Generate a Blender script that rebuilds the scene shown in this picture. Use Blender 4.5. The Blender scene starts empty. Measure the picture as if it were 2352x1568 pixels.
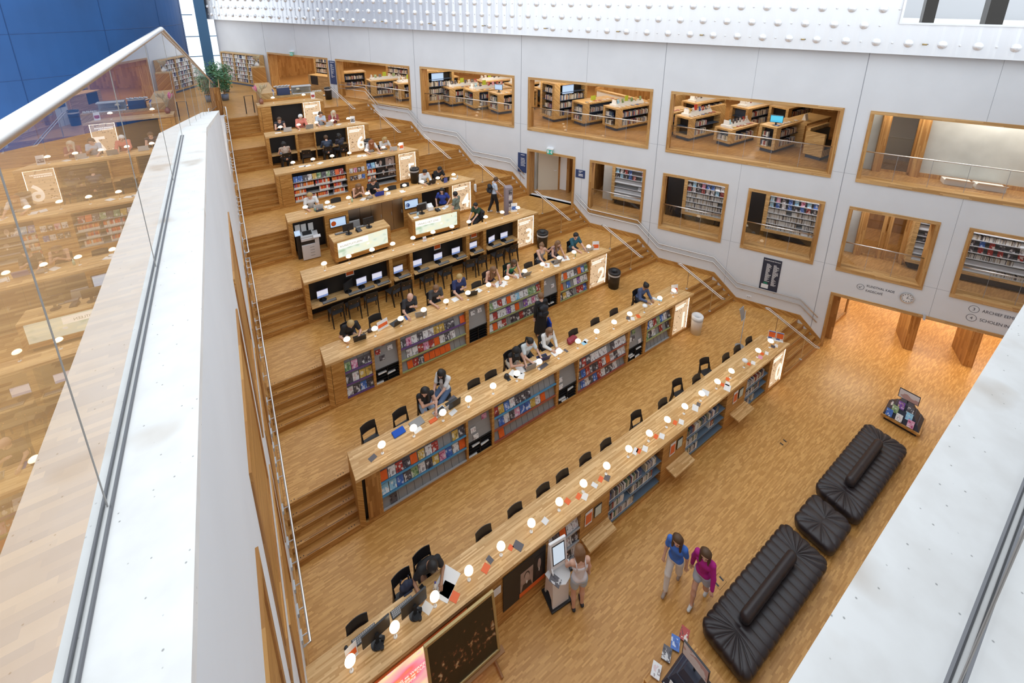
import bpy, math, random
import numpy as np
from mathutils import Matrix, Vector
random.seed(7)
S = bpy.context.scene
COL = S.collection
# ------------------------------------------------------------------ camera
CAMLOC = (-1.1653, -8.1285, 12.5452)
YAW, PITCH, ROLL = map(math.radians, (-34.1936, -15.4341, 0.6901))
fw = Vector((-math.sin(YAW) * math.cos(PITCH), math.cos(YAW) * math.cos(PITCH), math.sin(PITCH)))
rt0 = Vector((math.cos(YAW), math.sin(YAW), 0)); up0 = rt0.cross(fw)
rt = rt0 * math.cos(ROLL) + up0 * math.sin(ROLL); up = -rt0 * math.sin(ROLL) + up0 * math.cos(ROLL)
cam = bpy.data.cameras.new('camera'); camo = bpy.data.objects.new('camera', cam); COL.objects.link(camo)
camo.matrix_world = Matrix(((rt.x, up.x, -fw.x, CAMLOC[0]), (rt.y, up.y, -fw.y, CAMLOC[1]), (rt.z, up.z, -fw.z, CAMLOC[2]), (0, 0, 0, 1)))
cam.sensor_width = 36; cam.sensor_fit = 'HORIZONTAL'; cam.lens = 1026.59 / 2352 * 36
cam.shift_x = -26.69 / 2352; cam.shift_y = -498.55 / 2352
cam.clip_start = 0.05; cam.clip_end = 300
S.camera = camo
# ------------------------------------------------------------------ sky, exposure
S.view_settings.view_transform = 'Standard'; S.view_settings.look = 'None'
S.view_settings.gamma = 1; S.view_settings.use_curve_mapping = False
S.view_settings.exposure = 0.0
W = bpy.data.worlds.new('world'); S.world = W; W.use_nodes = True
bg = W.node_tree.nodes['Background']
bg.inputs[0].default_value = (0.87, 0.935, 1.0, 1); bg.inputs[1].default_value = 1.75
S.cycles.max_bounces = 7; S.cycles.diffuse_bounces = 4; S.cycles.glossy_bounces = 3; S.cycles.transparent_max_bounces = 10
S.cycles.transmission_bounces = 4; S.cycles.use_denoising = True; S.cycles.caustics_reflective = False; S.cycles.caustics_refractive = False
S.cycles.sample_clamp_indirect = 4
# ------------------------------------------------------------------ materials
def nmat(name):
    m = bpy.data.materials.new(name); m.use_nodes = True
    nt = m.node_tree; return m, nt, nt.nodes['Principled BSDF']
def mk(name, c, r=0.5, metal=0.0, em=0.0, emc=None, noise=0.0, nscale=6, spec=0.5):
    m, nt, b = nmat(name)
    b.inputs['Base Color'].default_value = (*c, 1); b.inputs['Roughness'].default_value = r; b.inputs['Metallic'].default_value = metal
    b.inputs['Specular IOR Level'].default_value = spec
    if em: b.inputs['Emission Color'].default_value = (*(emc or c), 1); b.inputs['Emission Strength'].default_value = em
    if noise:
        tc = nt.nodes.new('ShaderNodeTexCoord'); n = nt.nodes.new('ShaderNodeTexNoise'); n.inputs['Scale'].default_value = nscale; n.inputs['Detail'].default_value = 5
        nt.links.new(tc.outputs['Object'], n.inputs['Vector'])
        r_ = nt.nodes.new('ShaderNodeValToRGB'); e = r_.color_ramp.elements
        e[0].position = 0.3; e[1].position = 0.7
        e[0].color = (*[x * (1 - noise) for x in c], 1); e[1].color = (*[min(1, x * (1 + noise * .6)) for x in c], 1)
        nt.links.new(n.outputs['Fac'], r_.inputs[0]); nt.links.new(r_.outputs[0], b.inputs['Base Color'])
    return m
ES = (0.4705, -0.8824); EW = (0.8824, 0.4705)
DIRS = {'X': ((1, 0, 0), (0, 1, 1)), 'Y': ((0, 1, 0), (1, 0, 1)), 'Z': ((0, 0, 1), (1, 1, 0)), 'W': ((ES[0], ES[1], 0), (EW[0], EW[1], 1)), 'V': ((0, 0, 1), (ES[0] + EW[0], ES[1] + EW[1], 0))}
def wood(name, dark, light, L=0.35, h=0.03, d='X', rough=0.42, coarse=0.12, spec=0.4):
    m, nt, b = nmat(name); N = nt.nodes.new; lk = nt.links.new
    b.inputs['Roughness'].default_value = rough; b.inputs['Specular IOR Level'].default_value = spec
    g = N('ShaderNodeNewGeometry')
    def math_(op, a, bb=None):
        n = N('ShaderNodeMath'); n.operation = op
        for i, x in enumerate((a, bb)):
            if x is None: continue
            if isinstance(x, (int, float)): n.inputs[i].default_value = x
            else: lk(x, n.inputs[i])
        return n.outputs[0]
    def dot(v):
        n = N('ShaderNodeVectorMath'); n.operation = 'DOT_PRODUCT'; lk(g.outputs['Position'], n.inputs[0]); n.inputs[1].default_value = v; return n.outputs['Value']
    da, db = DIRS[d]
    a = dot(da); row = math_('FLOOR', math_('DIVIDE', math_('ADD', dot(db), 0.0037), h))
    w1 = N('ShaderNodeTexWhiteNoise'); w1.noise_dimensions = '1D'; lk(row, w1.inputs['W'])
    u = math_('ADD', math_('DIVIDE', a, L), math_('MULTIPLY', w1.outputs['Value'], 7.3))
    cell = math_('FLOOR', u)
    cx = N('ShaderNodeCombineXYZ'); lk(cell, cx.inputs[0]); lk(row, cx.inputs[1])
    w2 = N('ShaderNodeTexWhiteNoise'); w2.noise_dimensions = '2D'; lk(cx.outputs[0], w2.inputs['Vector'])
    v = math_('POWER', w2.outputs['Value'], 1.5)
    mix = N('ShaderNodeMix'); mix.data_type = 'RGBA'; lk(v, mix.inputs['Factor']); mix.inputs['A'].default_value = (*dark, 1); mix.inputs['B'].default_value = (*light, 1)
    nz = N('ShaderNodeTexNoise'); nz.inputs['Scale'].default_value = 0.9; nz.inputs['Detail'].default_value = 3; lk(g.outputs['Position'], nz.inputs['Vector'])
    br = math_('ADD', math_('MULTIPLY', nz.outputs['Fac'], 2 * coarse), 1 - coarse)
    vm = N('ShaderNodeVectorMath'); vm.operation = 'SCALE'; lk(mix.outputs['Result'], vm.inputs[0]); lk(br, vm.inputs['Scale'])
    lk(vm.outputs[0], b.inputs['Base Color'])
    return m
M = {}
FD, FL = (0.50, 0.240, 0.058), (0.70, 0.380, 0.120)
M['floor'] = wood('oak_parquet', FD, FL, 0.19, 0.026, 'X', 0.34, 0.07)
M['step'] = wood('oak_steps', (0.37, 0.160, 0.034), (0.58, 0.30, 0.088), 0.6, 0.036, 'X', 0.38)
M['top'] = wood('oak_worktop', (0.53, 0.295, 0.105), (0.80, 0.53, 0.255), 0.55, 0.026, 'X', 0.36, 0.06)
M['front'] = wood('oak_front', (0.39, 0.172, 0.038), (0.62, 0.33, 0.098), 0.5, 0.024, 'X', 0.45)
M['side'] = wood('oak_side', (0.39, 0.172, 0.038), (0.60, 0.32, 0.095), 0.5, 0.024, 'Y', 0.45)
M['slat'] = wood('oak_slats', (0.30, 0.12, 0.026), (0.50, 0.24, 0.07), 0.5, 0.05, 'Z', 0.45)
M['frame'] = wood('oak_window_frame', (0.47, 0.25, 0.085), (0.68, 0.42, 0.18), 0.7, 0.035, 'W', 0.45)
M['framev'] = wood('oak_upright', (0.40, 0.19, 0.055), (0.60, 0.34, 0.12), 0.7, 0.03, 'V', 0.45)
M['island'] = wood('oak_shelving', (0.46, 0.27, 0.10), (0.68, 0.45, 0.20), 0.4, 0.028, 'W', 0.45)
M['conc'] = mk('pale_concrete', (0.76, 0.775, 0.80), 0.7, noise=0.045, nscale=0.8)
M['groove'] = mk('joint_grey', (0.33, 0.34, 0.37), 0.8)
M['black'] = mk('matt_black', (0.012, 0.011, 0.012), 0.5)
M['blackpl'] = mk('black_plastic', (0.018, 0.018, 0.02), 0.35)
M['chair'] = mk('black_stained_wood', (0.014, 0.012, 0.012), 0.42)
M['steel'] = mk('brushed_steel', (0.72, 0.70, 0.68), 0.28, 1.0)
M['dsteel'] = mk('cabinet_steel', (0.36, 0.32, 0.28), 0.3, 1.0)
M['alu'] = mk('dimpled_aluminium', (0.93, 0.935, 0.95), 0.4, 0.55)
M['dsteel2'] = mk('dark_channel', (.16, .16, .17), .4, .6)
M['grey'] = mk('grey_metal', (0.30, 0.29, 0.28), 0.5)
M['lgrey'] = mk('light_grey_metal', (0.55, 0.56, 0.58), 0.45)
M['blue'] = mk('blue_wall_paint', (0.012, 0.085, 0.27), 0.5, noise=0.25, nscale=0.35)
M['blued'] = mk('blue_wall_joint', (0.008, 0.05, 0.17), 0.5)
M['bluesteel'] = mk('blue_steel', (0.06, 0.16, 0.30), 0.4)
M['white'] = mk('white_paint', (0.85, 0.85, 0.85), 0.5)
M['paper'] = mk('white_paper', (0.86, 0.85, 0.83), 0.7)
M['navy'] = mk('navy_panel', (0.035, 0.06, 0.16), 0.5)
M['slate'] = mk('slate_board', (0.03, 0.035, 0.06), 0.5)
M['plinth'] = mk('blue_grey_plinth', (0.06, 0.09, 0.15), 0.5)
M['lamp'] = mk('lit_opal_glass', (0.95, 0.93, 0.88), 0.3, em=2.6, emc=(1.0, 0.83, 0.58))
M['opal'] = mk('unlit_opal_glass', (0.88, 0.87, 0.85), 0.25)
M['strip'] = mk('lit_strip', (1, .95, .85), 0.5, em=5.0, emc=(1.0, .9, .72))
def screen(name, c1, c2, e=0.9):
    m, nt, b = nmat(name); tc = nt.nodes.new('ShaderNodeTexCoord'); sep = nt.nodes.new('ShaderNodeSeparateXYZ'); nt.links.new(tc.outputs['Generated'], sep.inputs[0])
    r = nt.nodes.new('ShaderNodeValToRGB'); r.color_ramp.interpolation = 'CONSTANT'; el = r.color_ramp.elements
    el[0].position = 0; el[0].color = (*c2, 1); el[1].position = 0.27; el[1].color = (*c1, 1)
    k = el.new(0.9); k.color = (c1[0] * .75, c1[1] * .7, c1[2] * .8, 1)
    nt.links.new(sep.outputs['Z'], r.inputs[0]); nt.links.new(r.outputs[0], b.inputs['Emission Color']); b.inputs['Emission Strength'].default_value = e
    b.inputs['Base Color'].default_value = (.02, .02, .02, 1); b.inputs['Roughness'].default_value = .3
    return m
M['pcscreen'] = screen('lit_search_screen', (0.72, 0.72, 0.84), (0.20, 0.28, 0.55), 0.95)
M['infoscreen'] = screen('lit_blue_screen', (0.55, 0.72, 0.93), (0.50, 0.66, 0.90), 0.95)
def glass(name, tint=(0.97, 0.985, 0.98), rough=0.0, ior=1.5, boost=1.0):
    m = bpy.data.materials.new(name); m.use_nodes = True; nt = m.node_tree; nt.nodes.clear(); N = nt.nodes.new; lk = nt.links.new
    o = N('ShaderNodeOutputMaterial'); mx = N('ShaderNodeMixShader'); t = N('ShaderNodeBsdfTransparent'); g = N('ShaderNodeBsdfGlossy')
    t.inputs[0].default_value = (*tint, 1); g.inputs[0].default_value = (1, 1, 1, 1); g.inputs['Roughness'].default_value = rough
    f = N('ShaderNodeFresnel'); f.inputs['IOR'].default_value = ior
    a = N('ShaderNodeMath'); a.operation = 'MULTIPLY'; a.inputs[1].default_value = 2 * boost; lk(f.outputs[0], a.inputs[0])
    b = N('ShaderNodeMath'); b.operation = 'ADD'; b.inputs[1].default_value = 1; lk(f.outputs[0], b.inputs[0])
    c = N('ShaderNodeMath'); c.operation = 'DIVIDE'; c.use_clamp = True; lk(a.outputs[0], c.inputs[0]); lk(b.outputs[0], c.inputs[1])
    lk(c.outputs[0], mx.inputs[0]); lk(t.outputs[0], mx.inputs[1]); lk(g.outputs[0], mx.inputs[2]); lk(mx.outputs[0], o.inputs[0])
    return m
M['glass'] = glass('clear_glass')
# parapet concrete with pores and rubbed stains
def parapet_mat():
    m, nt, b = nmat('stained_white_concrete'); N = nt.nodes.new; lk = nt.links.new
    b.inputs['Roughness'].default_value = .65
    tc = N('ShaderNodeTexCoord')
    def ramp(src, p0, c0, p1, c1):
        r = N('ShaderNodeValToRGB'); e = r.color_ramp.elements; e[0].position = p0; e[0].color = (*c0, 1); e[1].position = p1; e[1].color = (*c1, 1); lk(src, r.inputs[0]); return r.outputs[0]
    n1 = N('ShaderNodeTexNoise'); n1.inputs['Scale'].default_value = 3.2; n1.inputs['Detail'].default_value = 2; lk(tc.outputs['Object'], n1.inputs['Vector'])
    n2 = N('ShaderNodeTexVoronoi'); n2.inputs['Scale'].default_value = 26; lk(tc.outputs['Object'], n2.inputs['Vector'])
    n3 = N('ShaderNodeTexNoise'); n3.inputs['Scale'].default_value = 9; n3.inputs['Detail'].default_value = 6; lk(tc.outputs['Object'], n3.inputs['Vector'])
    c1 = ramp(n1.outputs['Fac'], .28, (.62, .56, .50), .42, (.80, .79, .775))
    c2 = ramp(n2.outputs['Distance'], .05, (.45, .45, .45), .09, (1, 1, 1))
    c3 = ramp(n3.outputs['Fac'], .3, (.92, .91, .9), .6, (1, 1, 1))
    def mul(a, bb):
        x = N('ShaderNodeMix'); x.data_type = 'RGBA'; x.blend_type = 'MULTIPLY'; x.inputs['Factor'].default_value = 1; lk(a, x.inputs['A']); lk(bb, x.inputs['B']); return x.outputs['Result']
    lk(mul(mul(c1, c2), c3), b.inputs['Base Color']); return m
M['parapet'] = parapet_mat()
# ------------------------------------------------------------------ mesh building
class MB:
    def __init__(s, T=None): s.v = []; s.f = []; s.m = []; s.T = T
    def add(s, vs, fs, mi=0):
        o = len(s.v); T = s.T
        s.v += [tuple(T @ Vector(p)) for p in vs] if T is not None else [tuple(p) for p in vs]
        s.f += [tuple(i + o for i in f) for f in fs]; s.m += [mi] * len(fs); return s
    def box(s, x0, y0, z0, x1, y1, z1, mi=0):
        return s.add([(x0, y0, z0), (x1, y0, z0), (x1, y1, z0), (x0, y1, z0), (x0, y0, z1), (x1, y0, z1), (x1, y1, z1), (x0, y1, z1)],
                     [(0, 3, 2, 1), (4, 5, 6, 7), (0, 1, 5, 4), (1, 2, 6, 5), (2, 3, 7, 6), (3, 0, 4, 7)], mi)
    def cb(s, c, d, mi=0): return s.box(c[0] - d[0] / 2, c[1] - d[1] / 2, c[2] - d[2] / 2, c[0] + d[0] / 2, c[1] + d[1] / 2, c[2] + d[2] / 2, mi)
    def hexa(s, lo, hi, mi=0):  # four bottom points, four top points
        return s.add(list(lo) + list(hi), [(0, 3, 2, 1), (4, 5, 6, 7), (0, 1, 5, 4), (1, 2, 6, 5), (2, 3, 7, 6), (3, 0, 4, 7)], mi)
    def prism(s, poly, z0, z1, mi=0):
        n = len(poly); return s.add([(x, y, z0) for x, y in poly] + [(x, y, z1) for x, y in poly],
            [tuple(range(n))[::-1], tuple(range(n, 2 * n))] + [(i, (i + 1) % n, n + (i + 1) % n, n + i) for i in range(n)], mi)
    def prof(s, poly, x0, x1, mi=0):  # (y, z) outline along x
        n = len(poly); return s.add([(x0, y, z) for y, z in poly] + [(x1, y, z) for y, z in poly],
            [tuple(range(n))[::-1], tuple(range(n, 2 * n))] + [(i, (i + 1) % n, n + (i + 1) % n, n + i) for i in range(n)], mi)
    def tube(s, path, r, n=8, mi=0, caps=True, closed=False):
        P = [Vector(p) for p in path]; rings = []; k = len(P); R = r if isinstance(r, (list, tuple)) else [r] * k; u = None
        for i in range(k):
            a = P[i - 1] if (i or closed) else P[0]; b = P[(i + 1) % k] if (i < k - 1 or closed) else P[k - 1]
            t = (b - a).normalized()
            if u is None: u = t.cross(Vector((0, 0, 1)) if abs(t.z) < .9 else Vector((1, 0, 0))).normalized()
            else: u = (u - t * u.dot(t)).normalized()
            w = t.cross(u); rings.append([P[i] + (u * math.cos(2 * math.pi * j / n) + w * math.sin(2 * math.pi * j / n)) * R[i] for j in range(n)])
        fs = []; m = k if closed else k - 1
        for i in range(m):
            for j in range(n): fs.append((i * n + j, i * n + (j + 1) % n, ((i + 1) % k) * n + (j + 1) % n, ((i + 1) % k) * n + j))
        if caps and not closed: fs += [tuple(range(n))[::-1], tuple(range((k - 1) * n, k * n))]
        return s.add([p for g in rings for p in g], fs, mi)
    def cyl(s, p0, p1, r0, r1=None, n=12, mi=0): return s.tube([p0, p1], [r0, r0 if r1 is None else r1], n, mi)
    def lathe(s, prof, c=(0, 0, 0), n=16, mi=0):
        vs = []; fs = []
        for r, z in prof:
            for j in range(n): vs.append((c[0] + r * math.cos(2 * math.pi * j / n), c[1] + r * math.sin(2 * math.pi * j / n), c[2] + z))
        for i in range(len(prof) - 1):
            for j in range(n): fs.append((i * n + j, i * n + (j + 1) % n, (i + 1) * n + (j + 1) % n, (i + 1) * n + j))
        return s.add(vs, fs, mi)
    def obj(s, name, mats, parent=None, loc=None, rz=0, smooth=False, bevel=0, mat=None):
        me = bpy.data.meshes.new(name); me.from_pydata(s.v, [], s.f)
        for m in (mats if isinstance(mats, (list, tuple)) else [mats]): me.materials.append(M[m] if isinstance(m, str) else m)
        if any(s.m): me.polygons.foreach_set('material_index', s.m)
        if smooth: me.polygons.foreach_set('use_smooth', [True] * len(s.f))
        me.update(); o = bpy.data.objects.new(name, me); COL.objects.link(o)
        if parent is not None: o.parent = parent
        if mat is not None: o.matrix_world = mat
        elif loc is not None or rz: o.location = loc or (0, 0, 0); o.rotation_euler = (0, 0, rz)
        if bevel:
            b = o.modifiers.new('bevel', 'BEVEL'); b.width = bevel; b.segments = 2; b.limit_method = 'ANGLE'
        return o
DG_ = dict(zip('01234567', 'zero one two three four five six seven'.split()))
RP_ = [(f'{a} the {w} long {u}window', f'in window {n}') for w, n in (('first', 'one'), ('second', 'two'), ('third', 'three'), ('fourth', 'four')) for u in ('upper ', '') for a in ('behind', 'seen through', 'of', 'in')] + [(f'{a} the {w} window', f'in window {n}') for w, n in (('first', 'one'), ('second', 'two'), ('third', 'three'), ('fourth', 'four')) for a in ('behind', 'seen through', 'of', 'in')]
def lab_(l):
    l = ' '.join(DG_.get(w, w) if w.rstrip(',') not in DG_ else DG_[w.rstrip(',')] + w[1:] for w in l.split())
    if len(l.split()) > 16:
        for a, b in RP_: l = l.replace(a, b)
    for d in ('the', 'a', 'standing', 'lying', 'of', 'in', 'with'):
        while len(l.split()) > 16 and d in l.split(): w = l.split(); w.remove(d); l = ' '.join(w)
    return l
def tag(o, label=None, cat=None, group=None, kind=None):
    if label: o['label'] = lab_(label)
    if cat: o['category'] = cat
    if group: o['group'] = group
    if kind: o['kind'] = kind
    return o
def st(o): o['kind'] = 'structure'; return o
def thing(name, label, cat, loc=(0, 0, 0), rz=0, group=None):
    o = bpy.data.objects.new(name, None); COL.objects.link(o); o.location = loc; o.rotation_euler = (0, 0, rz); o.empty_display_size = .1
    return tag(o, label, cat, group)
KIDS = {}
def copy_tree(o, loc, rz, label, group=None):
    r = o.copy(); COL.objects.link(r); r.location = loc; r.rotation_euler = (0, 0, rz); r['label'] = lab_(label)
    if group: r['group'] = group
    if o.name not in KIDS: KIDS[o.name] = [(c, list(c.children)) for c in o.children]
    for c, gs in KIDS[o.name]:
        d = c.copy(); COL.objects.link(d); d.parent = r
        for g in gs: e = g.copy(); COL.objects.link(e); e.parent = d
    return r
ORD = 'first second third fourth fifth sixth seventh eighth ninth tenth eleventh twelfth thirteenth fourteenth fifteenth sixteenth seventeenth eighteenth nineteenth twentieth'.split()
def ordw(i):
    if i < 20: return ORD[i]
    t = ['twenty', 'thirty', 'forty', 'fifty', 'sixty', 'seventy', 'eighty', 'ninety'][(i + 1) // 10 - 2]; k = (i + 1) % 10
    return (t[:-1] + 'ieth') if k == 0 else t + '-' + ORD[k - 1]
def text(body, size, parent=None, mat='slate', loc=(0, 0, 0), rot=(math.pi / 2, 0, 0), ext=0.002, align='LEFT', name='lettering', bold=0.0, sx=1.0):
    c = bpy.data.curves.new(name, 'FONT'); c.body = body; c.size = size; c.extrude = ext; c.align_x = align; c.offset = bold
    c.materials.append(M[mat]); q = bpy.data.objects.new(name, c); COL.objects.link(q)
    me = bpy.data.meshes.new_from_object(q, depsgraph=bpy.context.evaluated_depsgraph_get()); bpy.data.objects.remove(q)
    o = bpy.data.objects.new(name, me); COL.objects.link(o); o.parent = parent; o.location = loc; o.rotation_euler = rot; o.scale = (sx, 1, 1)
    return o
# ------------------------------------------------------------------ layout numbers
H, D, TZ, DEP = 0.85, 2.796, 0.643, 0.762
def yn(n): return (n - 1) * D
def ztop(n): return (n + 1) * H + TZ
def xw(y): return 14.825 - 0.5332 * y
GAP = 2.873
def xr(y): return xw(y) - GAP
XL = -1.415
WM = Matrix.Translation((14.825, 0, 0)) @ Matrix.Rotation(math.atan2(ES[1], ES[0]), 4, 'Z')
WR = math.atan2(ES[1], ES[0])
def wp(s, w, z=0): return (14.825 + s * ES[0] + w * EW[0], s * ES[1] + w * EW[1], z)
K = 1.1333
def sy(y): return -y * K      # y on the wall -> s along the wall
# ------------------------------------------------------------------ floors and stairs
def strip(ya, yb, x0=XL - .1, e=.2): return [(x0, ya), (xw(ya) + e, ya), (xw(yb) + e, yb), (x0, yb)]
mb = MB(); mb.prism([(XL - .3, -8.4), (24, -8.4), (24, -5), (xw(-4) + 6, -1), (xw(0) + .25, 0.02), (XL - .3, .02)], -.2, 0); st(mb.obj('floor', 'floor'))
for n in range(8):
    ya, yb = yn(n) + .80, (yn(n + 1) + .81 if n < 7 else 33.0)
    mb = MB(); mb.prism(strip(ya, yb) if n < 7 else [(XL - .1, ya), (xw(ya) + .2, ya), (xw(28) + .2, 28), (-.5, 33), (-9, 33), (-9, 21), (XL - .1, 17.5)], (n + 1) * H - .3, (n + 1) * H)
    st(mb.obj('floor', 'floor'))
    # solid under the desk and the flights: risers face downhill
    y0 = yn(n)
    for side in 'LR':
        if n == 0 and side == 'L': continue
        mb = MB(); tr = .79 / 4; ry = H / 5
        for k in range(5):
            a = y0 + tr * k; b = y0 + .82
            if side == 'L': poly = [(XL - .02, a), (0.0, a), (0.0, b), (XL - .02, b)]
            else: poly = [(xr(a), a), (xw(a) + .02, a), (xw(b) + .02, b), (xr(b), b)]
            mb.prism(poly, n * H + ry * k - .02, n * H + ry * (k + 1) - (.001 if k == 4 else 0))
            zt = n * H + ry * (k + 1)
            xa, xb = (XL, 0.0) if side == 'L' else (xr(a + .05), xw(a + .05))
            mb.box(xa + .3, a + .022, zt - .001, xb - .3, a + .03, zt + .0015, 1)   # anti slip groove
            for q in range(3):
                for xx in (xa + .12 + .06 * q, xb - .12 - .06 * q):
                    mb.cyl((xx, a + .06, zt), (xx, a + .06, zt + .004), .012, n=6, mi=1)
        st(mb.obj('stairs', ['step', 'black']))
# skirting that follows the stairs
def skirt(name, xf, mats):
    mb = MB()
    for n in range(8):
        y0 = yn(n); z0 = n * H
        segs = [(y0 - .06, z0, y0 + .75, z0 + H), (y0 + .75, z0 + H, yn(n + 1) - .06 if n < 7 else 19.5, z0 + H)]
        if n == 0: segs[0] = (y0 + .0, 0, y0 + .75, H)
        for (ya, za, yb, zb) in segs:
            if xf == 'R' and n == 3 and yb > 6.28 + .2 and ya > 6.0: continue
            xa, xb = (xw(ya), xw(yb)) if xf == 'R' else (XL, XL)
            t = -.03 if xf == 'R' else .055
            q = [(xa, ya), (xa + t, ya), (xb + t, yb), (xb, yb)]
            mb.hexa([(q[0][0], ya, za), (q[1][0], ya, za), (q[2][0], yb, zb), (q[3][0], yb, zb)], [(q[0][0], ya, za + .2), (q[1][0], ya, za + .2), (q[2][0], yb, zb + .2), (q[3][0], yb, zb + .2)])
    return st(mb.obj(name, mats))
skirt('baseboard_right', 'R', 'side'); skirt('baseboard_left', 'L', 'side')
# ------------------------------------------------------------------ right wall with its openings
OPEN = []   # (s0, s1, z0, z1)
UP = [(14.03, 9.08), (8.44, 3.49), (2.876, -2.086), (-2.715, -7.68)]
LO = [(5.67, 3.495), (2.871, .692), (.07, -2.093), (-2.72, -4.87), (-5.49, -7.67)]
for a, b in UP: OPEN.append((sy(a), sy(b), 6.712, 9.2155))
OPEN.append((sy(19.6), sy(14.66), 6.8, 9.17)); OPEN.append((sy(25.2), sy(20.2), 6.8, 9.17))
for a, b in LO: OPEN.append((sy(a), sy(b), 3.2765, 5.801))
OPEN.append((sy(8.43), sy(6.28), 3.40, 5.80)); OPEN.append((sy(-2.73), sy(-9.5), 0.0, 2.36))
mb = MB(); cuts = sorted({-34.0, 11.5} | {round(o[i], 4) for o in OPEN for i in (0, 1)})
for a, b in zip(cuts, cuts[1:]):
    zz = sorted((o[2], o[3]) for o in OPEN if o[0] < (a + b) / 2 < o[1]); z = 0.0
    for z0, z1 in zz:
        if z0 > z: mb.box(a, 0, z, b, .35, z0)
        z = z1
    mb.box(a, 0, z, b, .35, 11.6)
def vj(s, t=.012):
    zs = sorted((o[2], o[3]) for o in OPEN if o[0] - .05 < s < o[1] + .05); z = 0
    for z0, z1 in zs + [(11.6, 11.6)]:
        if z0 > z + .05: mb.box(s - t / 2, -.0025, z, s + t / 2, .01, z0, 1)
        z = z1
for y in (25.32, 19.9, 14.34, 8.77, 3.18, -2.40, -7.98): vj(sy(y), .02)
for y in (22.6, 17.1, 11.55, 5.98, .39, -5.19): vj(sy(y), .008)
for (a, b) in [(sy(9.08), sy(8.44)), (sy(3.49), sy(2.876)), (sy(-2.086), sy(-2.715)), (sy(14.66), sy(14.03))]: mb.box(a + .02, -.002, 6.96, b - .02, .01, 6.968, 1)
for (a, b) in [(sy(3.495), sy(2.871)), (sy(.692), sy(.07)), (sy(-2.093), sy(-2.72)), (sy(-4.87), sy(-5.49))]: mb.box(a + .02, -.002, 3.44, b - .02, .01, 3.448, 1)
st(mb.obj('wall_right', ['conc', 'groove'], mat=WM))
def ring(mb, s0, s1, z0, z1, fwid=.11, w0=-.035, w1=.42, sill=True, m0=0, m1=1):
    mb.box(s0, w0, z1 - fwid, s1, w1, z1, m0)
    if sill: mb.box(s0, w0, z0, s1, w1, z0 + fwid * 1.25, m0)
    zb = z0 + (fwid * 1.25 if sill else 0)
    mb.box(s0, w0, zb, s0 + fwid, w1, z1 - fwid, m1); mb.box(s1 - fwid, w0, zb, s1, w1, z1 - fwid, m1)
WN = 0
def window(s0, s1, z0, z1, rail, sill=True, glassh=None, joints=4):
    global WN; WN += 1
    w = st(thing('window_%d' % WN, None, None)); w.matrix_world = WM
    mb = MB(); ring(mb, s0, s1, z0, z1, sill=sill); mb.obj('frame', ['frame', 'framev'], w)
    if rail is not None:
        zb = z0 + (.1375 if sill else 0)
        mb = MB(); mb.add([(s0 + .11, .16, zb), (s1 - .11, .16, zb), (s1 - .11, .16, rail), (s0 + .11, .16, rail)], [(0, 1, 2, 3)]); mb.obj('pane', 'glass', w)
        mb = MB(); mb.tube([(s0 + .1, .16, rail), (s1 - .1, .16, rail)], .022, 8); mb.obj('rail', 'steel', w, smooth=True)
        mb = MB()
        for k in range(1, joints): s = s0 + .11 + (s1 - s0 - .22) * k / joints; mb.box(s - .004, .155, zb, s + .004, .165, rail)
        mb.obj('pane_joint', 'groove', w)
    return w
for o in OPEN[:4]: window(*o, rail=7.78, joints=6)
window(*OPEN[4], rail=7.78, sill=True, joints=5)
for o in OPEN[6:11]: window(*o, rail=4.36, joints=3)
for i, o in enumerate((OPEN[5], OPEN[11], OPEN[12])):
    d = st(thing('door_%d' % (i + 1), None, None)); d.matrix_world = WM
    mb = MB(); ring(mb, *o, sill=False, w1=.55 if i != 2 else .45); mb.obj('frame', ['frame', 'framev'], d)
# dimpled aluminium cladding above the wall
mb = MB(); n = 700; s0, s1 = -36.0, 11.0; vs = []; fs = []
SOP, ZOP = 3.28, 12.05
def clad(sa, sb, za, zb):
    n = max(2, int((sb - sa) / .066)); vs = []
    for i in range(n + 1):
        s = sa + (sb - sa) * i / n; w = -.3 +   .005 * math.sin(s * 2 * math.pi / .395) + .002 * math.sin(s * 2 * math.pi / .197 + 1)
        vs += [(s, w, za), (s, w, zb)]
    mb.add(vs, [(2 * i, 2 * i + 2, 2 * i + 3, 2 * i + 1) for i in range(n)])
clad(s0, SOP, 11.11, 16); clad(SOP, 11, 11.11, ZOP); clad(SOP, 11, 14.6, 16)
mb.box(s0, -.31, 11.09, 11, 0.0, 11.112); mb.box(SOP - .06, -.34, ZOP - .05, 11, -.05, ZOP); mb.box(SOP - .06, -.34, ZOP, SOP, -.05, 14.6)
for k in range(5):
    z = 11.43 + .5 * k; s = 2.77 + (.395 if k % 2 else 0) - .79 * 49
    while s < 10.9:
        if s > s0 + .2 and not (s > SOP - .2 and z > ZOP - .2):
            T0 = mb.T; mb.T = Matrix.Translation((s, -.3, z)) @ Matrix.Rotation(math.pi / 2, 4, 'X')
            mb.lathe([(.122, 0), (.118, .02), (.095, .055), (.06, .078), (.02, .09), (0.001, .092)], n=14, mi=0); mb.T = T0
            if not (s + .395 > SOP - .1 and z > ZOP - .2): mb.cyl((s + .395, -.345, z), (s + .395, -.29, z), .014, .034, 8, 0)
        s += .79
st(mb.obj('wall_upper', 'alu', mat=WM))
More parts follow.
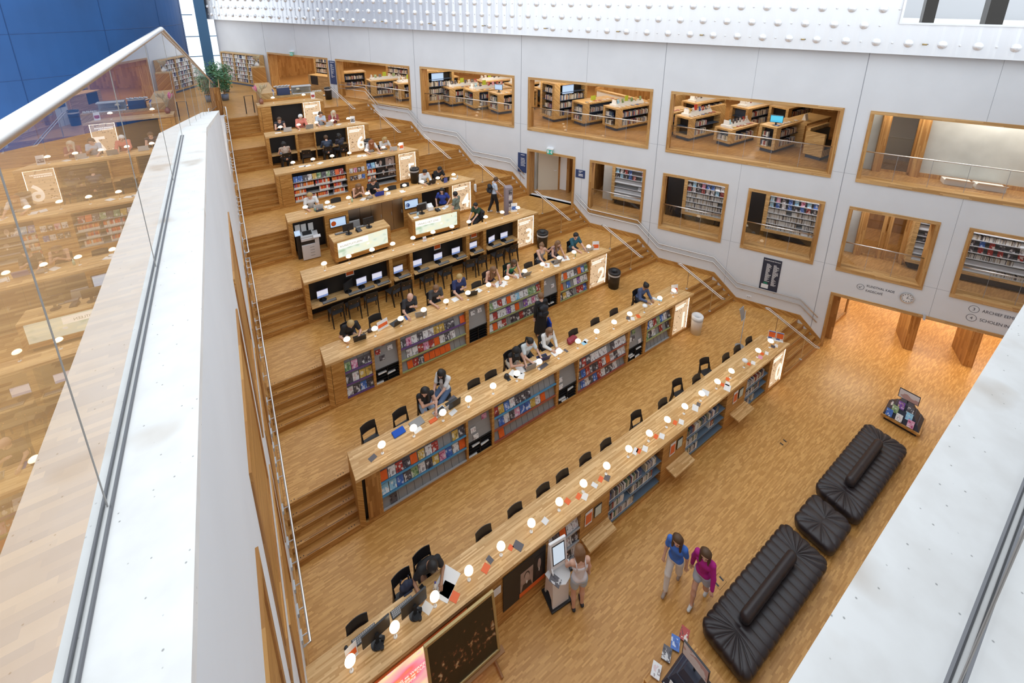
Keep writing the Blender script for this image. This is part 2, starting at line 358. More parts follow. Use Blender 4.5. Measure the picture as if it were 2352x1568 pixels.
# ------------------------------------------------------------------ left wall, parapets, walkway
ZP = 11.075; SL = .187; YB = -1.9; YE = 8.0
def zpar(y): return ZP if y < YB else ZP - SL * (y - YB)
mb = MB(); mb.prof([(-8.4, -.1), (YE, -.1), (YE, zpar(YE) - .06), (YB, ZP - .06), (-8.4, ZP - .06)], XL - .25, XL)
mb.prof([(YE, -.1), (17.6, -.1), (17.6, 7.0), (YE, 7.0)], XL - .30, XL); st(mb.obj('wall_left', 'conc'))
mb = MB(); mb.prof([(-7.95, ZP - .06), (YB, ZP - .06), (YB, ZP), (-7.95, ZP)], XL - .255, XL + .002); mb.prof([(YB, ZP - .06), (YE, zpar(YE) - .06), (YE, zpar(YE)), (YB, ZP)], XL - .255, XL + .002)
st(mb.obj('trim_1', 'parapet'))
mb = MB(); mb.box(XL, -8.45, -.1, 24, -7.95, ZP - .06); st(mb.obj('wall_near', 'conc'))
mb = MB(); mb.box(XL - .255, -8.7, ZP - .06, 4.62, -7.945, ZP); mb.box(4.632, -8.7, ZP - .06, 24, -7.945, ZP); mb.box(4.62, -8.7, ZP - .06, 4.632, -7.95, ZP - .01, 1); st(mb.obj('trim_2', ['parapet', 'groove']))
# glass balustrade standing in a channel on the left parapet
def balustrade(name, label, pts, joints, rail, off=0):
    t = thing(name, label, 'railing')
    mb = MB(); mj = MB(); mc = MB()
    for (a, b) in zip(pts, pts[1:]):
        A, B = Vector(a), Vector(b); L_ = (B - A).length; k = max(1, round(L_ / joints)); h = Vector((0, 0, rail))
        dirv = (B - A).normalized(); nrm = Vector((-dirv.y, dirv.x, 0)).normalized()
        for i in range(k):
            p, q = A.lerp(B, i / k), A.lerp(B, (i + 1) / k)
            mb.add([p, q, q + h, p + h], [(0, 1, 2, 3)])
            mj.tube([p, p + h], .0022, 5)
        for o_ in (-.011, .011): mc.tube([A + nrm * o_ + Vector((0, 0, .002)), B + nrm * o_ + Vector((0, 0, .002))], .0055, 5)
    mb.obj('pane', 'glass', t); mj.obj('pane_joint', 'grey', t); mc.obj('channel', 'dsteel2', t)
    mb = MB(); mb.tube([Vector(p) + Vector((0, off, rail)) for p in pts], .026, 12); mb.obj('handrail', 'steel', t, smooth=True)
    return t
balustrade('glass_railing', 'glass balustrade with steel handrail standing on the left concrete parapet', [(-1.632, -8.12, ZP), (-1.632, YB - .25, ZP), (-1.632, 17.4, zpar(17.4) + .04)], 1.45, 1.145)
balustrade('glass_railing', 'glass balustrade standing on the right concrete parapet beside the camera', [(-1.60, -8.155, ZP), (24, -8.155, ZP)], 1.45, 1.145, -.10)
mb = MB(); mb.box(-4.2, -11, 10.7, XL - .255, YB, 10.9); mb.prof([(YB, 10.7), (19.5, 6.7), (19.5, 6.8), (YB, 10.9)], -4.2, XL - .255); mb.box(XL - .43, -11, 10.7, 24, -8.7, 10.9); st(mb.obj('floor', 'floor'))
# curved blue volume at the far left
mb = MB(); cx, cy, R_ = -9.55, 20.0, 7.1; n = 64; vs = []; fs = []
for i in range(n + 1):
    a = math.radians(-150 + 190 * i / n); vs += [(cx + R_ * math.cos(a), cy + R_ * math.sin(a), 6.8), (cx + R_ * math.cos(a), cy + R_ * math.sin(a), 18)]
mb.add(vs, [(2 * i, 2 * i + 2, 2 * i + 3, 2 * i + 1) for i in range(n)])
for i in range(0, n, 7):
    a = math.radians(-150 + 190 * i / n); c = (cx + (R_ + .0) * math.cos(a), cy + R_ * math.sin(a)); mb.tube([(*c, 6.8), (*c, 18)], .012, 4, 1)
for z in (8.3, 9.8, 11.3):
    mb.tube([(cx + R_ * math.cos(math.radians(a)), cy + R_ * math.sin(math.radians(a)), z) for a in range(-150, 41, 4)], .012, 4, 1)
st(mb.obj('wall_curved', ['blue', 'blued'], smooth=False))
# far facade: glazing, transoms, blue steel column
f = st(thing('window_20', None, None))
mb = MB()
for z in (8.3, 9.75, 11.3, 12.9): mb.box(-7, 32.9, z - .03, .2, 33.0, z + .03)
for x in (-5.5, -3.9): mb.box(x - .03, 32.9, 6.8, x + .03, 33, 16)
mb.obj('frame', 'bluesteel', f)
mb = MB(); mb.add([(-7, 32.95, 6.8), (.2, 32.95, 6.8), (.2, 32.95, 16), (-7, 32.95, 16)], [(0, 1, 2, 3)]); mb.obj('pane', 'glass', f)
mb = MB(); mb.box(-2.15, 29.7, 6.8, -1.55, 29.74, 16); mb.box(-2.15, 30.2, 6.8, -1.55, 30.24, 16); mb.box(-1.88, 29.74, 6.8, -1.82, 30.2, 16); st(mb.obj('column', 'bluesteel'))

for i, (y0, y1, z0, z1) in enumerate([(-7.9, -5.55, 6.712, 9.2155), (-5.0, -2.85, 6.712, 9.2155), (-2.2, -.05, 6.712, 9.2155)] + [(-6.75 + 2.796 * k, -4.6 + 2.796 * k, 3.2765, 5.801) for k in range(5)]):
    w = st(thing('window_%d' % (30 + i), None, None)); mb = MB(); a, b = XL - .01, XL + .018; t = .11
    mb.box(a, y0, z0, b, y1, z0 + t * 1.2); mb.box(a, y0, z1 - t, b, y1, z1); mb.box(a, y0, z0 + t * 1.2, b, y0 + t, z1 - t, 1); mb.box(a, y1 - t, z0 + t * 1.2, b, y1, z1 - t, 1); mb.obj('frame', ['side', 'slat'], w)
    mb = MB(); mb.box(XL - .012, y0 + t, z0 + t, XL + .004, y1 - t, z1 - t); mb.obj('inner_panel', 'side', w)
mb = MB(WM); mb.box(sy(8.43), -.02, 3.2, sy(6.28), .4, 3.399); mb.box(sy(25.2), -.02, 6.6, sy(20.2), .4, 6.799); mb.box(sy(-2.73), -.1, -.2, sy(-9.5), .4, -.003); st(mb.obj('floor', 'floor'))
# ------------------------------------------------------------------ printed covers, spines, signs
def cover(name, c1, c2, c3, sc=2.2, band=0.82):
    m, nt, b = nmat(name); N = nt.nodes.new; lk = nt.links.new
    b.inputs['Roughness'].default_value = .4
    tc = N('ShaderNodeTexCoord'); oi = N('ShaderNodeObjectInfo'); mp = N('ShaderNodeVectorMath'); mp.operation = 'ADD'
    sp = N('ShaderNodeVectorMath'); sp.operation = 'SCALE'; cb = N('ShaderNodeCombineXYZ')
    for i in range(3): lk(oi.outputs['Random'], cb.inputs[i])
    lk(cb.outputs[0], sp.inputs[0]); sp.inputs['Scale'].default_value = 37
    lk(tc.outputs['Generated'], mp.inputs[0]); lk(sp.outputs[0], mp.inputs[1])
    n = N('ShaderNodeTexNoise'); n.inputs['Scale'].default_value = sc; n.inputs['Detail'].default_value = 3; lk(mp.outputs[0], n.inputs['Vector'])
    r = N('ShaderNodeValToRGB'); r.color_ramp.interpolation = 'CONSTANT'; e = r.color_ramp.elements
    e[0].position = 0; e[0].color = (*c2, 1); e[1].position = .44; e[1].color = (*c1, 1); k = e.new(.6); k.color = (*c3, 1)
    lk(n.outputs['Fac'], r.inputs[0])
    s = N('ShaderNodeSeparateXYZ'); lk(tc.outputs['Generated'], s.inputs[0])
    g = N('ShaderNodeMath'); g.operation = 'GREATER_THAN'; g.inputs[1].default_value = band; lk(s.outputs['Z'], g.inputs[0])
    mx = N('ShaderNodeMix'); mx.data_type = 'RGBA'; lk(g.outputs[0], mx.inputs['Factor']); lk(r.outputs[0], mx.inputs['A']); mx.inputs['B'].default_value = (*c1, 1)
    lk(mx.outputs['Result'], b.inputs['Base Color']); return m
COV = {'o': ('orange', (.80, .13, .02), (.80, .13, .02), (.85, .16, .04)), 'b': ('blue', (.06, .16, .50), (.55, .6, .75), (.05, .09, .3)),
       'r': ('red', (.42, .05, .04), (.7, .6, .55), (.16, .03, .03)), 'y': ('ochre', (.62, .40, .08), (.75, .65, .45), (.3, .2, .07)),
       'g': ('green', (.30, .40, .20), (.10, .20, .08), (.7, .7, .6)), 'w': ('white', (.78, .77, .76), (.35, .30, .30), (.70, .55, .55)),
       'k': ('dark photo', (.10, .09, .10), (.62, .60, .60), (.04, .03, .04)), 'p': ('pink', (.70, .32, .45), (.75, .65, .7), (.4, .06, .15)),
       'u': ('purple', (.20, .07, .34), (.55, .4, .6), (.6, .45, .2)), 'c': ('light blue', (.32, .60, .78), (.80, .84, .86), (.16, .35, .6))}
for k_, v_ in COV.items(): M['cov_' + k_] = cover('cover_' + v_[0].replace(' ', '_'), *v_[1:])
def spine(name, cols, band=(.08, .22)):
    m, nt, b = nmat(name); N = nt.nodes.new; lk = nt.links.new
    b.inputs['Roughness'].default_value = .45
    oi = N('ShaderNodeObjectInfo'); r = N('ShaderNodeValToRGB'); r.color_ramp.interpolation = 'CONSTANT'; e = r.color_ramp.elements
    for i, c in enumerate(cols):
        x = e[i] if i < 2 else e.new(i / len(cols)); x.position = i / len(cols); x.color = (*c, 1)
    lk(oi.outputs['Random'], r.inputs[0])
    tc = N('ShaderNodeTexCoord'); s = N('ShaderNodeSeparateXYZ'); lk(tc.outputs['Generated'], s.inputs[0])
    rr = N('ShaderNodeValToRGB'); rr.color_ramp.interpolation = 'CONSTANT'; e = rr.color_ramp.elements; e[0].color = (0, 0, 0, 1); e[1].position = band[0]; e[1].color = (1, 1, 1, 1); k = e.new(band[1]); k.color = (0, 0, 0, 1)
    lk(s.outputs['Z'], rr.inputs[0])
    mx = N('ShaderNodeMix'); mx.data_type = 'RGBA'; lk(rr.outputs[0], mx.inputs['Factor']); lk(r.outputs[0], mx.inputs['A']); mx.inputs['B'].default_value = (.8, .8, .78, 1)
    lk(mx.outputs['Result'], b.inputs['Base Color']); return m
M['spine'] = spine('book_spines', [(.72, .70, .66), (.10, .09, .10), (.55, .52, .48), (.30, .07, .06), (.78, .76, .74), (.06, .10, .22), (.20, .19, .18), (.66, .58, .40), (.42, .40, .40), (.10, .18, .12)])
M['binder'] = spine('orange_binders', [(.80, .20, .04), (.74, .10, .03), (.80, .70, .62), (.82, .26, .06), (.60, .06, .05), (.76, .30, .12), (.25, .2, .3)], (.02, .42))
def lightbox(name, c1, c2, sc, e):
    m, nt, b = nmat(name); N = nt.nodes.new; lk = nt.links.new
    tc = N('ShaderNodeTexCoord'); v = N('ShaderNodeTexVoronoi'); v.inputs['Scale'].default_value = sc; v.inputs['Randomness'].default_value = .9; lk(tc.outputs['Object'], v.inputs['Vector'])
    v2 = N('ShaderNodeTexVoronoi'); v2.inputs['Scale'].default_value = sc * .4; lk(tc.outputs['Object'], v2.inputs['Vector'])
    w = N('ShaderNodeMath'); w.operation = 'SINE'; mm = N('ShaderNodeMath'); mm.operation = 'MULTIPLY'; mm.inputs[1].default_value = 42; lk(v2.outputs['Distance'], mm.inputs[0]); lk(mm.outputs[0], w.inputs[0])
    lt = N('ShaderNodeMath'); lt.operation = 'LESS_THAN'; lt.inputs[1].default_value = .27; lk(v2.outputs['Distance'], lt.inputs[0])
    w2 = N('ShaderNodeMath'); w2.operation = 'GREATER_THAN'; w2.inputs[1].default_value = .1; lk(w.outputs[0], w2.inputs[0])
    w3 = N('ShaderNodeMath'); w3.operation = 'MULTIPLY'; lk(lt.outputs[0], w3.inputs[0]); lk(w2.outputs[0], w3.inputs[1])
    l1 = N('ShaderNodeMath'); l1.operation = 'LESS_THAN'; l1.inputs[1].default_value = .22; lk(v.outputs['Distance'], l1.inputs[0])
    mxm = N('ShaderNodeMath'); mxm.operation = 'MAXIMUM'; lk(w3.outputs[0], mxm.inputs[0]); lk(l1.outputs[0], mxm.inputs[1])
    mx = N('ShaderNodeMix'); mx.data_type = 'RGBA'; lk(mxm.outputs[0], mx.inputs['Factor']); mx.inputs['A'].default_value = (*c1, 1); mx.inputs['B'].default_value = (*c2, 1)
    lk(mx.outputs['Result'], b.inputs['Emission Color']); b.inputs['Emission Strength'].default_value = e; b.inputs['Base Color'].default_value = (*[x * .3 for x in c1], 1); return m
M['signbox'] = lightbox('backlit_sign', (.74, .52, .32), (.20, .11, .055), 9, .85)
M['digit'] = mk('lit_white_digit', (.9, .85, .78), .5, em=.8, emc=(1, .9, .78))
def softbox(name, cols, sc, e, seed=0.0):
    m, nt, b = nmat(name); N = nt.nodes.new; lk = nt.links.new
    tc = N('ShaderNodeTexCoord'); mp = N('ShaderNodeMapping'); mp.inputs['Location'].default_value = (seed, seed, seed); mp.inputs['Rotation'].default_value = (0, .5, 0); mp.inputs['Scale'].default_value = (sc, sc, sc * 1.8); lk(tc.outputs['Object'], mp.inputs['Vector'])
    n = N('ShaderNodeTexNoise'); n.inputs['Scale'].default_value = 1; n.inputs['Detail'].default_value = 1.5; lk(mp.outputs[0], n.inputs['Vector'])
    r = N('ShaderNodeValToRGB'); e_ = r.color_ramp.elements
    for i, c in enumerate(cols):
        x = e_[i] if i < 2 else e_.new(.5); x.position = .3 + .4 * i / (len(cols) - 1); x.color = (*c, 1)
    lk(n.outputs['Fac'], r.inputs[0]); lk(r.outputs[0], b.inputs['Emission Color']); b.inputs['Emission Strength'].default_value = e; b.inputs['Base Color'].default_value = (.1, .1, .1, 1); return m
M['greenbox'] = softbox('backlit_green_panel', [(.42, .58, .40), (.78, .84, .70), (.95, .95, .88), (.90, .88, .62)], 2.2, 1.0)
M['pinkbox'] = softbox('backlit_pink_panel', [(1.0, .42, .06), (1.0, .16, .16), (.95, .30, .42), (1.0, .62, .62), (1.0, .85, .45)], 1.25, .95, 3.1)
for nm_, c_ in (('lip_u', (.14, .07, .24)), ('lip_g', (.38, .42, .18)), ('lip_b', (.08, .30, .52)), ('lip_r', (.38, .10, .06)), ('lip_s', (.45, .45, .46))): M[nm_] = mk('ledge_' + nm_[-1], c_, .4)
M['shelfblue'] = mk('blue_grey_shelf', (.14, .20, .27), .4)
def mag_mesh(code, w=.165, h=.235, t=.008):
    mb = MB(); mb.box(-w / 2, -t, 0, w / 2, 0, h, 0); me = bpy.data.meshes.new('magazine'); me.from_pydata(mb.v, [], mb.f); me.materials.append(M['cov_' + code]); return me
MAGM = {k: mag_mesh(k) for k in COV}
def put(name, me, loc, rot, label, cat, group=None):
    o = bpy.data.objects.new(name, me); COL.objects.link(o); o.location = loc; o.rotation_euler = rot; return tag(o, label, cat, group)
# ------------------------------------------------------------------ reading desks
TIER = [(.115, .40), (.53, .40), (.945, .36)]
NW = 'zero one two three four five six seven'.split()
def rack_mags(n, rows, x0, x1, which):
    y0 = yn(n); names = ['top', 'middle', 'bottom']
    for ri, row in enumerate(rows):
        zb = TIER[2 - ri][0]; k = len(row); p = (x1 - x0) / k; c = 0
        for i, ch in enumerate(row):
            if ch in ' .': continue
            j = random.uniform(-.006, .006)
            put('magazine', MAGM[ch], (x0 + p * (i + .5) + j, y0 + .045, n * H + zb + .035), (-.30, random.uniform(-.03, .03), random.uniform(-.02, .02)),
                f'{COV[ch][0]} magazine, {ordw(c)} from left on {names[ri]} ledge, {which} rack of desk {NW[n]}', 'magazine', f'magazines in the racks of desk {NW[n]}'); c += 1
def desk(n, x0, bays, label, dep=DEP, notch=None, lfull=True):
    y0 = yn(n); ht = H + TZ; xf = xr(y0)
    t = thing('reading_desk', label, 'desk', (0, y0, n * H), 0, 'numbered reading desks on the terraces')
    sk = lambda y: -.5332 * y
    mb = MB()
    if notch: mb.prism([(x0, 0), (xf, 0), (xf + sk(dep), dep), (notch[1], dep), (notch[1], notch[2]), (notch[0], notch[2]), (notch[0], dep), (x0, dep)], ht - .085, ht)
    else: mb.prism([(x0, -.012), (xf + .006, -.012), (xf + sk(dep), dep), (x0, dep)], ht - .085, ht)
    mb.obj('worktop', 'top', t, bevel=.004)
    mb = MB(); mb.box(x0, 0, 0, x0 + .125, dep - .01, ht - .085); mb.obj('end_panel', 'side', t)
    mb = MB(); mb.prism([(xf - .125, 0), (xf - .002, 0), (xf + sk(dep - .01), dep - .01), (xf + sk(dep - .01) - .125, dep - .01)], 0, ht - .085); mb.obj('end_panel', 'side', t)
    bk = .37
    mb = MB(); mb.box(x0 + .12, bk - .02, 0, xf + sk(bk) - .1, bk, ht - .085); mb.obj('back_panel', 'front', t)
    mb = MB(); mb.box(x0 + .125, .0, 0, xf - .125, .05, .10); mb.obj('plinth', 'front', t)
    xs = x0 + .125; posts = []
    for b in bays:
        if b[1] > xs + .01: posts.append((xs, b[1]))
        xs = b[2]
    if xs < xf - .13: posts.append((xs, xf - .125))
    for a, b in posts:
        mb = MB(); mb.box(a, .0, .10, b, bk - .02, ht - .085); mb.obj('divider', 'front', t)
    for b in bays:
        k, a, c = b[:3]; top = ht - .085
        if k == 'rack':
            mb = MB(); m2 = MB()
            for zb, hh in TIER:
                mb.hexa([(a, .05, zb), (c, .05, zb), (c, .065, zb), (a, .065, zb)], [(a, .05 + hh * .33, zb + hh), (c, .05 + hh * .33, zb + hh), (c, .065 + hh * .33, zb + hh), (a, .065 + hh * .33, zb + hh)])
                ns = round((c - a) / .19)
                for i in range(1, ns):
                    x = a + (c - a) * i / ns; m2.hexa([(x - .003, .046, zb), (x + .003, .046, zb), (x + .003, .05, zb), (x - .003, .05, zb)], [(x - .003, .046 + hh * .33, zb + hh), (x + .003, .046 + hh * .33, zb + hh), (x + .003, .05 + hh * .33, zb + hh), (x - .003, .05 + hh * .33, zb + hh)])
            mb.box(a, .30, .1, c, .32, top)
            r = mb.obj('magazine_rack', 'grey', t); m2.obj('slot_line', 'black', r)
            for i, (zb, hh) in enumerate(TIER):
                col = b[3][2 - i]; mb = MB(); mb.box(a, .0, zb, c, .06, zb + .012); mb.box(a, -.004, zb, c, .008, zb + .045); mb.obj('ledge', 'lip_' + col, r)
        elif k == 'news':
            mb = MB()
            for i in range(4):
                z = .60 + .2 * i; mb.hexa([(a, .05 + .05 * i, z), (c, .05 + .05 * i, z), (c, .06 + .05 * i, z), (a, .06 + .05 * i, z)], [(a, .10 + .05 * i, z + .21), (c, .10 + .05 * i, z + .21), (c, .11 + .05 * i, z + .21), (a, .11 + .05 * i, z + .21)])
            r = mb.obj('newspaper_rack', 'grey', t)
            mb = MB(); mb.box(a, .30, .1, c, .32, .6); mb.box(a, .02, .585, c, .32, .60); mb.box((a + c) / 2 - .006, .02, .1, (a + c) / 2 + .006, .3, .6)
            for i in range(5): mb.box(a, .03, .1 + .1 * i, c, .3, .106 + .1 * i)
            mb.obj('pigeonholes', 'black', t)
        elif k == 'panel':
            mb = MB(); mb.box(a + .004, .004, .1, c, .03, top); mb.box(a, .03, .1, c, .05, top, 1); mb.obj('front_panel', ['front', 'black'], t)
        elif k == 'slat':
            mb = MB(); mb.box(a + .07, .004, .1, c, .03, top); mb.obj('front_panel', 'slat', t)
            mb = MB(); mb.box(a, .1, .1, a + .08, .12, top); mb.obj('slot', 'black', t)
        elif k in ('black', 'niche', 'small'):
            hz = b[3] if len(b) > 3 else None; m = 'front' if k == 'small' else 'black'; dp = min(.34, bk - .03)
            mb = MB(); mb.box(a, dp, .1, c, dp + .015, top); mb.box(a, .02, top - .01, c, dp, top)
            mb.obj('niche_back', m, t)
            if hz:
                mb = MB(); mb.box(a, -.13, hz - .035, c, dp, hz); mb.obj('desk_shelf', 'top', t)
                mb = MB(); mb.box(a, dp - .05, .1, c, dp - .02, hz - .04); mb.obj('kick_panel', 'black', t)
        elif k == 'sign':
            mb = MB(); mb.box(a, .02, .12, c, .05, top); s = mb.obj('lightbox', 'signbox', t, loc=(0, 0, 0))
            w = c - a; e = .012
            mb = MB(); mb.box(a, .012, .12, a + e, .05, top); mb.box(c - e, .012, .12, c, .05, top); mb.box(a, .012, top - e, c, .05, top); mb.obj('lit_edge', 'strip', s)
            text(str(n), .88, s, 'digit', (a + w * .72, .014, .12 + .13), ext=.006, align='CENTER', name='digit', bold=.018, sx=.86)
            mb = MB()
            for (u0, u1, z) in ((.10, .78, 1.20), (.10, .66, 1.125)):
                u = u0
                while u < u1: q = random.uniform(.04, .09); mb.box(a + w * u, .014, z, a + w * (u + q * .8), .02, z + .05); u += q
            mb.box(a + w * .12, .014, .27, a + w * .32, .02, .285); mb.obj('lettering', 'digit', s)
        elif k == 'books':
            mb = MB(); mb.box(a, .33, .1, c, .345, top); mb.obj('niche_back', 'front' if n == 0 else 'black', t)
            for z in b[3]:
                mb = MB(); mb.box(a, .02, z - .018, c, .33, z); mb.box(a, .018, z - .018, c, .026, z + .012); mb.obj('shelf', b[4], t)
        elif k == 'steel':
            kk = 5
            for i in range(kk):
                x = a + (c - a) * i / kk; x2 = a + (c - a) * (i + 1) / kk
                mb = MB(); mb.box(x + .004, .003, .1, x2 - .004, .03, top); d_ = mb.obj('cabinet_door', 'dsteel', t)
                mb = MB(); mb.box(x2 - .06, -.012, .75, x2 - .045, .003, .9); mb.obj('handle', 'grey', d_)
    return t
R3u = 'uuu'; 
DESK = {}
DESK[0] = desk(0, XL, [('panel', XL + .125, 1.95), ('panel', 1.95, 3.22), ('rack', 3.24, 4.15, 'sss'), ('panel', 4.22, 5.03), ('books', 5.06, 6.99, (.19, .55, .90), 'shelfblue'), ('panel', 7.08, 7.95), ('books', 8.0, 9.87, (.19, .55, .90), 'shelfblue'), ('panel', 9.98, 10.85), ('books', 10.92, 12.26, (.19, .55, .90), 'shelfblue'), ('sign', 12.46, 13.24)], 'longest oak reading desk, numbered 0, with bookshelves and fold-out benches facing the ground floor')
DESK[1] = desk(1, 0, [('slat', .125, .50), ('rack', .53, 2.70, 'bbs'), ('news', 2.76, 3.46), ('rack', 3.53, 5.62, 'brr'), ('news', 5.72, 6.43), ('rack', 6.48, 8.55, 'rrr'), ('news', 8.66, 9.39), ('rack', 9.50, 10.78, 'ggs'), ('sign', 10.93, 11.74)], 'oak reading desk numbered 1, its racks edged in blue, red and green ledges')
DESK[2] = desk(2, 0, [('panel', .13, .43), ('rack', .46, 1.19, 'uuu'), ('news', 1.26, 1.94), ('rack', 2.02, 4.13, 'ugg'), ('news', 4.24, 4.91), ('rack', 4.99, 7.09, 'ggg'), ('news', 7.21, 7.86), ('rack', 7.99, 9.33, 'ggg'), ('sign', 9.43, 10.26)], 'oak reading desk numbered 2, its racks edged in purple and green ledges')
DESK[3] = desk(3, 0, [('niche', .13, 2.65, .60), ('small', 2.77, 3.38, .60), ('niche', 3.49, 5.59, .60), ('small', 5.73, 6.33, .60), ('niche', 6.46, 7.90, .60), ('sign', 7.94, 8.72)], 'narrow oak desk numbered 3 with a row of computer niches in its front', notch=(.78, 7.95, .50))
DESK[4] = desk(4, 0, [('black', .14, 1.20), ('panel', 1.25, 2.0), ('steel', 2.04, 4.16), ('panel', 4.2, 4.95), ('black', 4.98, 6.2), ('sign', 6.36, 7.25)], 'oak desk numbered 4 with steel cabinets, screens and a printer niche in its front')
DESK[5] = desk(5, 0, [('panel', .13, .55), ('books', .58, 2.69, (.12, .40, .68, .98), 'lip_s'), ('panel', 2.78, 3.50), ('books', 3.55, 4.86, (.12, .40, .68, .98), 'lip_s'), ('sign', 5.02, 5.81)], 'oak desk numbered 5 with shelves of orange binders in its front')
DESK[6] = desk(6, 0, [('niche', .14, 1.18, .60), ('small', 1.28, 1.98, .60), ('niche', 2.03, 3.44, .60), ('sign', 3.48, 4.28)], 'oak desk numbered 6 with dark study niches in its front')
DESK[7] = desk(7, 0, [('panel', .13, .55), ('black', .57, 2.0), ('sign', 2.03, 2.83)], 'shortest oak desk, numbered 7, at the head of the stairs with a black panel')
RM = {1: [(.53, 2.70, ['owrkoywr..yk', 'ccbkgwkypbwo', '.k..........'], 'first'), (3.53, 5.62, ['rybwkkk.....', '.bwkpbbywo..', '.o..........'], 'second'), (6.48, 8.55, ['krkwwww.kwww', 'kbrkkrwowkww', '.bwkbrwkkw..'], 'third'), (9.50, 10.78, ['bwrgbwk', 'gkw.r.k', '.......'], 'fourth')],
      2: [(.46, 1.19, ['gpkk', 'kwyy', 'wkbk'], 'first'), (2.02, 4.13, ['kpwkwwyykk.o', '.wwrprowkw..', '.orkooooo...'], 'second'), (4.99, 7.09, ['gwrwowcwwggr', 'wrwwuwo.uwpw', 'wowr.kkrkkkk'], 'third'), (7.99, 9.33, ['wowwkobg', 'o.b.wuww', 'kywk.rrb'], 'fourth')]}
for n, L_ in RM.items():
    for x0, x1, rows, wh in L_: rack_mags(n, rows, x0, x1, wh)
# leaflets in the grey rack of desk 0
rack_mags(0, ['wkoww', 'ykowk', 'oowkw'], 3.24, 4.15, 'leaflet')
# newspapers in the grey stepped racks and black pigeonholes
def flat(name, code, w, h, loc, rz, label, cat, group=None, t=.006, mat=None):
    mb = MB(); mb.box(-w / 2, -h / 2, 0, w / 2, h / 2, t); o = mb.obj(name, mat or 'cov_' + code, None, loc=loc, rz=rz); return tag(o, label, cat, group)
for n, items in {1: [(3.0, 0, 'w'), (3.30, 2, 'p'), (2.95, 1, 'w'), (5.85, 1, 'w'), (5.84, 0, 'w'), (8.80, 1, 'w'), (9.22, 0, 'w'), (9.0, 2, 'g'), (8.95, 1, 'k'), (9.1, 3, 'p')], 2: [(1.40, 2, 'r'), (1.55, 3, 'r'), (1.75, 2, 'w'), (1.5, 1, 'k'), (4.45, 2, 'w'), (4.7, 2, 'w'), (7.35, 2, 'w'), (7.68, 1, 'w')]}.items():
    for j, (x, i, ch) in enumerate(items):
        z = n * H + .62 + .2 * i; bay = 1 + sum(x > q for q in ((3.5, 6.5) if n == 1 else (2.0, 5.0)))
        me = MAGM[ch]; o = put('newspaper', me, (x, yn(n) + .04 + .05 * i, z), (-.2, 0, 0), f'folded {COV[ch][0]} newspaper, {ordw(j)} counted from left, in grey racks of desk {NW[n]}', 'newspaper', f'newspapers in desk {NW[n]}'); o.scale = (.9, 1, .6)
for n, xs in {1: (2.9, 3.0, 3.25, 5.9, 6.0, 6.2, 8.8, 8.9, 9.15, 9.2), 2: (1.35, 1.45, 1.7, 7.6)}.items():
    for j, x in enumerate(xs):
        flat('newspaper', 'w', .24, .2, (x, yn(n) + .13, n * H + .108 + .1 * (j * 7 % 4)), .05 * (j % 3), f'white paper stack lying in a black pigeonhole of desk {NW[n]}, {ordw(j)} from left', 'newspaper', f'papers in pigeonholes of desk {NW[n]}', t=.03, mat='paper')
# books on the shelves of desk 0 and binders of desk 5
def book_mesh(w, h, d, m):
    mb = MB(); mb.box(-w / 2, 0, 0, w / 2, d, h); me = bpy.data.meshes.new('book'); me.from_pydata(mb.v, [], mb.f); me.materials.append(M[m]); return me
BK = [book_mesh(w, h, .15, 'spine') for w, h in ((.026, .21), (.034, .23), (.04, .25), (.05, .22), (.03, .19))]
BN = [book_mesh(w, h, .2, 'binder') for w, h in ((.03, .20), (.038, .215), (.045, .21))]
def shelf_row(meshes, y, x0, x1, z, fills, where, cat, name, group):
    c = 0
    for f0, f1 in fills:
        x = x0 + (x1 - x0) * f0
        while x < x0 + (x1 - x0) * f1 - .03:
            me = random.choice(meshes); w = max(v.co.x for v in me.vertices) * 2
            o = put(name, me, (x + w / 2, y, z), (0, random.uniform(-.02, .05), 0), f'{name}, {ordw(c)} from left on {where}', cat, group); x += w + random.uniform(.001, .006); c += 1
SH = ['bottom', 'middle', 'upper', 'top']
for bi, (x0, x1, F) in enumerate([(5.06, 6.99, [[(.0, .5)], [(.02, .28), (.42, .85)], [(.0, .62), (.7, .92)]]), (8.0, 9.87, [[(.02, .35)], [(.0, .32), (.62, .76)], [(.02, .55), (.58, .85)]]), (10.92, 12.26, [[(.0, .3), (.42, .55)], [(.05, .68)], [(.0, .85)]])]):
    for k, z in enumerate((.19, .55, .90)):
        shelf_row(BK, yn(0) + .045, x0 + .02, x1 - .02, z, F[k], f'{SH[k] if k < 2 else "top"} shelf, {ORD[bi]} bookcase of desk zero', 'book', 'book', 'books in the front of desk zero')
for bi, (x0, x1, F) in enumerate([(.58, 2.69, [[(0, .40), (.42, .62), (.72, .95)], [(0, .22), (.46, .66), (.74, .9)], [(0, .36), (.40, .68), (.72, .98)]]), (3.55, 4.86, [[(0, .28)], [(0, .28)], [(0, .3)]])]):
    for k, z in enumerate((.12, .40, .68)):
        shelf_row(BN, yn(5) + .03, x0 + .02, x1 - .02, 5 * H + z, F[k], f'{SH[k] if k < 2 else "third"} shelf, {ORD[bi]} bookcase of desk five', 'binder', 'binder', 'orange binders in the front of desk five')
for j, ch in enumerate('bbkwygkgkor'):
    o = put('atlas', MAGM[ch], (.70 + .18 * j, yn(5) + .06, 5 * H + .985), (-.35, 0, 0), f'{COV[ch][0]} atlas, {ordw(j)} from left, leaning on top shelf of desk five', 'book', 'atlases on desk five')
for j, ch in enumerate('bcw'):
    put('atlas', MAGM[ch], (3.66 + .19 * j, yn(5) + .06, 5 * H + .985), (-.35, 0, 0), f'{COV[ch][0]} atlas, {ordw(j)} from left, on top shelf beside the portrait poster', 'book', 'atlases on desk five')
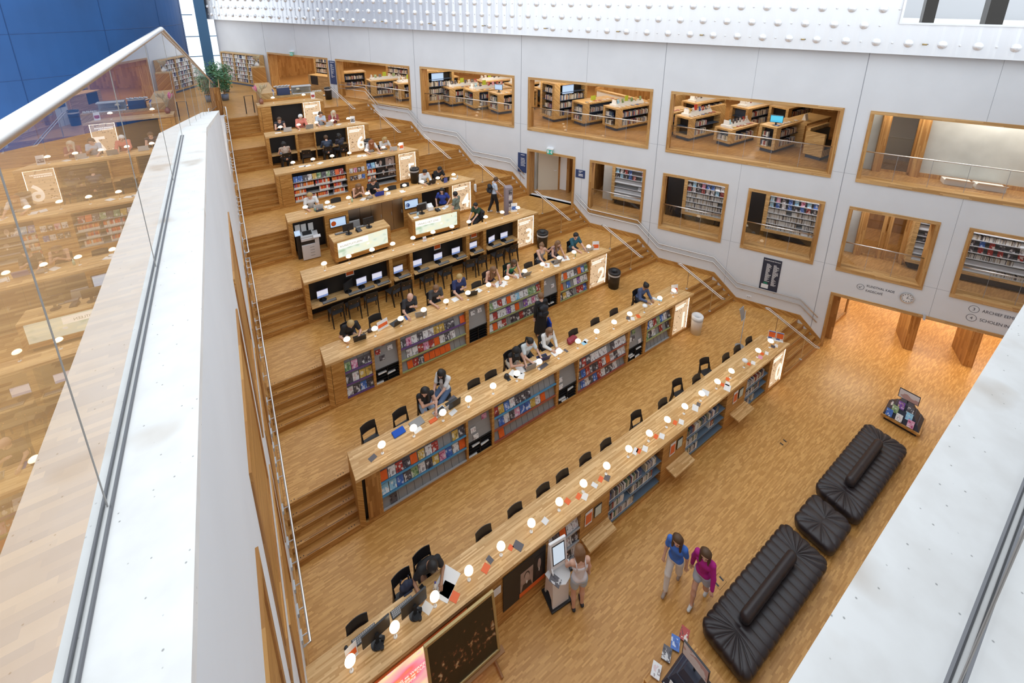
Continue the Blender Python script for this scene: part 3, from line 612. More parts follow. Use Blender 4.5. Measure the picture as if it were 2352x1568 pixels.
for j, (x, z, ch) in enumerate([(2.88, .95, 'w'), (3.05, .95, 'p'), (3.22, .95, 'k'), (3.38, .95, 'w'), (2.88, .60, 'k'), (3.05, .60, 'k'), (3.22, .60, 'w'), (3.38, .60, 'b')]):
    o = put('leaflet', MAGM[ch], (x, yn(5) - .004, 5 * H + z), (0, 0, 0), f'{COV[ch][0]} leaflet, {ordw(j % 4)} from left in the {"upper" if j < 4 else "lower"} row on desk five', 'leaflet', 'leaflets on the panel of desk five'); o.scale = (.85, 1, .9)
# ------------------------------------------------------------------ table lamps
def make_lamp(lit):
    t = thing('table_lamp', 'x', 'lamp')
    mb = MB(); mb.lathe([(.0, 0), (.036, 0), (.038, .004), (.034, .012), (.008, .016), (.0, .016)], n=16); mb.obj('base', 'opal', t, smooth=True)
    mb = MB(); mb.cyl((0, 0, .012), (0, 0, .235), .0055, n=8); mb.obj('stem', M.get('brass') or M.setdefault('brass', mk('lamp_brass', (.60, .38, .16), .3, 1)), t, smooth=True)
    mb = MB(); pr = [(.0, -.006), (.06, -.006), (.083, -.004), (.089, .006), (.087, .022), (.079, .04), (.064, .055), (.044, .067), (.022, .073), (.0005, .075)]
    mb.lathe([(r, z + .25) for r, z in pr], n=20); mb.obj('lamp_shade', 'lamp' if lit else 'opal', t, smooth=True)
    return t
LX = {0: (-.75, 19), 1: (.70, 15), 2: (.67, 13), 3: (.70, 11), 4: (.67, 9), 5: (.73, 7), 6: (.68, 5)}
LPR = {}
PAT = [0, .745, 1.49, 2.235]
for n, (x0, k) in LX.items():
    for i in range(k):
        off = -.745 * i; wob = (-.02, -.03, 0, .03)[(i + 1) % 4]
        lit = (n, i) not in ((0, 16), (1, 12))
        if lit not in LPR: LPR[lit] = (make_lamp(lit), [0])
        src, used = LPR[lit]; loc = (x0 + .745 * i + wob * .6, yn(n) + (.28 if n < 2 else .34 if n == 2 else .36), ztop(n))
        lab = f'{"lit" if lit else "unlit"} white dome table lamp, {ordw(i)} from left on desk {NW[n]}'
        if not used[0]: src.location = loc; src['label'] = lab_(lab); src['group'] = 'table lamps on the reading desks'; used[0] = 1
        else: copy_tree(src, loc, 0, lab, 'table lamps on the reading desks')
for i, x in enumerate((.74, 2.15)): copy_tree(LPR[True][0], (x, yn(7) + .36, ztop(7)), 0, f'lit white dome table lamp, {ORD[i]} from left on desk seven', 'table lamps on the reading desks')
# ------------------------------------------------------------------ chairs
def make_chair():
    t = thing('chair', 'x', 'chair'); m = 'chair'     # faces +y, seat centre at origin
    mb = MB(); mb.hexa([(-.19, -.19, .425), (.19, -.19, .425), (.205, .20, .44), (-.205, .20, .44)], [(-.19, -.19, .445), (.19, -.19, .445), (.205, .20, .46), (-.205, .20, .46)]); mb.obj('seat', m, t, bevel=.006)
    mb = MB(); n = 8; vs = []
    for i in range(n + 1):
        x = -.19 + .38 * i / n; b = -.03 * (1 - (x / .19) ** 2); zt = .80 + .018 * (1 - (x / .19) ** 2)
        vs += [(x, -.205 + b, .60), (x, -.255 + b, zt), (x, -.243 + b, zt), (x, -.193 + b, .60)]
    fs = [(0, 1, 2, 3), (4 * n, 4 * n + 3, 4 * n + 2, 4 * n + 1)]
    for i in range(n):
        for j in range(4): fs.append((4 * i + j, 4 * i + 4 + j, 4 * i + 4 + (j + 1) % 4, 4 * i + (j + 1) % 4))
    mb.add(vs, fs); bk = mb.obj('backrest', m, t, smooth=False)
    mb = MB()
    for x in (-.1, .1): mb.cyl((x, -.236, .66), (x, -.243, .66), .012, n=8)
    mb.obj('rivet', M.setdefault('copper', mk('copper_rivet', (.75, .35, .18), .35, .6)), bk)
    for sx in (-1, 1):
        mb = MB(); mb.hexa([(sx * .19 - .012, .17, 0), (sx * .19 + .012, .17, 0), (sx * .19 + .012, .195, 0), (sx * .19 - .012, .195, 0)], [(sx * .175 - .022, .13, .43), (sx * .175 + .022, .13, .43), (sx * .175 + .022, .185, .43), (sx * .175 - .022, .185, .43)]); mb.obj('leg', m, t)
        mb = MB(); x = sx * .18
        mb.hexa([(x - .014, -.29, 0), (x + .014, -.29, 0), (x + .014, -.255, 0), (x - .014, -.255, 0)], [(x - .018, -.215, .43), (x + .018, -.215, .43), (x + .018, -.13, .43), (x - .018, -.13, .43)])
        mb.hexa([(x - .018, -.215, .43), (x + .018, -.215, .43), (x + .018, -.13, .43), (x - .018, -.13, .43)], [(x - .012, -.228, .66), (x + .012, -.228, .66), (x + .012, -.20, .66), (x - .012, -.20, .66)]); mb.obj('leg', m, t)
    return t
CH0 = make_chair(); CHU = [0]
def chair(x, y, z, rz, label, group='black chairs along the desks'):
    if not CHU[0]: CHU[0] = 1; CH0.location = (x, y, z); CH0.rotation_euler = (0, 0, rz); CH0['label'] = lab_(label); CH0['group'] = group; return CH0
    return copy_tree(CH0, (x, y, z), rz, label, group)
PI = math.pi
T_ = .57
CHX = {0: [(-.54, 0, T_), (.38, .1, .80), (.85, .08, .92), (2.09, 0, T_), (2.89, 0, T_), (3.67, 0, T_), (4.25, 0, T_), (4.98, 0, T_), (5.68, 0, T_), (6.95, -.1, .72), (7.9, 0, T_), (8.8, -.15, .80), (9.45, 0, T_), (10.2, -.25, .86), (10.98, 0, T_), (11.62, 0, T_), (12.31, 0, T_)],
       1: [(.61, .15, .86), (1.38, .12, .80), (2.06, .1, .93), (2.60, -.3, 1.15), (3.35, 0, T_), (3.89, 0, T_), (4.72, .05, .93), (5.22, 0, .96), (5.98, 0, .95), (6.9, 0, T_), (7.83, 0, T_), (8.69, 0, T_), (10.15, 0, .9)],
       2: [(.83, 0, .92), (1.62, .05, .80), (2.64, .05, .93), (3.5, .05, .93), (4.34, 0, .93), (4.95, 0, T_), (5.56, .1, .93), (6.4, 0, .93), (7.08, 0, T_), (7.78, 0, .93), (8.42, 0, .93), (9.36, -.1, .93)],
       4: [(.9, 0, .9), (1.79, 0, T_), (2.66, 0, .9), (3.26, .1, .9), (4.0, 0, T_), (4.55, 0, T_), (5.45, 0, .9), (6.1, 0, .9)], 5: [(4.02, 0, .9), (4.63, .1, .9)], 6: [(.69, 0, .9), (1.59, 0, .9), (2.47, 0, .9), (3.06, 0, .9)]}
for n, l in CHX.items():
    for i, (x, r, dy) in enumerate(l):
        chair(x, yn(n) + dy, (n + 1) * H, PI + r, f'black wooden chair, {ordw(i)} from left along the uphill side of desk {NW[n]}')
for i, x in enumerate((.76, 1.28, 1.86, 2.62, 3.02, 3.82, 4.50, 5.50, 5.95, 6.72, 7.36)):
    chair(x, yn(3) - .38, 3 * H, (.12, .05, -.05, .3, .0, .05, .1, -.2, .0, .05, 0)[i], f'black wooden chair, {ordw(i)} from left at the computer niches of desk three')
for i, x in enumerate((.66, 1.52, 2.42, 3.08)):
    chair(x, yn(6) - .42, 6 * H, (.1, -.2, 0, .15)[i], f'black wooden chair, {ordw(i)} from left at the niches of desk six')
# ------------------------------------------------------------------ rooms behind the right wall
def wbox(name, mats, boxes, kind=True):
    mb = MB()
    for b in boxes: mb.box(*b)
    o = mb.obj(name, mats, mat=WM); return st(o) if kind else o
M['rfloor'] = wood('oak_room_floor', (0.36, 0.18, 0.055), (0.50, 0.27, 0.10), 0.25, 0.03, 'X', 0.3)
M['concd'] = mk('raw_concrete', (0.55, 0.57, 0.55), .6, noise=.12, nscale=1.5)
M['vwood'] = wood('oak_wall_boards', (.34, .16, .045), (.5, .27, .09), .6, .12, 'V', .45)
M['cream'] = mk('cream_paint', (.70, .64, .52), .5)
wbox('floor', 'rfloor', [(-32, .35, 6.5, 9.5, 11.5, 6.8)]); wbox('floor', 'rfloor', [(-11.5, .35, 3.1, 9.5, 6, 3.4)]); wbox('floor', 'floor', [(2.0, .3, -.2, 12, 14, -.004)])
wbox('ceiling', 'white', [(-32, .35, 9.45, 9.5, 11.5, 9.6)]); wbox('ceiling', 'white', [(-11.5, .35, 6.3, 9.5, 6, 6.45)]); wbox('ceiling', 'white', [(2.5, .35, 2.75, 11.8, 14, 2.9)])
wbox('wall_back', 'vwood', [(-32, 11.4, 6.8, 9.5, 11.5, 9.5), (-32, .35, 6.8, -31.9, 11.4, 9.5), (9.4, .35, 6.8, 9.5, 11.4, 9.5)]); wbox('wall_back', 'vwood', [(-11.5, 5.9, 3.4, 9.5, 6, 6.4), (-11.5, .35, 3.4, -11.4, 6, 6.4), (9.4, .35, 3.4, 9.5, 6, 6.4)])
wbox('wall_back', 'vwood', [(2.4, .35, 0, 2.5, 14, 2.8), (2.4, 13.9, 0, 12, 14, 2.8), (11.8, .3, 0, 11.9, 14, 2.8)])
# unseen area lamps without fixtures, added below the ceilings to brighten these rooms
def room_fill(s, w, z, p, sx=1.2, sy_=.3, col=(1, .88, .70)):
    l = bpy.data.lights.new('room_fill_lamp', 'AREA'); l.energy = p; l.color = col; l.shape = 'RECTANGLE'; l.size = sx; l.size_y = sy_
    o = bpy.data.objects.new('room_fill_lamp', l); COL.objects.link(o); o.matrix_world = WM @ Matrix.Translation((s, w, z))
for s in np.arange(-29, 3, 3.6): 
    for w in (1.6, 4.8, 8.2): room_fill(float(s), w, 9.40, 44, 2.4, .5, (1, .91, .76))
for s in (4.4, 6.6, 8.4): room_fill(s, .95, 9.40, 30, 1.5, .3, (1, .93, .82))
for s in (-10, -6, -3.2, -.6, 2.0, 4.4, 7.4): room_fill(s, .72, 6.25, 26, 1.8, .25, (.95, .96, 1.0))
for s, w in ((-8.2, 3.5), (4.2, 3.4)): room_fill(s, w, 6.25, 45, 1.2, .5)
for s in (4.5, 7.5, 10): 
    for w in (1.5, 5, 9): room_fill(s, w, 2.70, 55, 2, .5, (1, .9, .75))
# --- library shelving islands (long axis along the desks), front corner at the hall side
rb = random.Random(3)
DISP = {}
SPC = ['sp_w', 'sp_k', 'sp_r', 'sp_b', 'sp_t']
for k_, c_ in zip(SPC, ((.66, .64, .60), (.07, .06, .07), (.32, .07, .06), (.07, .12, .28), (.46, .36, .24))): M[k_] = mk('spine_' + k_[3:], c_, .5)
MASS = MB()   # the many far spines nobody could count
def spine_row(mb, x0, x1, y, z, h, axis):  # along x with spines facing -y, or along y facing -x
    a = x0
    while a < x1 - .03:
        w = rb.uniform(.022, .05); hh = h * rb.uniform(.72, 1.0); k = rb.choice((0, 0, 0, 1, 2, 3, 4, 4))
        if rb.random() > .06:
            if axis == 'x': mb.box(a, y, z, a + w - .003, y + .14, z + hh, k)
            else: mb.box(y, a, z, y + .14, a + w - .003, z + hh, k)
        a += w
BKL = [book_mesh(w, h, .14, 'spine') for w, h in ((.03, .2), (.04, .22), (.05, .2))]
ICNT = [0]
def island(x, y, wy, L_, h, label, low=1, shelves=2, niche=True, fill=.95, nb=True, endfill=.9, top=None):
    """x, y: the corner where the end face meets the long face that looks towards the camera (-y)."""
    ICNT[0] += 1; z0 = 6.8
    t = thing('shelving_island', label, 'bookcase', (x, y, z0), 0, 'oak shelving islands behind the upper windows')
    mb = MB(); mb.box(.10, .10, 0, L_ - .1, wy - .1, .15); mb.obj('plinth', 'plinth', t)
    T = .075; b0 = .15
    mb = MB(); mb.box(0, 0, h - T, L_, wy, h); mb.box(0, 0, b0, L_, wy, b0 + T); mb.box(0, 0, b0 + T, .34, T * 1.6, h - T); mb.box(0, wy - T * 1.6, b0 + T, .34, wy, h - T)
    mb.box(L_ - .09, 0, b0 + T, L_, wy, h - T); mb.obj('frame', 'island', t)
    mb = MB(); mb.box(.30, .3, b0 + T, L_ - .09, wy - .3, h - T); mb.box(.26, T * 1.6, b0 + T, .30, wy - T * 1.6, h - T); mb.obj('back_panel', 'black' if ICNT[0] % 2 else 'plinth', t)
    mb = MB(); hh = (h - 2 * T - b0) / shelves
    for k in range(1, shelves): mb.box(.04, T * 1.6, b0 + T + hh * k - .01, .3, wy - T * 1.6, b0 + T + hh * k + .01); mb.box(.34, .03, b0 + T + hh * k - .01, L_ - .09, .3, b0 + T + hh * k + .01)
    if shelves > 1: mb.obj('shelf', 'plinth', t)
    for k in range(shelves):
        z = z0 + b0 + T + hh * k + (.01 if k else 0)
        spine_row(MASS, x + .36, x + .36 + (L_ - .46) * fill, y + .05, z, min(.24, hh * .86), 'x')
        yy = y + wy - T * 1.6 - .02; n_ = 0
        while niche and yy > y + T * 1.6 + .04 + (wy - .3) * (1 - endfill):
            me = rb.choice(BKL); w = max(v.co.x for v in me.vertices) * 2
            o = put('library_book', me, (x + .05, yy - w / 2, z), (0, 0, -PI / 2), f'book, {ordw(n_)} from left on {("bottom", "second", "third", "top")[k]} end shelf of {label.replace(",", "")}', 'book', 'books in the ends of the shelving islands'); o.scale = (1, 1, min(1, hh * .9 / .22)); yy -= w + .004; n_ += 1
    return t
def display(x, y, L_, h, codes, where, sign=None):
    """grey book ridge on an island with face-out books."""
    z = 6.8 + h
    t = thing('book_display_ridge', f'grey metal display ridge on the {where}', 'display stand', (x, y, z))
    mb = MB(); mb.prof([(-.17, 0), (-.02, .16), (.02, .16), (.17, 0)], 0, L_); mb.obj('ridge', 'lgrey', t); mb = MB(); mb.box(-.16, -.2, 0, 0, .2, .1); mb.hexa([(-.12, -.12, .1), (-.06, -.12, .1), (-.06, .12, .1), (-.12, .12, .1)], [(-.09, -.12, .30), (-.06, -.12, .30), (-.06, .12, .30), (-.09, .12, .30)]); mb.obj('leaflet_holder', 'white', t)
    for i, ch in enumerate(codes):
        if ch == '.': continue
        p = L_ / len(codes)
        if ch == 'G':
            mb = MB(); mb.box(-.11, -.006, 0, .11, .006, .30); o = mb.obj('topic_sign', M.setdefault('lime', mk('lime_sign', (.45, .55, .05), .5)), None, loc=(x + p * (i + .5), y + .03, z + .12)); tag(o, f'lime green topic sign above the books on the {where}', 'sign'); continue
        if ch == 'R':
            mb = MB(); mb.box(-.11, -.006, 0, .11, .006, .30); o = mb.obj('topic_sign', M.setdefault('redsign', mk('red_sign', (.62, .07, .04), .5)), None, loc=(x + p * (i + .5), y + .03, z + .12)); tag(o, f'red topic sign above the books on the {where}', 'sign'); continue
        put('display_book', MAGM[ch], (x + p * (i + .5), y - .06, z + .08), (-.25, 0, .1), f'{COV[ch][0]} book, {ordw(i)} from left standing on the {where}', 'book', 'face-out books on the display ridges')
def lying(x, y, L_, h, wy, where, n=7):
    for i in range(n):
        ch = rb.choice('wwkwyrb'); mb = MB(); w, d = .15, .21; o = put('lying_book', MAGM[ch], (x + .15 + (L_ - .3) * (i + .5) / n, y + .10 + rb.uniform(0, .05), 6.8 + h + .012 ), (-PI / 2, 0, rb.uniform(-.3, .3)), f'{COV[ch][0]} book lying {ordw(i)} along the front edge of the {where}', 'book', 'books lying on the shelving islands'); o.scale = (.8, 1.6, .6)
ISL = [('first island behind the second long upper window, left of two others', 9.05, 14.17, 1.22, 2.3, 1.03, 'kkyGkwkr'), ('second island behind the second long upper window, in the middle', 9.75, 12.69, 1.25, 2.5, 1.06, 'ckGrprr'), ('third island behind the second long upper window, below the small screen', 10.42, 11.27, 1.05, 2.5, 1.08, None),
       ('low island behind the third long upper window, beside the tall bookcase', 12.70, 7.22, .90, 2.3, 1.12, None), ('island behind the third long upper window, with green books on top', 13.42, 5.77, .93, 2.4, 1.07, 'cgGgyg'), ('cut-off island at the right end of the third long upper window', 14.35, 4.05, .75, 2.2, 1.05, None),
       ('island at the left end of the fourth long upper window', 14.95, 3.01, .82, 2.2, 1.03, 'ywRbrkw'), ('lowest island in the fourth long upper window', 15.72, 1.62, .75, 2.1, .74, 'ckkkrw'), ('island carrying a bright blue screen in the fourth long upper window', 16.45, .20, .70, 2.1, 1.08, None)]
for i, (lab, x, y, wy, L_, h, codes) in enumerate(ISL):
    sh2 = lab.split(',')[0].replace(' long upper', '')
    island(x, y, wy, L_, h, lab, shelves=1 if h < .8 else 2, fill=(.95, .95, .95, .95, .9, .9, .5, .9, .85)[i], endfill=(.55, .6, .85, .9, .6, .7, .0, .95, .5)[i])
    if codes: display(x + .35, y + wy * .55, L_ - .6, h, codes, sh2)
    lying(x, y, L_, h, wy, sh2)
# second rows further back: same furniture, seen over the first
for i, (x, y, wy, L_, h, codes, lab) in enumerate([(11.6, 15.0, 1.1, 2.4, 1.05, 'wGkkgr', 'rear island behind the second long upper window, at left'), (12.6, 13.2, 1.1, 2.6, 1.05, 'wkgGkrw', 'rear island behind the second long upper window, at right'), (13.3, 11.3, 1.0, 2.6, 1.05, 'wrrkrw', 'rear island nearest the tall bookcase of the third window'),
      (17.6, 4.6, .9, 2.4, 1.05, 'wkRwk', 'rear island at far left of the fourth long upper window'), (18.6, 2.6, .9, 2.4, 1.08, 'wrRkk', 'rear island in the middle of the fourth long upper window'), (20.2, 1.6, .9, 2.4, 1.1, None, 'tall rear island at right of the fourth long upper window'), (6.0, 18.6, 1.0, 2.2, 1.05, 'gkGwgk', 'island seen through the first long upper window, at left'), (7.1, 16.9, 1.0, 2.2, 1.05, 'wGkgr', 'island seen through the first long upper window, at right'), (8.9, 17.6, 1.0, 2.4, 1.05, 'wkgGk', 'rear island seen through the first long upper window')]):
    island(x, y, wy, L_, h, lab, niche=i in (6, 7), endfill=.5)
    if codes: display(x + .3, y + wy * .5, L_ - .5, h, codes, lab.replace(',', '').replace(' long upper', ''))
def tall_case(x, y, wy, L_, h, label, scr):
    t = thing('tall_bookcase', label, 'bookcase', (x, y, 6.8)); T = .1
    mb = MB(); mb.box(.1, .1, 0, L_ - .1, wy - .1, .15); mb.obj('plinth', 'plinth', t)
    mb = MB(); mb.box(0, 0, h - T, L_, wy, h); mb.box(0, 0, .15, L_, wy, .27); mb.box(0, 0, .27, .36, .16, h - T); mb.box(0, wy - .16, .27, .36, wy, h - T); mb.box(L_ - .14, 0, .27, L_, wy, h - T); mb.obj('frame', 'island', t)
    mb = MB(); mb.box(.3, .32, .27, L_ - .14, wy - .1, h - T); mb.box(.26, .16, .27, .3, wy - .16, h - T); mb.obj('back_panel', 'black', t)
    mb = MB(); hh = (h - T - .27) / 4
    for k in range(1, 4): mb.box(.03, .16, .27 + hh * k - .01, .3, wy - .16, .27 + hh * k + .01); mb.box(.36, .03, .27 + hh * k - .01, L_ - .14, .32, .27 + hh * k + .01)
    mb.obj('shelf', 'plinth', t)
    for k in range(4):
        z = 7.07 + hh * k
        if k < 3: spine_row(MASS, x + .4, x + L_ - .2, y + .06, z + .01, .27, 'x')
        spine_row(MASS, y + .2, y + wy * .72, x + .05, z + .01, .24, 'y')
    s = thing('wall_screen', f'lit white screen hanging inside the {label.split(",")[0]}', 'screen', (x + .55, y + .10, 6.8 + .27 + hh * 2.75)); mb = MB(); mb.box(0, 0, 0, .75, .03, .46); mb.obj('bezel', 'blackpl', s); mb = MB(); mb.box(.02, -.004, .02, .73, 0, .44); mb.obj('display', 'infoscreen', s)
tall_case(11.93, 8.54, 1.15, 2.1, 1.92, 'tall oak bookcase at the left of the third long upper window', 1)
tall_case(7.85, 15.05, 1.0, 1.9, 1.95, 'tall oak bookcase at the right of the first long upper window', 1)
# bench, table and low walls at the right of window four, stair well balustrade behind window three
t = thing('bench_seat', 'high-backed oak bench with dark cushions at the right end of the fourth long window', 'bench', (17.15, -1.22, 6.8))
mb = MB(); mb.box(0, 0, .15, .12, .66, 1.05); mb.box(.12, .58, .15, 1.7, .68, 1.15); mb.box(.12, 0, .15, 1.7, .58, .40); mb.obj('frame', 'island', t); mb = MB(); mb.box(.12, .03, .40, 1.6, .48, .5); mb.box(.12, .48, .5, 1.6, .58, 1.0); mb.obj('cushion', 'black', t); mb = MB(); mb.box(.1, .06, 0, 1.6, .6, .15); mb.obj('plinth', 'plinth', t)
t = thing('high_table', 'oak high table with a small white card holder in the fourth long window', 'table', (18.3, -.05, 6.8))
mb = MB(); mb.box(0, 0, .95, 2.2, .9, 1.05); mb.obj('tabletop', 'island', t)
for xx in (.0, 2.05): mb = MB(); mb.box(xx, .05, 0, xx + .15, .85, .95); mb.obj('leg', 'island', t)
t = thing('card_holder', 'small white card holder standing on the oak high table', 'sign', (18.9, .3, 7.85)); mb = MB(); mb.hexa([(-.12, -.08, 0), (.12, -.08, 0), (.12, .08, 0), (-.12, .08, 0)], [(-.12, -.01, .26), (.12, -.01, .26), (.12, .01, .26), (-.12, .01, .26)]); mb.obj('card', 'white', t)
mb = MB(); mb.box(16.2, 3.6, 6.8, 18.4, 3.75, 7.95); tag(mb.obj('oak_partition', 'island'), 'plain oak partition wall standing behind the lowest island of window four', 'partition')
mb = MB(); mb.box(16.0, 6.3, 6.8, 16.12, 9.9, 7.75); mb.box(15.98, 6.28, 7.75, 16.25, 9.9, 7.83, 1); mb.box(16.12, 6.3, 6.8, 19, 6.42, 7.9, 1); mb.hexa([(16.0, 9.9, 6.9), (19.5, 8.2, 6.9), (19.5, 8.35, 6.9), (16.0, 10.05, 6.9)], [(16.0, 9.9, 7.9), (19.5, 8.2, 9.3), (19.5, 8.35, 9.3), (16.0, 10.05, 7.9)], 2); tag(mb.obj('stairwell_balustrade', ['white', 'island', 'vwood']), 'white balustrade with oak capping around a stairwell behind the third window', 'balustrade')
def monitor(name, loc, rz, label, sx=.5, sz=.31, scr='pcscreen', stand=True, back=True, h=.12, tilt=0):
    t = thing(name, label, 'monitor', loc, rz)
    mb = MB(); mb.box(-sx / 2, .0, h, sx / 2, .035, h + sz); mb.obj('bezel', 'blackpl', t, bevel=.004)
    mb = MB(); mb.box(-sx / 2 + .016, -.003, h + .016, sx / 2 - .016, .0, h + sz - .016); mb.obj('display', scr, t)
    mb = MB(); mb.box(-.03, .03, .01, .03, .06, h + .12); mb.obj('stand', 'blackpl', t)
    mb = MB(); mb.lathe([(.0, 0), (.115, 0), (.115, .012), (.0, .018)], (0, .04, 0), 18); mb.obj('base', 'blackpl', t)
    return t
monitor('catalogue_screen', (16.75, .42, 6.8 + 1.09), -1.0, 'bright cyan catalogue screen on the island in the fourth long window', .46, .30, M.setdefault('cyanscr', screen('lit_cyan_screen', (.10, .62, .85), (.08, .5, .75), 1.0)))
monitor('catalogue_screen', (10.75, 11.8, 6.8 + 1.09), -1.0, 'pale catalogue screen on the third island of the second long window', .46, .30, 'infoscreen')
mb = MB(); mb.box(-.13, -.006, 0, .13, .006, .30); tag(mb.obj('topic_sign', M['redsign'], None, loc=(17.1, .55, 7.9)), 'red topic sign on the island with the bright blue screen', 'sign')
mb = MB(); mb.box(-.16, -.006, 0, .16, .006, .22); tag(mb.obj('topic_sign', M['lime'], None, loc=(13.6, 7.6, 7.93)), 'lime green sign on the low island beside the tall bookcase', 'sign')
# bookcases behind the open doorway at the top left
for i, (s, w, L_, h) in enumerate([(-27.6, 2.6, 1.9, 2.35), (-23.5, 5.2, 2.4, 2.3)]):
    t = thing('wall_bookcase', ('wide oak bookcase full of books inside the top left doorway', 'oak bookcase deeper inside the top left doorway')[i], 'bookcase'); t.matrix_world = WM @ Matrix.Translation((s, w, 6.8))
    mb = MB(); mb.box(0, 0, 0, .14, .35, h); mb.box(L_ - .14, 0, 0, L_, .35, h); mb.box(0, 0, h - .1, L_, .35, h); mb.box(0, .33, 0, L_, .35, h); mb.obj('frame', 'island', t)
    mb = MB(); mb.box(.14, .30, 0, L_ - .14, .33, h - .1); mb.obj('back_panel', 'black', t); mb = MB()
    for k in range(6): mb.box(.14, .02, .1 + .36 * k, L_ - .14, .3, .12 + .36 * k)
    mb.obj('shelf', 'lgrey', t)
    m2 = MASS; T0 = m2.T; m2.T = WM @ Matrix.Translation((s, w, 6.8))
    for k in range(6): spine_row(m2, .16, L_ - .2, .05, .12 + .36 * k, .26, 'x')
    m2.T = T0
t = thing('service_counter', 'oak information counter with a black front inside the top left doorway', 'counter'); t.matrix_world = WM @ Matrix.Translation((-26.3, 1.1, 6.8))
mb = MB(); mb.box(0, 0, 0, 1.9, .7, .95); mb.obj('body', 'island', t); mb = MB(); mb.box(.25, -.02, .35, .9, 0, .9); mb.obj('front_panel', 'black', t)
island(4.75, 22.3, 1.0, 2.0, 1.1, 'oak shelving island just inside the top left doorway', niche=True, endfill=.8)
o = MASS.obj('shelved_books', SPC); tag(o, 'rows of book spines on the shelves behind the upper windows', 'books', None, 'stuff')
# --- lower windows: walls of cases facing the hall
MASS2 = MB(WM)
def case_wall(s0, s1, rows, label, order):
    t = thing('media_shelving', label, 'shelving'); t.matrix_world = WM @ Matrix.Translation((s0, 1.05, 3.4)); L_ = s1 - s0
    mb = MB(); mb.box(0, 0, .28, L_, .45, .40); mb.box(-.14, 0, .28, 0, .45, 2.7); mb.box(L_, 0, .28, L_ + .14, .45, 2.7); mb.obj('frame', 'front' if 0 else 'island', t)
    mb = MB(); mb.box(0, .1, .03, L_, .45, .28); mb.obj('plinth', 'black', t); mb = MB(); mb.box(0, .30, .4, L_, .34, 2.7); mb.obj('back_panel', 'grey', t)
    for k, row in enumerate(rows):
        z = .42 + .235 * k
        mb = MB(); mb.box(0, .02, z - .01, L_, .3, z); mb.box(0, .012, z - .01, L_, .022, z + .02); mb.obj('shelf', 'lgrey', t)
        n = len(row); p = L_ / n; c = 0
        for i, ch in enumerate(row):
            x = p * i
            if ch == '|':
                MASS2.T = WM @ Matrix.Translation((s0, 1.05, 3.4)); a = x
                while a < x + p - .004: w = rb.uniform(.011, .017); MASS2.box(a, .06, z, a + w - .002, .2, z + .17 * rb.uniform(.9, 1), rb.choice((0, 0, 0, 0, 4, 1))); a += w
            elif ch == 'f':
                cc = rb.choice('kkwbbrcp'); me = MAGM[cc]
                o = bpy.data.objects.new('media_case', me); COL.objects.link(o); o.matrix_world = WM @ Matrix.Translation((s0 + x + p / 2, 1.05 + .08, 3.4 + z)) @ Matrix.Rotation(-.2, 4, 'X') @ Matrix.Diagonal((.82, 1, .80, 1))
                tag(o, f'{COV[cc][0]} case, {ordw(c)} facing case from left, {ordw(k)} shelf up, {order} lower window', 'media case', 'media cases in the lower windows'); c += 1
            elif ch == '_':
                mb = MB(); mb.hexa([(x, .03, z + .005), (x + p, .03, z + .005), (x + p, .04, z + .005), (x, .04, z + .005)], [(x, .13, z + .15), (x + p, .13, z + .15), (x + p, .14, z + .15), (x, .14, z + .15)]); mb.obj('sloped_panel', 'lgrey', t)
case_wall(-5.55, -3.6, ['__________', '__________', '.....____', '__________', 'fffff.ffff', 'ffff..ffff', '.....fffff', '||||||....', '__________'], 'steel shelving half empty of cases, behind the leftmost lower window', 'leftmost')
case_wall(-2.38, -.55, ['||||||||||', '||||||||||', '|||||||.||', '||||||||||', 'ffffffffff', 'ffffff_fff', 'fffff|||||', 'ffff||||||', '||||||||||'], 'steel shelving packed with cases, behind the second lower window from left', 'second')
case_wall(.72, 2.80, ['||||||_|||', '|||||.||||', '||||||||.|', '|||.||||||', 'ffffffffff', 'ffffffffff', '||||||||||', '|||||||.||', '||||||||||'], 'steel shelving packed with white cases, behind the third lower window from left', 'third')
case_wall(5.35, 5.9, ['_', '_', '_', 'f', 'f', '_', 'f', '_', '|'], 'narrow end of steel shelving seen in the fourth lower window', 'fourth')
case_wall(6.45, 8.9, ['____||||||', '__________', '||||||__ff', 'ffffffffff', 'ffffffffff', '||||||__||', '__________', '|||||||||', '__________'], 'steel shelving with sloped grey panels, behind the rightmost lower window', 'rightmost')
tag(MASS2.obj('case_spines', SPC), 'rows of thin case spines on the shelving behind the lower windows', 'cases', None, 'stuff')
wbox('wall_inner', ['black'], [(-3.2, 1.2, 3.4, -2.53, 1.3, 6.4), (.05, 1.2, 3.4, .57, 1.3, 6.4)])
wbox('wall_inner', ['concd'], [(-6.2, 1.45, 3.4, -5.7, 1.6, 6.4), (3.0, 1.45, 3.4, 3.75, 1.6, 6.4)])
wbox('trim_3', 'framev', [(3.75, 1.3, 3.4, 3.95, 1.7, 6.4), (5.15, 1.3, 3.4, 5.21, 1.7, 6.4), (4.50, 1.42, 3.4, 4.56, 1.48, 6.4), (4.62, 1.42, 3.4, 4.68, 1.48, 6.4)])
M['dglass'] = glass('door_glass', (.9, .88, .84))
def gdoor(n, s0, s1, w, z0, z1):
    d = st(thing('door_%d' % n, None, None)); d.matrix_world = WM; mb = MB(); mb.add([(s0, w, z0), (s1, w, z0), (s1, w, z1), (s0, w, z1)], [(0, 1, 2, 3)]); mb.obj('pane', 'dglass', d)
    mb = MB(); mb.box(s0, w - .02, z0, s1, w + .02, z0 + .08); mb.box(s0, w - .02, z0, s0 + .05, w + .02, z1); mb.box(s1 - .05, w - .02, z0, s1, w + .02, z1); mb.obj('frame', 'framev', d)
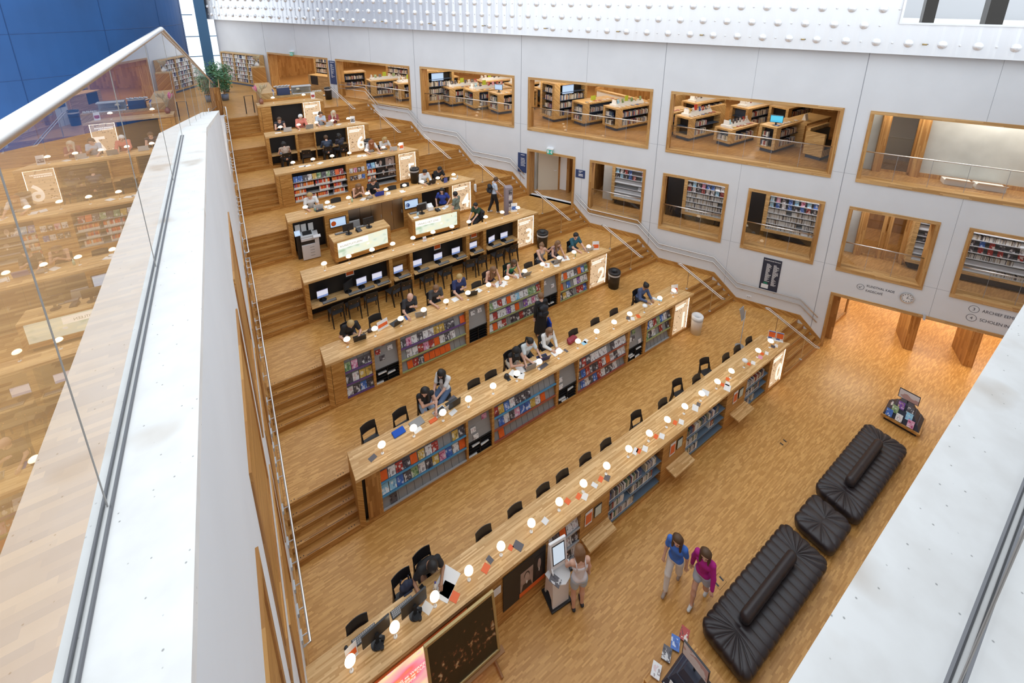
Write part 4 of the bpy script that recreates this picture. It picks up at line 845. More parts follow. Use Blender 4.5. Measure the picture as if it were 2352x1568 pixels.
gdoor(4, 3.95, 4.5, 1.45, 3.4, 6.2); gdoor(5, 4.68, 5.15, 1.45, 3.4, 6.2)
wbox('wall_inner', ['vwood'], [(3.4, 4.2, 3.4, 6.5, 4.3, 6.4)])
# --- right upper window: concrete corridor with glazed doors
wbox('wall_inner', ['concd'], [(2.9, 1.42, 6.8, 3.72, 1.6, 9.5), (5.02, 1.42, 6.8, 9.0, 1.6, 9.5)])
wbox('wall_inner', ['cream'], [(3.0, 4.0, 6.8, 6.5, 4.1, 9.5)])
wbox('trim_4', 'framev', [(3.72, 1.25, 6.8, 3.95, 1.7, 9.5), (4.78, 1.25, 6.8, 5.02, 1.7, 9.5), (5.02, 1.40, 6.8, 9, 1.45, 6.95)])
gdoor(6, 3.95, 4.78, 1.45, 6.8, 9.3)
wbox('wall_inner', ['concd'], [(3.0, .36, 6.8, 3.02, 1.5, 9.5)])
for i, s in enumerate((5.62, 6.42)):
    t = thing('paper_box', f'long white cardboard box lying on the floor behind the right upper window, {("left", "right")[i]} one', 'box'); t.matrix_world = WM @ Matrix.Translation((s, .95, 6.8)); mb = MB(); mb.box(0, 0, 0, .72, .35, .16); mb.obj('body', 'paper', t); mb = MB(); mb.hexa([(0, -.0, .16), (.72, 0, .16), (.72, .0, .165), (0, .0, .165)], [(0, -.1, .24), (.72, -.1, .24), (.72, -.095, .245), (0, -.095, .245)]); mb.obj('flap', 'paper', t)
# doorway on the landing: cream door, wood passage
wbox('wall_inner', ['concd'], [(-9.55, .75, 3.4, -9.45, 3, 6.4)])
d = st(thing('door_7', None, None)); d.matrix_world = WM @ Matrix.Translation((-9.35, .8, 3.4)) @ Matrix.Rotation(.55, 4, 'Z'); mb = MB(); mb.box(0, 0, 0, 1.0, .05, 2.45); mb.obj('panel', 'cream', d); mb = MB(); mb.tube([(.9, 0, 1.05), (.9, -.06, 1.05), (.78, -.06, 1.05)], .012, 6); mb.obj('handle', 'steel', d)
wbox('wall_inner', ['white'], [(-8.45, 1.45, 3.4, -8.0, 1.5, 6.4)]); wbox('wall_inner', ['vwood'], [(-8.0, 1.2, 3.4, -7.85, 4.5, 6.4), (-7.85, 4.4, 3.4, -6.6, 4.5, 6.4), (-6.75, .5, 3.4, -6.68, 4.5, 6.4)])
# ground floor passage: wooden piers, glass doors
for i, (s, w) in enumerate(((6.05, 1.35), (7.75, 1.35))):
    t = st(thing('column', None, None)); t.matrix_world = WM @ Matrix.Translation((s, w, 0)); mb = MB(); mb.box(-.16, 0, 0, .12, 1.05, 2.8); mb.box(-.16, -.02, 0, .12, .0, 2.8, 1); mb.obj('pier', ['vwood', 'framev'], t); mb = MB(); mb.box(.30, .75, .3, .36, .81, 2.8); mb.obj('door_bar', 'framev', t)
wbox('wall_inner', ['concd'], [(3.02, .7, 0, 3.3, .8, 2.8)]); wbox('wall_inner', ['vwood'], [(3.3, .6, 0, 3.55, 1.2, 2.8)])
d = st(thing('door_8', None, None)); d.matrix_world = WM @ Matrix.Translation((3.55, 1.2, 0)) @ Matrix.Rotation(1.1, 4, 'Z'); mb = MB(); mb.box(0, 0, 0, .1, .06, 2.6); mb.box(1.5, 0, 0, 1.6, .06, 2.6); mb.box(0, 0, 0, 1.6, .06, .14); mb.obj('frame', 'framev', d); mb = MB(); mb.add([(.1, .03, .14), (1.5, .03, .14), (1.5, .03, 2.6), (.1, .03, 2.6)], [(0, 1, 2, 3)]); mb.obj('pane', 'dglass', d)
# beyond the opening in the cladding: a paved yard with dark columns behind glass
wbox('floor', ['paper'], [(3.3, .6, 11.9, 11, 9, 12.0)])
wbox('wall_inner', ['lgrey'], [(3.2, 8.9, 12.0, 11, 9, 13.0)])
M['brownblk'] = mk('dark_brown_metal', (.03, .025, .02), .4)
wbox('column', ['brownblk'], [(4.05, 1.0, 12.0, 4.35, 1.3, 15), (5.55, 1.0, 12.0, 5.95, 1.4, 15)])
# ------------------------------------------------------------------ people: one smooth body surface each, clothes and hair over it
def surf(prims, cuts=(), res=.014, k=.028):
    """blend tapered limbs into one surface; prims: (a, b, ra, rb)"""
    A = np.array([[*p[0], *p[1], p[2], p[3]] for p in prims], float)
    m = .05; lo = np.minimum(A[:, :3], A[:, 3:6]).min(0) - A[:, 6:].max() - m; hi = np.maximum(A[:, :3], A[:, 3:6]).max(0) + A[:, 6:].max() + m
    N = np.ceil((hi - lo) / res).astype(int) + 1; ax = [lo[i] + res * np.arange(N[i]) for i in range(3)]
    d = np.full(N, .3, np.float32)
    for a in A:
        r = max(a[6], a[7]) + 3 * k; sl = []
        for i in range(3):
            l = int(max(0, (min(a[i], a[i + 3]) - r - lo[i]) // res)); h_ = int(min(N[i], (max(a[i], a[i + 3]) + r - lo[i]) // res + 2)); sl.append(slice(l, h_))
        X, Y, Z = np.meshgrid(ax[0][sl[0]], ax[1][sl[1]], ax[2][sl[2]], indexing='ij')
        ba = a[3:6] - a[:3]; L2 = max(1e-9, ba @ ba)
        t = np.clip(((X - a[0]) * ba[0] + (Y - a[1]) * ba[1] + (Z - a[2]) * ba[2]) / L2, 0, 1)
        q = np.sqrt((X - a[0] - t * ba[0]) ** 2 + (Y - a[1] - t * ba[1]) ** 2 + (Z - a[2] - t * ba[2]) ** 2) - (a[6] + (a[7] - a[6]) * t)
        b = d[tuple(sl)]; h_ = np.clip(.5 + .5 * (b - q) / k, 0, 1); d[tuple(sl)] = b * (1 - h_) + q * h_ - k * h_ * (1 - h_)
    X, Y, Z = np.meshgrid(*ax, indexing='ij')
    for c in cuts:
        if c[0] == 's': d = np.maximum(d, c[2] - np.sqrt((X - c[1][0]) ** 2 + (Y - c[1][1]) ** 2 + (Z - c[1][2]) ** 2))
        else: d = np.maximum(d, (X - c[1][0]) * c[2][0] + (Y - c[1][1]) * c[2][1] + (Z - c[1][2]) * c[2][2])   # keep the side away from the normal
    s = d < 0; n = N - 1
    acc = np.zeros((*n, 3), np.float32); cnt = np.zeros(n, np.float32)
    cor = [(i, j, l) for i in (0, 1) for j in (0, 1) for l in (0, 1)]
    def V(a, c): return a[c[0]:n[0] + c[0], c[1]:n[1] + c[1], c[2]:n[2] + c[2]]
    for c in cor:
        for e in range(3):
            if c[e]: continue
            c2 = list(c); c2[e] = 1; d0, d1 = V(d, c), V(d, c2); x = V(s, c) != V(s, c2)
            t = np.where(x, d0 / np.where(x, d0 - d1, 1), 0)
            for q in range(3): acc[..., q] += np.where(x, c[q] + (t if q == e else 0), 0)
            cnt += x
    act = cnt > 0; idx = -np.ones(n, int); idx[act] = np.arange(act.sum())
    base = np.stack(np.nonzero(act), -1); vs = (base + acc[act] / cnt[act][:, None]) * res + lo
    fs = []
    for e in range(3):
        o1, o2 = [(1, 2), (2, 0), (0, 1)][e]; sa = [slice(1, n[q]) for q in range(3)]; sb = [slice(1, n[q]) for q in range(3)]
        sa[e] = slice(0, n[e]); sb[e] = slice(1, n[e] + 1); s0, s1 = s[tuple(sa)], s[tuple(sb)]
        for sign in (0, 1):
            I = np.stack(np.nonzero((s0 != s1) & (s0 == bool(sign))), -1); off = np.ones(3, int); off[e] = 0; I = I + off
            def at(u, v): J = I.copy(); J[:, o1] -= u; J[:, o2] -= v; return idx[J[:, 0], J[:, 1], J[:, 2]]
            Q = np.stack([at(1, 1), at(0, 1), at(0, 0), at(1, 0)], -1); fs.append(Q if sign else Q[:, ::-1])
    return vs, np.concatenate(fs)
def ik(a, b, l1, l2, bend):
    a, b, bend = Vector(a), Vector(b), Vector(bend); v = b - a; L_ = min(v.length, (l1 + l2) * .995); v.normalize(); b = a + v * L_
    x = (l1 * l1 - l2 * l2 + L_ * L_) / (2 * L_); h = math.sqrt(max(1e-6, l1 * l1 - x * x)); n = (bend - v * bend.dot(v)).normalized()
    return a + v * x + n * h, b
CM = {}
def cmat(c, r=.75):
    if c not in CM: CM[c] = mk('cloth_%02d' % len(CM), c, r)
    return CM[c]
SKIN = mk('skin', (.68, .40, .29), .55); SKIND = mk('skin_brown', (.42, .22, .13), .55); LIPS = mk('lips', (.5, .18, .16), .5)
def person(label, loc, rz, top, bottom, hair, h=1.7, pose='sit', lean=14, head=(20, 0), hands=None, sleeve='short', legs=None, shoes=(.03, .03, .03), skin=None, cap=None, bare=False, extra=None, hipz=None, turn=0, group='library visitors'):
    """local frame: faces +y. hands: targets ((lx, ly, lz), (rx, ry, rz)), 'left' is +x ... """
    f = h / 1.7; skin = skin or SKIN; Vv = Vector
    sit = pose == 'sit'
    hz_ = hipz if hipz else (.53 if sit else .89 * f)
    hip = Vv((0, -.08 if sit else 0, hz_)); R = Matrix.Rotation(-math.radians(lean), 3, 'X'); R2 = Matrix.Rotation(math.radians(turn), 3, 'Z')
    def up(x, y, z): return hip + R2 @ (R @ Vv((x * f, y * f, z * f)))
    waist, chest, neck = up(0, 0, .16), up(0, .0, .36), up(0, -.01, .53)
    sh = [up(sx * .165, -.01, .475) for sx in (1, -1)]
    Rh = R2 @ Matrix.Rotation(math.radians(head[1]), 3, 'Z') @ Matrix.Rotation(-math.radians(head[0]), 3, 'X')
    hb = up(0, 0, .57); hc = hb + Rh @ Vv((0, .022, .095)) * f
    hp = lambda x, y, z: hc + Rh @ Vv((x, y, z)) * f
    hands = hands or ((.16, .42, .70), (-.16, .42, .70))
    hips = [hip + R2 @ Vv((sx * .09 * f, 0, 0)) for sx in (1, -1)]
    legs = legs or (((.11, .34, .075), (-.11, .34, .075)) if sit else ((.10, .02, .075), (-.10, -.02, .075)))
    body = [(waist, hip, .098 * f, .10 * f), (up(-.06, 0, .02), up(.06, 0, .02), .10 * f, .10 * f), (up(-.065, 0, .36), up(.065, 0, .36), .098 * f, .098 * f), (waist, chest, .095 * f, .10 * f), (sh[0], sh[1], .058 * f, .058 * f), (chest, neck, .075 * f, .052 * f), (neck, hb, .05 * f, .047 * f),
            (hp(0, -.01, .02), hp(0, -.02, .03), .093 * f, .09 * f), (hp(0, .02, -.02), hp(0, .035, -.065), .072 * f, .045 * f), (hp(0, .085, -.005), hp(0, .102, -.025), .010, .014), (hp(.078, -.01, -.005), hp(.08, -.015, .015), .014, .016), (hp(-.078, -.01, -.005), hp(-.08, -.015, .015), .014, .016)]
    arms = []; topd = []; bott = []; fing = MB(); shoe = []
    for i, sx in enumerate((1, -1)):
        el, wr = ik(sh[i], hip * 0 + Vv(hands[i]), .285 * f, .25 * f, Vv((sx * .6, -.3, -1)))
        hd = (wr - el).normalized(); palm = wr + hd * .065 * f
        arms += [(sh[i], el, .048 * f, .038 * f), (el, wr, .038 * f, .026 * f), (wr, palm, .026 * f, .034 * f)]
        sd = hd.cross(Vv((0, 0, 1))); sd = sd.normalized() if sd.length > .1 else Vv((1, 0, 0)); dn = hd.cross(sd).normalized() * (1 if hd.cross(sd).z < 0 else -1)
        for q in range(4):
            b0 = palm + sd * (.024 * (q - 1.5) * f * .85) + hd * .015; l = (.062, .072, .068, .052)[q] * f
            fing.tube([b0, b0 + hd * l * .5 + dn * .006, b0 + hd * l * .8 + dn * .022, b0 + hd * l * .9 + dn * .036], [.0095, .009, .0082, .006], 6)
        b0 = wr + hd * .03 - sd * sx * .022; fing.tube([b0, b0 - sd * sx * .03 + hd * .025, b0 - sd * sx * .03 + hd * .05 + dn * .012], [.012, .010, .008], 6)
        if sleeve == 'short': topd.append((sh[i], sh[i].lerp(el, .62), .066 * f, .062 * f))
        elif sleeve == 'long': topd += [(sh[i], el, .066 * f, .054 * f), (el, el.lerp(wr, .92), .054 * f, .042 * f)]
        kn, an = ik(hips[i], Vv(legs[i]) , .41 * f, .41 * f, Vv((sx * .1, 1, .15)))
        body += [(hips[i], kn, .082 * f, .056 * f), (kn, kn.lerp(an, .4), .054 * f, .055 * f), (kn.lerp(an, .4), an, .054 * f, .036 * f)]
        ft = Vv((0, 1, 0)); ft = R2 @ ft if not sit else ft
        body.append((an - Vv((0, 0, .03)), an + ft * .12 * f - Vv((0, 0, .045)), .034, .026)); shoe.append([(an - ft * .035 - Vv((0, 0, .038)), an + ft * .14 * f - Vv((0, 0, .045)), .040, .034)])
        k_ = bottom[1]
        if k_ == 'trousers': bott += [(hips[i], kn, .096 * f, .071 * f), (kn, an + Vv((0, 0, .02)), .069 * f, .054 * f)]
        elif k_ == 'shorts': bott += [(hips[i], hips[i].lerp(kn, .42), .098 * f, .096 * f)]
        elif k_ == 'dress': bott += [(hips[i], hips[i].lerp(an, .84), .11 * f, .15 * f), (Vv((0, 0, hz_)), Vv((0, 0, .30)), .13 * f, .17 * f)]
    bott += [(up(-.06, 0, .03), up(.06, 0, .03), .112 * f, .112 * f)]
    cutw = []
    t0 = .06 if not sit else .04
    topd += [(up(-.055, 0, t0), up(.055, 0, t0), .113 * f, .113 * f), (waist, chest, .108 * f, .112 * f), (up(-.068, 0, .36), up(.068, 0, .36), .109 * f, .109 * f)]
    if sleeve != 'strap': topd += [(sh[0], sh[1], .068 * f, .068 * f)]
    body += arms
    t = thing('person', label, 'person', loc, rz, group)
    def emit(name, vs, fs, mat, mb=None):
        me = bpy.data.meshes.new(name); vl = [tuple(v) for v in vs]; fl = [tuple(int(q) for q in x) for x in fs]
        if mb: o_ = len(vl); vl += mb.v; fl += [tuple(j + o_ for j in x) for x in mb.f]
        me.from_pydata(vl, [], fl); me.materials.append(mat); me.polygons.foreach_set('use_smooth', [True] * len(fl)); o = bpy.data.objects.new(name, me); COL.objects.link(o); o.parent = t; return o
    emit('body', *surf(body), skin, fing)
    vs, fs = surf(topd, [('s', up(0, .05, .565), .085 * f)] + ([('p', up(0, 0, .40), R2 @ R @ Vv((0, 0, 1)))] if sleeve == 'strap' else []) , k=.022); tp = emit('top', vs, fs, cmat(top))
    if sleeve in ('strap', 'none'):
        mb = MB()
        for sx in (1, -1): mb.tube([up(sx * .085, .085, .39), up(sx * .095, .045, .49), up(sx * .10, -.02, .535), up(sx * .10, -.085, .47), up(sx * .09, -.105, .38)], .014, 6)
        mb.obj('strap', cmat(top), tp, smooth=True)
    vs, fs = surf(bott, [('p', up(0, 0, .12), R2 @ R @ Vv((0, 0, 1)))] + ([('p', (0, 0, .22), (0, 0, -1))] if bottom[1] == 'dress' else []), k=.03); emit('dress_skirt' if bottom[1] == 'dress' else bottom[1], vs, fs, cmat(bottom[0]))
    for s_ in shoe:
        vs, fs = surf(s_, [('p', (0, 0, .004), (0, 0, -1))] if not sit else [], res=.012, k=.02); emit('shoe', vs, fs, cmat(shoes))
    col, kind = hair
    cut = [('s', hp(0, .115, -.035), .10 * f)]
    hs = [(hp(0, -.018, .028), hp(0, -.012, .042), .103 * f, .101 * f)]
    if kind == 'bald': hs = [(hp(0, -.03, -.01), hp(0, -.035, .0), .098 * f, .098 * f)]; cut = [('s', hp(0, .07, .05), .115 * f)]
    if kind in ('long', 'medium'):
        ln = .36 if kind == 'long' else .19; dv = Vv((0, 0, -1))
        for x in (-.06, 0, .06): p = hp(x, -.055, 0); hs.append((p, p + dv * ln * f + (R2 @ Vv((0, -.03, 0))), .058 * f, .040 * f))
        for x in (-.085, .085): p = hp(x, -.01, .0); hs.append((p, p + dv * ln * .75 * f + R2 @ Vv((0, .02, 0)), .034 * f, .028 * f))
    if kind == 'bun': p = hp(0, -.09, .08); hs.append((p, p + Vv((0, 0, .01)), .05 * f, .05 * f))
    if kind == 'pony': p = hp(0, -.10, .05); hs += [(p, hp(0, -.15, -.02), .035, .035), (hp(0, -.15, -.02), hp(0, -.13, -.20), .035, .018)]
    vs, fs = surf(hs, cut, res=.012, k=.03); emit('hair', vs, fs, cmat(col, .55))
    mb = MB()
    for sx in (1, -1):
        p = hp(sx * .034, .083, .008); mb.tube([p - Rh @ Vv((.011, 0, 0)), p + Rh @ Vv((.011, 0, 0))], [.007, .007], 6)
    mb.obj('eyes', 'black', t); mb = MB(); mb.tube([hp(-.02, .083, -.062), hp(0, .089, -.062), hp(.02, .083, -.062)], [.004, .0065, .004], 6); mb.obj('mouth', LIPS, t)
    if cap:
        vs, fs = surf([(hp(0, -.012, .05), hp(0, -.008, .058), .108 * f, .102 * f)], [('p', hp(0, 0, .04), Rh @ Vv((0, -.1, -1)))], res=.012); c_ = emit('cap', vs, fs, cmat(cap)); mb = MB(); mb.hexa([hp(-.07, .07, .05), hp(.07, .07, .05), hp(.05, .18, .035), hp(-.05, .18, .035)], [hp(-.07, .07, .06), hp(.07, .07, .06), hp(.05, .18, .043), hp(-.05, .18, .043)]); mb.obj('peak', cmat(cap), c_)
    if extra == 'headphones':
        mb = MB(); mb.tube([hp(.1 * math.cos(a), -.01, .02 + .105 * math.sin(a)) for a in np.linspace(0, PI, 9)], .010, 6); mb.cyl(hp(.085, -.01, 0), hp(.115, -.01, 0), .035); mb.cyl(hp(-.085, -.01, 0), hp(-.115, -.01, 0), .035); mb.obj('headphones', 'blackpl', t)
    return t, up
def backpack(label, loc, rz, col=(.02, .02, .025), s=1.0):
    t = thing('backpack', label, 'backpack', loc, rz)
    vs, fs = surf([((-.09, 0, .08), (.09, 0, .08), .085, .085), ((-.085, 0, .30), (.085, 0, .30), .075, .075), ((0, 0, .1), (0, 0, .34), .10, .08)], res=.014); me = bpy.data.meshes.new('bag'); me.from_pydata([tuple(v * s) for v in vs], [], [tuple(int(q) for q in x) for x in fs]); me.materials.append(cmat(col)); me.polygons.foreach_set('use_smooth', [True] * len(fs)); o = bpy.data.objects.new('bag', me); COL.objects.link(o); o.parent = t
    mb = MB(); mb.box(-.09, -.115, .04, .09, -.07, .2); mb.obj('pocket', cmat(col), t, bevel=.02); mb = MB()
    for x in (-.07, .07): mb.tube([(x, .08, .05), (x * 1.2, .125, .2), (x, .07, .36)], .014, 6)
    mb.obj('strap', cmat(col), t, smooth=True); return t
bk_, wh_, dk = (.012, .012, .014), (.74, .74, .74), (.02, .022, .03)
jean = (.10, .16, .28); brn = (.09, .045, .02); blk = (.012, .009, .008); blond = (.45, .30, .12); lbr = (.20, .10, .045); gry = (.5, .48, .45)
def seat(n, x, dy, label, top, hair, **kw):
    b = kw.pop('bottom', (dk, 'trousers')); r = kw.pop('r', 0)
    return person(label, (x, yn(n) + dy + .04, (n + 1) * H), PI + r, top, b, hair, **kw)
HF = lambda s=1: ((.16, .42, .70), (-.02 * s, .30, .80))      # one hand on the table, the other at the chin
seat(0, .86, .93, 'man in black t-shirt bent over an open newspaper at desk 0', bk_, (blk, 'short'), lean=34, head=(42, 10), hands=((.30, .38, .70), (-.14, .44, .70)), skin=SKIND, h=1.74)
seat(1, 2.06, .98, 'young woman with long dark hair, black top, cheek in hand at desk 1', bk_, (blk, 'long'), lean=20, head=(15, -20), sleeve='none', hands=((-.02, .30, .86), (-.1, .42, .70)), bottom=((.35, .45, .60), 'trousers'), turn=-15)
person('young woman in white top and blue jeans, turned sideways beside her friend', (2.62, yn(1) + 1.2, 2 * H), PI / 2 + .55, wh_, (jean, 'trousers'), (blk, 'long'), lean=8, head=(30, 0), hands=((.08, .34, .66), (-.06, .36, .66)))
seat(1, 4.74, .95, 'young woman in black cap and black top writing among papers', bk_, (blk, 'long'), lean=26, head=(22, -25), sleeve='none', hands=((.05, .42, .80), (-.18, .44, .70)), cap=(.012, .012, .013), bottom=((.6, .55, .45), 'trousers'))
seat(1, 5.24, .97, 'young woman with dark ponytail in a pale grey t-shirt at her laptop', (.66, .70, .70), (blk, 'pony'), lean=20, head=(28, 12), hands=((.12, .46, .70), (-.22, .44, .70)))
seat(1, 5.99, .95, 'young woman in open white shirt over a green top, beside a red bag', (.80, .79, .76), (lbr, 'medium'), lean=16, head=(28, 0), sleeve='long', hands=((.10, .38, .70), (-.10, .38, .70)))
seat(1, 10.2, .92, 'woman with black bun and blue patterned jacket alone at far end of desk 1', (.07, .10, .20), (blk, 'bun'), lean=20, head=(30, 25), sleeve='long', hands=((.12, .40, .70), (-.12, .40, .70)), skin=SKIND)
seat(2, .85, .93, 'blond boy in black t-shirt hunched over a laptop, left end of desk 2', bk_, (blond, 'short'), lean=30, head=(45, 0), hands=((.2, .40, .70), (-.16, .44, .70)))
seat(2, 2.66, .94, 'balding man in black and grey t-shirt with hand over his face', (.03, .03, .035), (brn, 'bald'), lean=18, head=(28, 0), hands=((.20, .44, .70), (-.02, .26, .86)))
seat(2, 3.52, .94, 'man with light brown hair and dark grey t-shirt, looking down', (.055, .055, .06), (lbr, 'short'), lean=20, head=(32, -15), hands=((.14, .42, .70), (-.04, .28, .84)))
seat(2, 4.36, .94, 'man in navy polo shirt with chin in hand before a black laptop', (.022, .035, .12), (blond, 'short'), lean=16, head=(22, -12), hands=((.16, .44, .70), (-.03, .27, .84)), h=1.78)
seat(2, 5.58, .94, 'young woman with curly brown hair and pink top reading spread papers', (.66, .35, .28), (lbr, 'long'), lean=26, head=(38, 0), sleeve='strap')
seat(2, 6.42, .94, 'young woman with brown hair in a bright green top, writing', (.03, .30, .14), (brn, 'medium'), lean=28, head=(38, -8), sleeve='strap', hands=((.14, .42, .70), (-.12, .46, .70)))
seat(2, 7.80, .95, 'young woman in patterned strapless top with hair tied up and arm raised', (.30, .26, .24), (lbr, 'bun'), lean=10, head=(5, -50), sleeve='strap', hands=((.14, .42, .70), (-.42, .10, 1.0)))
seat(2, 8.44, .95, 'young woman with long light brown hair in mauve top leaning on the desk', (.28, .20, .22), (lbr, 'long'), lean=20, head=(22, 15), sleeve='none')
seat(2, 9.38, .94, 'young man with black hair in open teal shirt typing on a laptop', (.02, .10, .14), (blk, 'short'), lean=16, head=(20, -22), hands=((.10, .44, .70), (-.2, .46, .70)), h=1.78)
seat(4, .92, .92, 'blond man in white t-shirt at the left end of desk 4', wh_, (blond, 'short'), lean=20, head=(30, -20))
seat(4, 2.67, .92, 'young woman in tan strap top with her face in her hands', (.30, .20, .12), (lbr, 'long'), lean=22, head=(40, 0), sleeve='strap', hands=((.05, .32, .86), (-.05, .32, .86)))
seat(4, 3.28, .92, 'woman in black top with cheek in hand beside a blue laptop', bk_, (brn, 'short'), lean=12, head=(24, 20), hands=((.2, .42, .70), (-.04, .28, .88)))
seat(4, 5.46, .92, 'boy in white shirt with black hair at desk 4', wh_, (blk, 'short'), lean=20, head=(35, 0), sleeve='long')
seat(4, 6.12, .92, 'boy in black t-shirt with black hair at the right of desk 4', bk_, (blk, 'short'), lean=22, head=(35, 15), skin=SKIND, hands=((-.04, .30, .80), (-.2, .44, .70)))
seat(5, 4.03, .92, 'young woman with red hair and white top at desk 5', (.72, .70, .70), ((.30, .10, .03), 'long'), lean=24, head=(32, 0), hands=((.2, .44, .70), (-.25, .5, .70)))
seat(5, 4.65, .92, 'young woman with blond hair and head in hand at desk 5', (.60, .58, .56), (blond, 'medium'), lean=20, head=(30, 15), hands=((.04, .32, .86), (-.22, .48, .70)))
seat(6, .70, .92, 'woman in dark top holding her face with both hands, desk 6', (.03, .03, .04), (brn, 'short'), lean=18, head=(25, 0), sleeve='none', hands=((.05, .31, .86), (-.05, .31, .86)))
seat(6, 1.60, .92, 'white-haired person in coral shirt at desk 6', (.70, .22, .16), ((.75, .74, .72), 'short'), lean=14, head=(25, 0), sleeve='long')
seat(6, 2.48, .92, 'man in pale blue shirt with headphones, below the sign 7', (.52, .58, .66), (brn, 'short'), lean=12, head=(18, 15), extra='headphones', hands=((.16, .42, .70), (-.04, .28, .88)))
seat(6, 3.07, .92, 'woman with pale blond hair in dark red top, right end of desk 6', (.30, .06, .06), ((.62, .52, .38), 'long'), lean=14, head=(22, 15), hands=((.2, .42, .70), (-.06, .3, .84)))
NI = dict(h=1.66)
person('young woman with dark hair and beige top seen from behind in left niche of desk 6', (.66, yn(6) - .46, 6 * H), .1, (.45, .33, .26), (dk, 'trousers'), (blk, 'medium'), lean=22, head=(22, 0), sleeve='none', **NI)
person('man in dark blue shirt seen from behind in right niche of desk 6', (2.42, yn(6) - .46, 6 * H), 0, (.04, .055, .09), (dk, 'trousers'), (brn, 'short'), lean=20, head=(20, 0), sleeve='long', **NI)
person('woman in dark top beside a white jacket in right niche of desk 6', (3.02, yn(6) - .44, 6 * H), .45, (.03, .03, .045), (dk, 'trousers'), (blk, 'long'), lean=14, head=(10, 20), hands=((.16, .40, .72), (-.03, .28, .86)), **NI)
# standing and walking figures
st_ = dict(pose='stand', lean=2)
person('woman in long black dress with short brown hair, back turned, before the rack of desk 2', (6.45, 1.92, 2 * H), -.15, bk_, (bk_, 'dress'), (lbr, 'short'), h=1.66, head=(12, 0), sleeve='long', hands=((.25, .08, .80), (-.25, .0, .74)), shoes=(.06, .03, .02), **st_)
backpack('black backpack worn by the woman in the long black dress', (6.43, 1.74, 2 * H + .93), -.15)
t = thing('carrier_bag', 'bright blue carrier bag held by the woman in the long black dress', 'bag', (6.72, 1.80, 2 * H + .24), -.3); mb = MB(); mb.hexa([(-.05, -.14, 0), (.05, -.14, 0), (.05, .14, 0), (-.05, .14, 0)], [(-.03, -.16, .36), (.03, -.16, .36), (.03, .16, .36), (-.03, .16, .36)]); mb.obj('bag', cmat((.01, .06, .45)), t, bevel=.02); mb = MB(); mb.tube([(0, -.08, .35), (0, -.04, .47), (0, .04, .47), (0, .08, .35)], .008, 6); mb.obj('handle', cmat((.01, .06, .45)), t)
person('man in grey-green t-shirt and black trousers leaning on the right service desk', (6.0, 7.22, 4 * H), .55, (.17, .20, .16), (bk_, 'trousers'), (blk, 'short'), h=1.68, head=(10, 0), hands=((.18, .30, 1.0), (-.30, .05, .84)), shoes=(.25, .25, .25), **st_)
person('woman in bright blue top with black hair behind the right service desk', (5.75, 8.02, 4 * H), 2.5, (.03, .06, .32), (dk, 'trousers'), (blk, 'medium'), h=1.66, head=(15, 0), hands=((.22, .2, .95), (-.22, .15, .95)), pose='stand', lean=6)
person('young man in dark green t-shirt with a black backpack seated behind desk 3', (6.62, 6.72, 4 * H), PI / 2 + .5, (.02, .05, .025), (bk_, 'trousers'), (blk, 'short'), h=1.6, head=(25, 0), hipz=.50, lean=5, hands=((.1, .36, .62), (-.1, .36, .62)))
chair(6.62, 6.72, 4 * H, PI / 2 + .5, 'black wooden chair under the young man with the black backpack')
backpack('black backpack on the back of the young man behind desk 3', (6.80, 6.60, 4 * H + .52), PI / 2 + .5)
person('walking man in light blue shirt and black trousers near the foot of the stairs', (8.02, 7.66, 4 * H), -PI / 2 - .3, (.55, .62, .74), (bk_, 'trousers'), (brn, 'short'), h=1.72, head=(15, 0), hands=((.22, .25, .92), (-.22, .12, .80)), legs=((.08, .16, .08), (-.08, -.22, .10)), shoes=(.6, .6, .6), pose='stand', lean=5)
backpack('dark backpack of the walking man in light blue shirt', (7.83, 7.72, 4 * H + 1.0), -PI / 2 - .3)
person('woman with blond hair, white camisole and pale denim skirt at the self-service kiosk', (3.56, -3.46, 0), -.40, (.74, .70, .72), ((.42, .48, .55), 'shorts'), (lbr, 'medium'), h=1.69, head=(18, 0), sleeve='strap', hands=((.26, .12, .80), (-.20, .36, 1.0)), shoes=(.03, .03, .035), pose='stand', lean=4)
person('walking young woman in bright blue top and white trousers', (5.55, -4.36, 0), PI / 2 + .25, (.05, .16, .55), ((.74, .72, .70), 'trousers'), (brn, 'long'), h=1.66, head=(12, 0), hands=((.22, .12, .80), (-.22, -.05, .80)), legs=((.06, .24, .08), (-.06, -.28, .14)), shoes=(.35, .27, .22), pose='stand', lean=4)
person('walking young woman in magenta top and pale denim shorts', (5.82, -4.85, 0), PI / 2 + .15, (.42, .01, .22), ((.45, .50, .60), 'shorts'), (brn, 'long'), h=1.66, head=(10, 10), sleeve='long', hands=((.26, -.02, .80), (-.26, .14, .82)), legs=((.06, .22, .08), (-.06, -.26, .14)), shoes=(.7, .7, .68), pose='stand', lean=4)
p_ = wp(-17.1, 1.0, 6.8); person('person in navy top walking behind the first long upper window', p_, -1.0, (.03, .05, .12), (dk, 'trousers'), (brn, 'short'), h=1.7, shoes=(.7, .7, .7), legs=((.08, .2, .08), (-.08, -.22, .1)), pose='stand', lean=4)
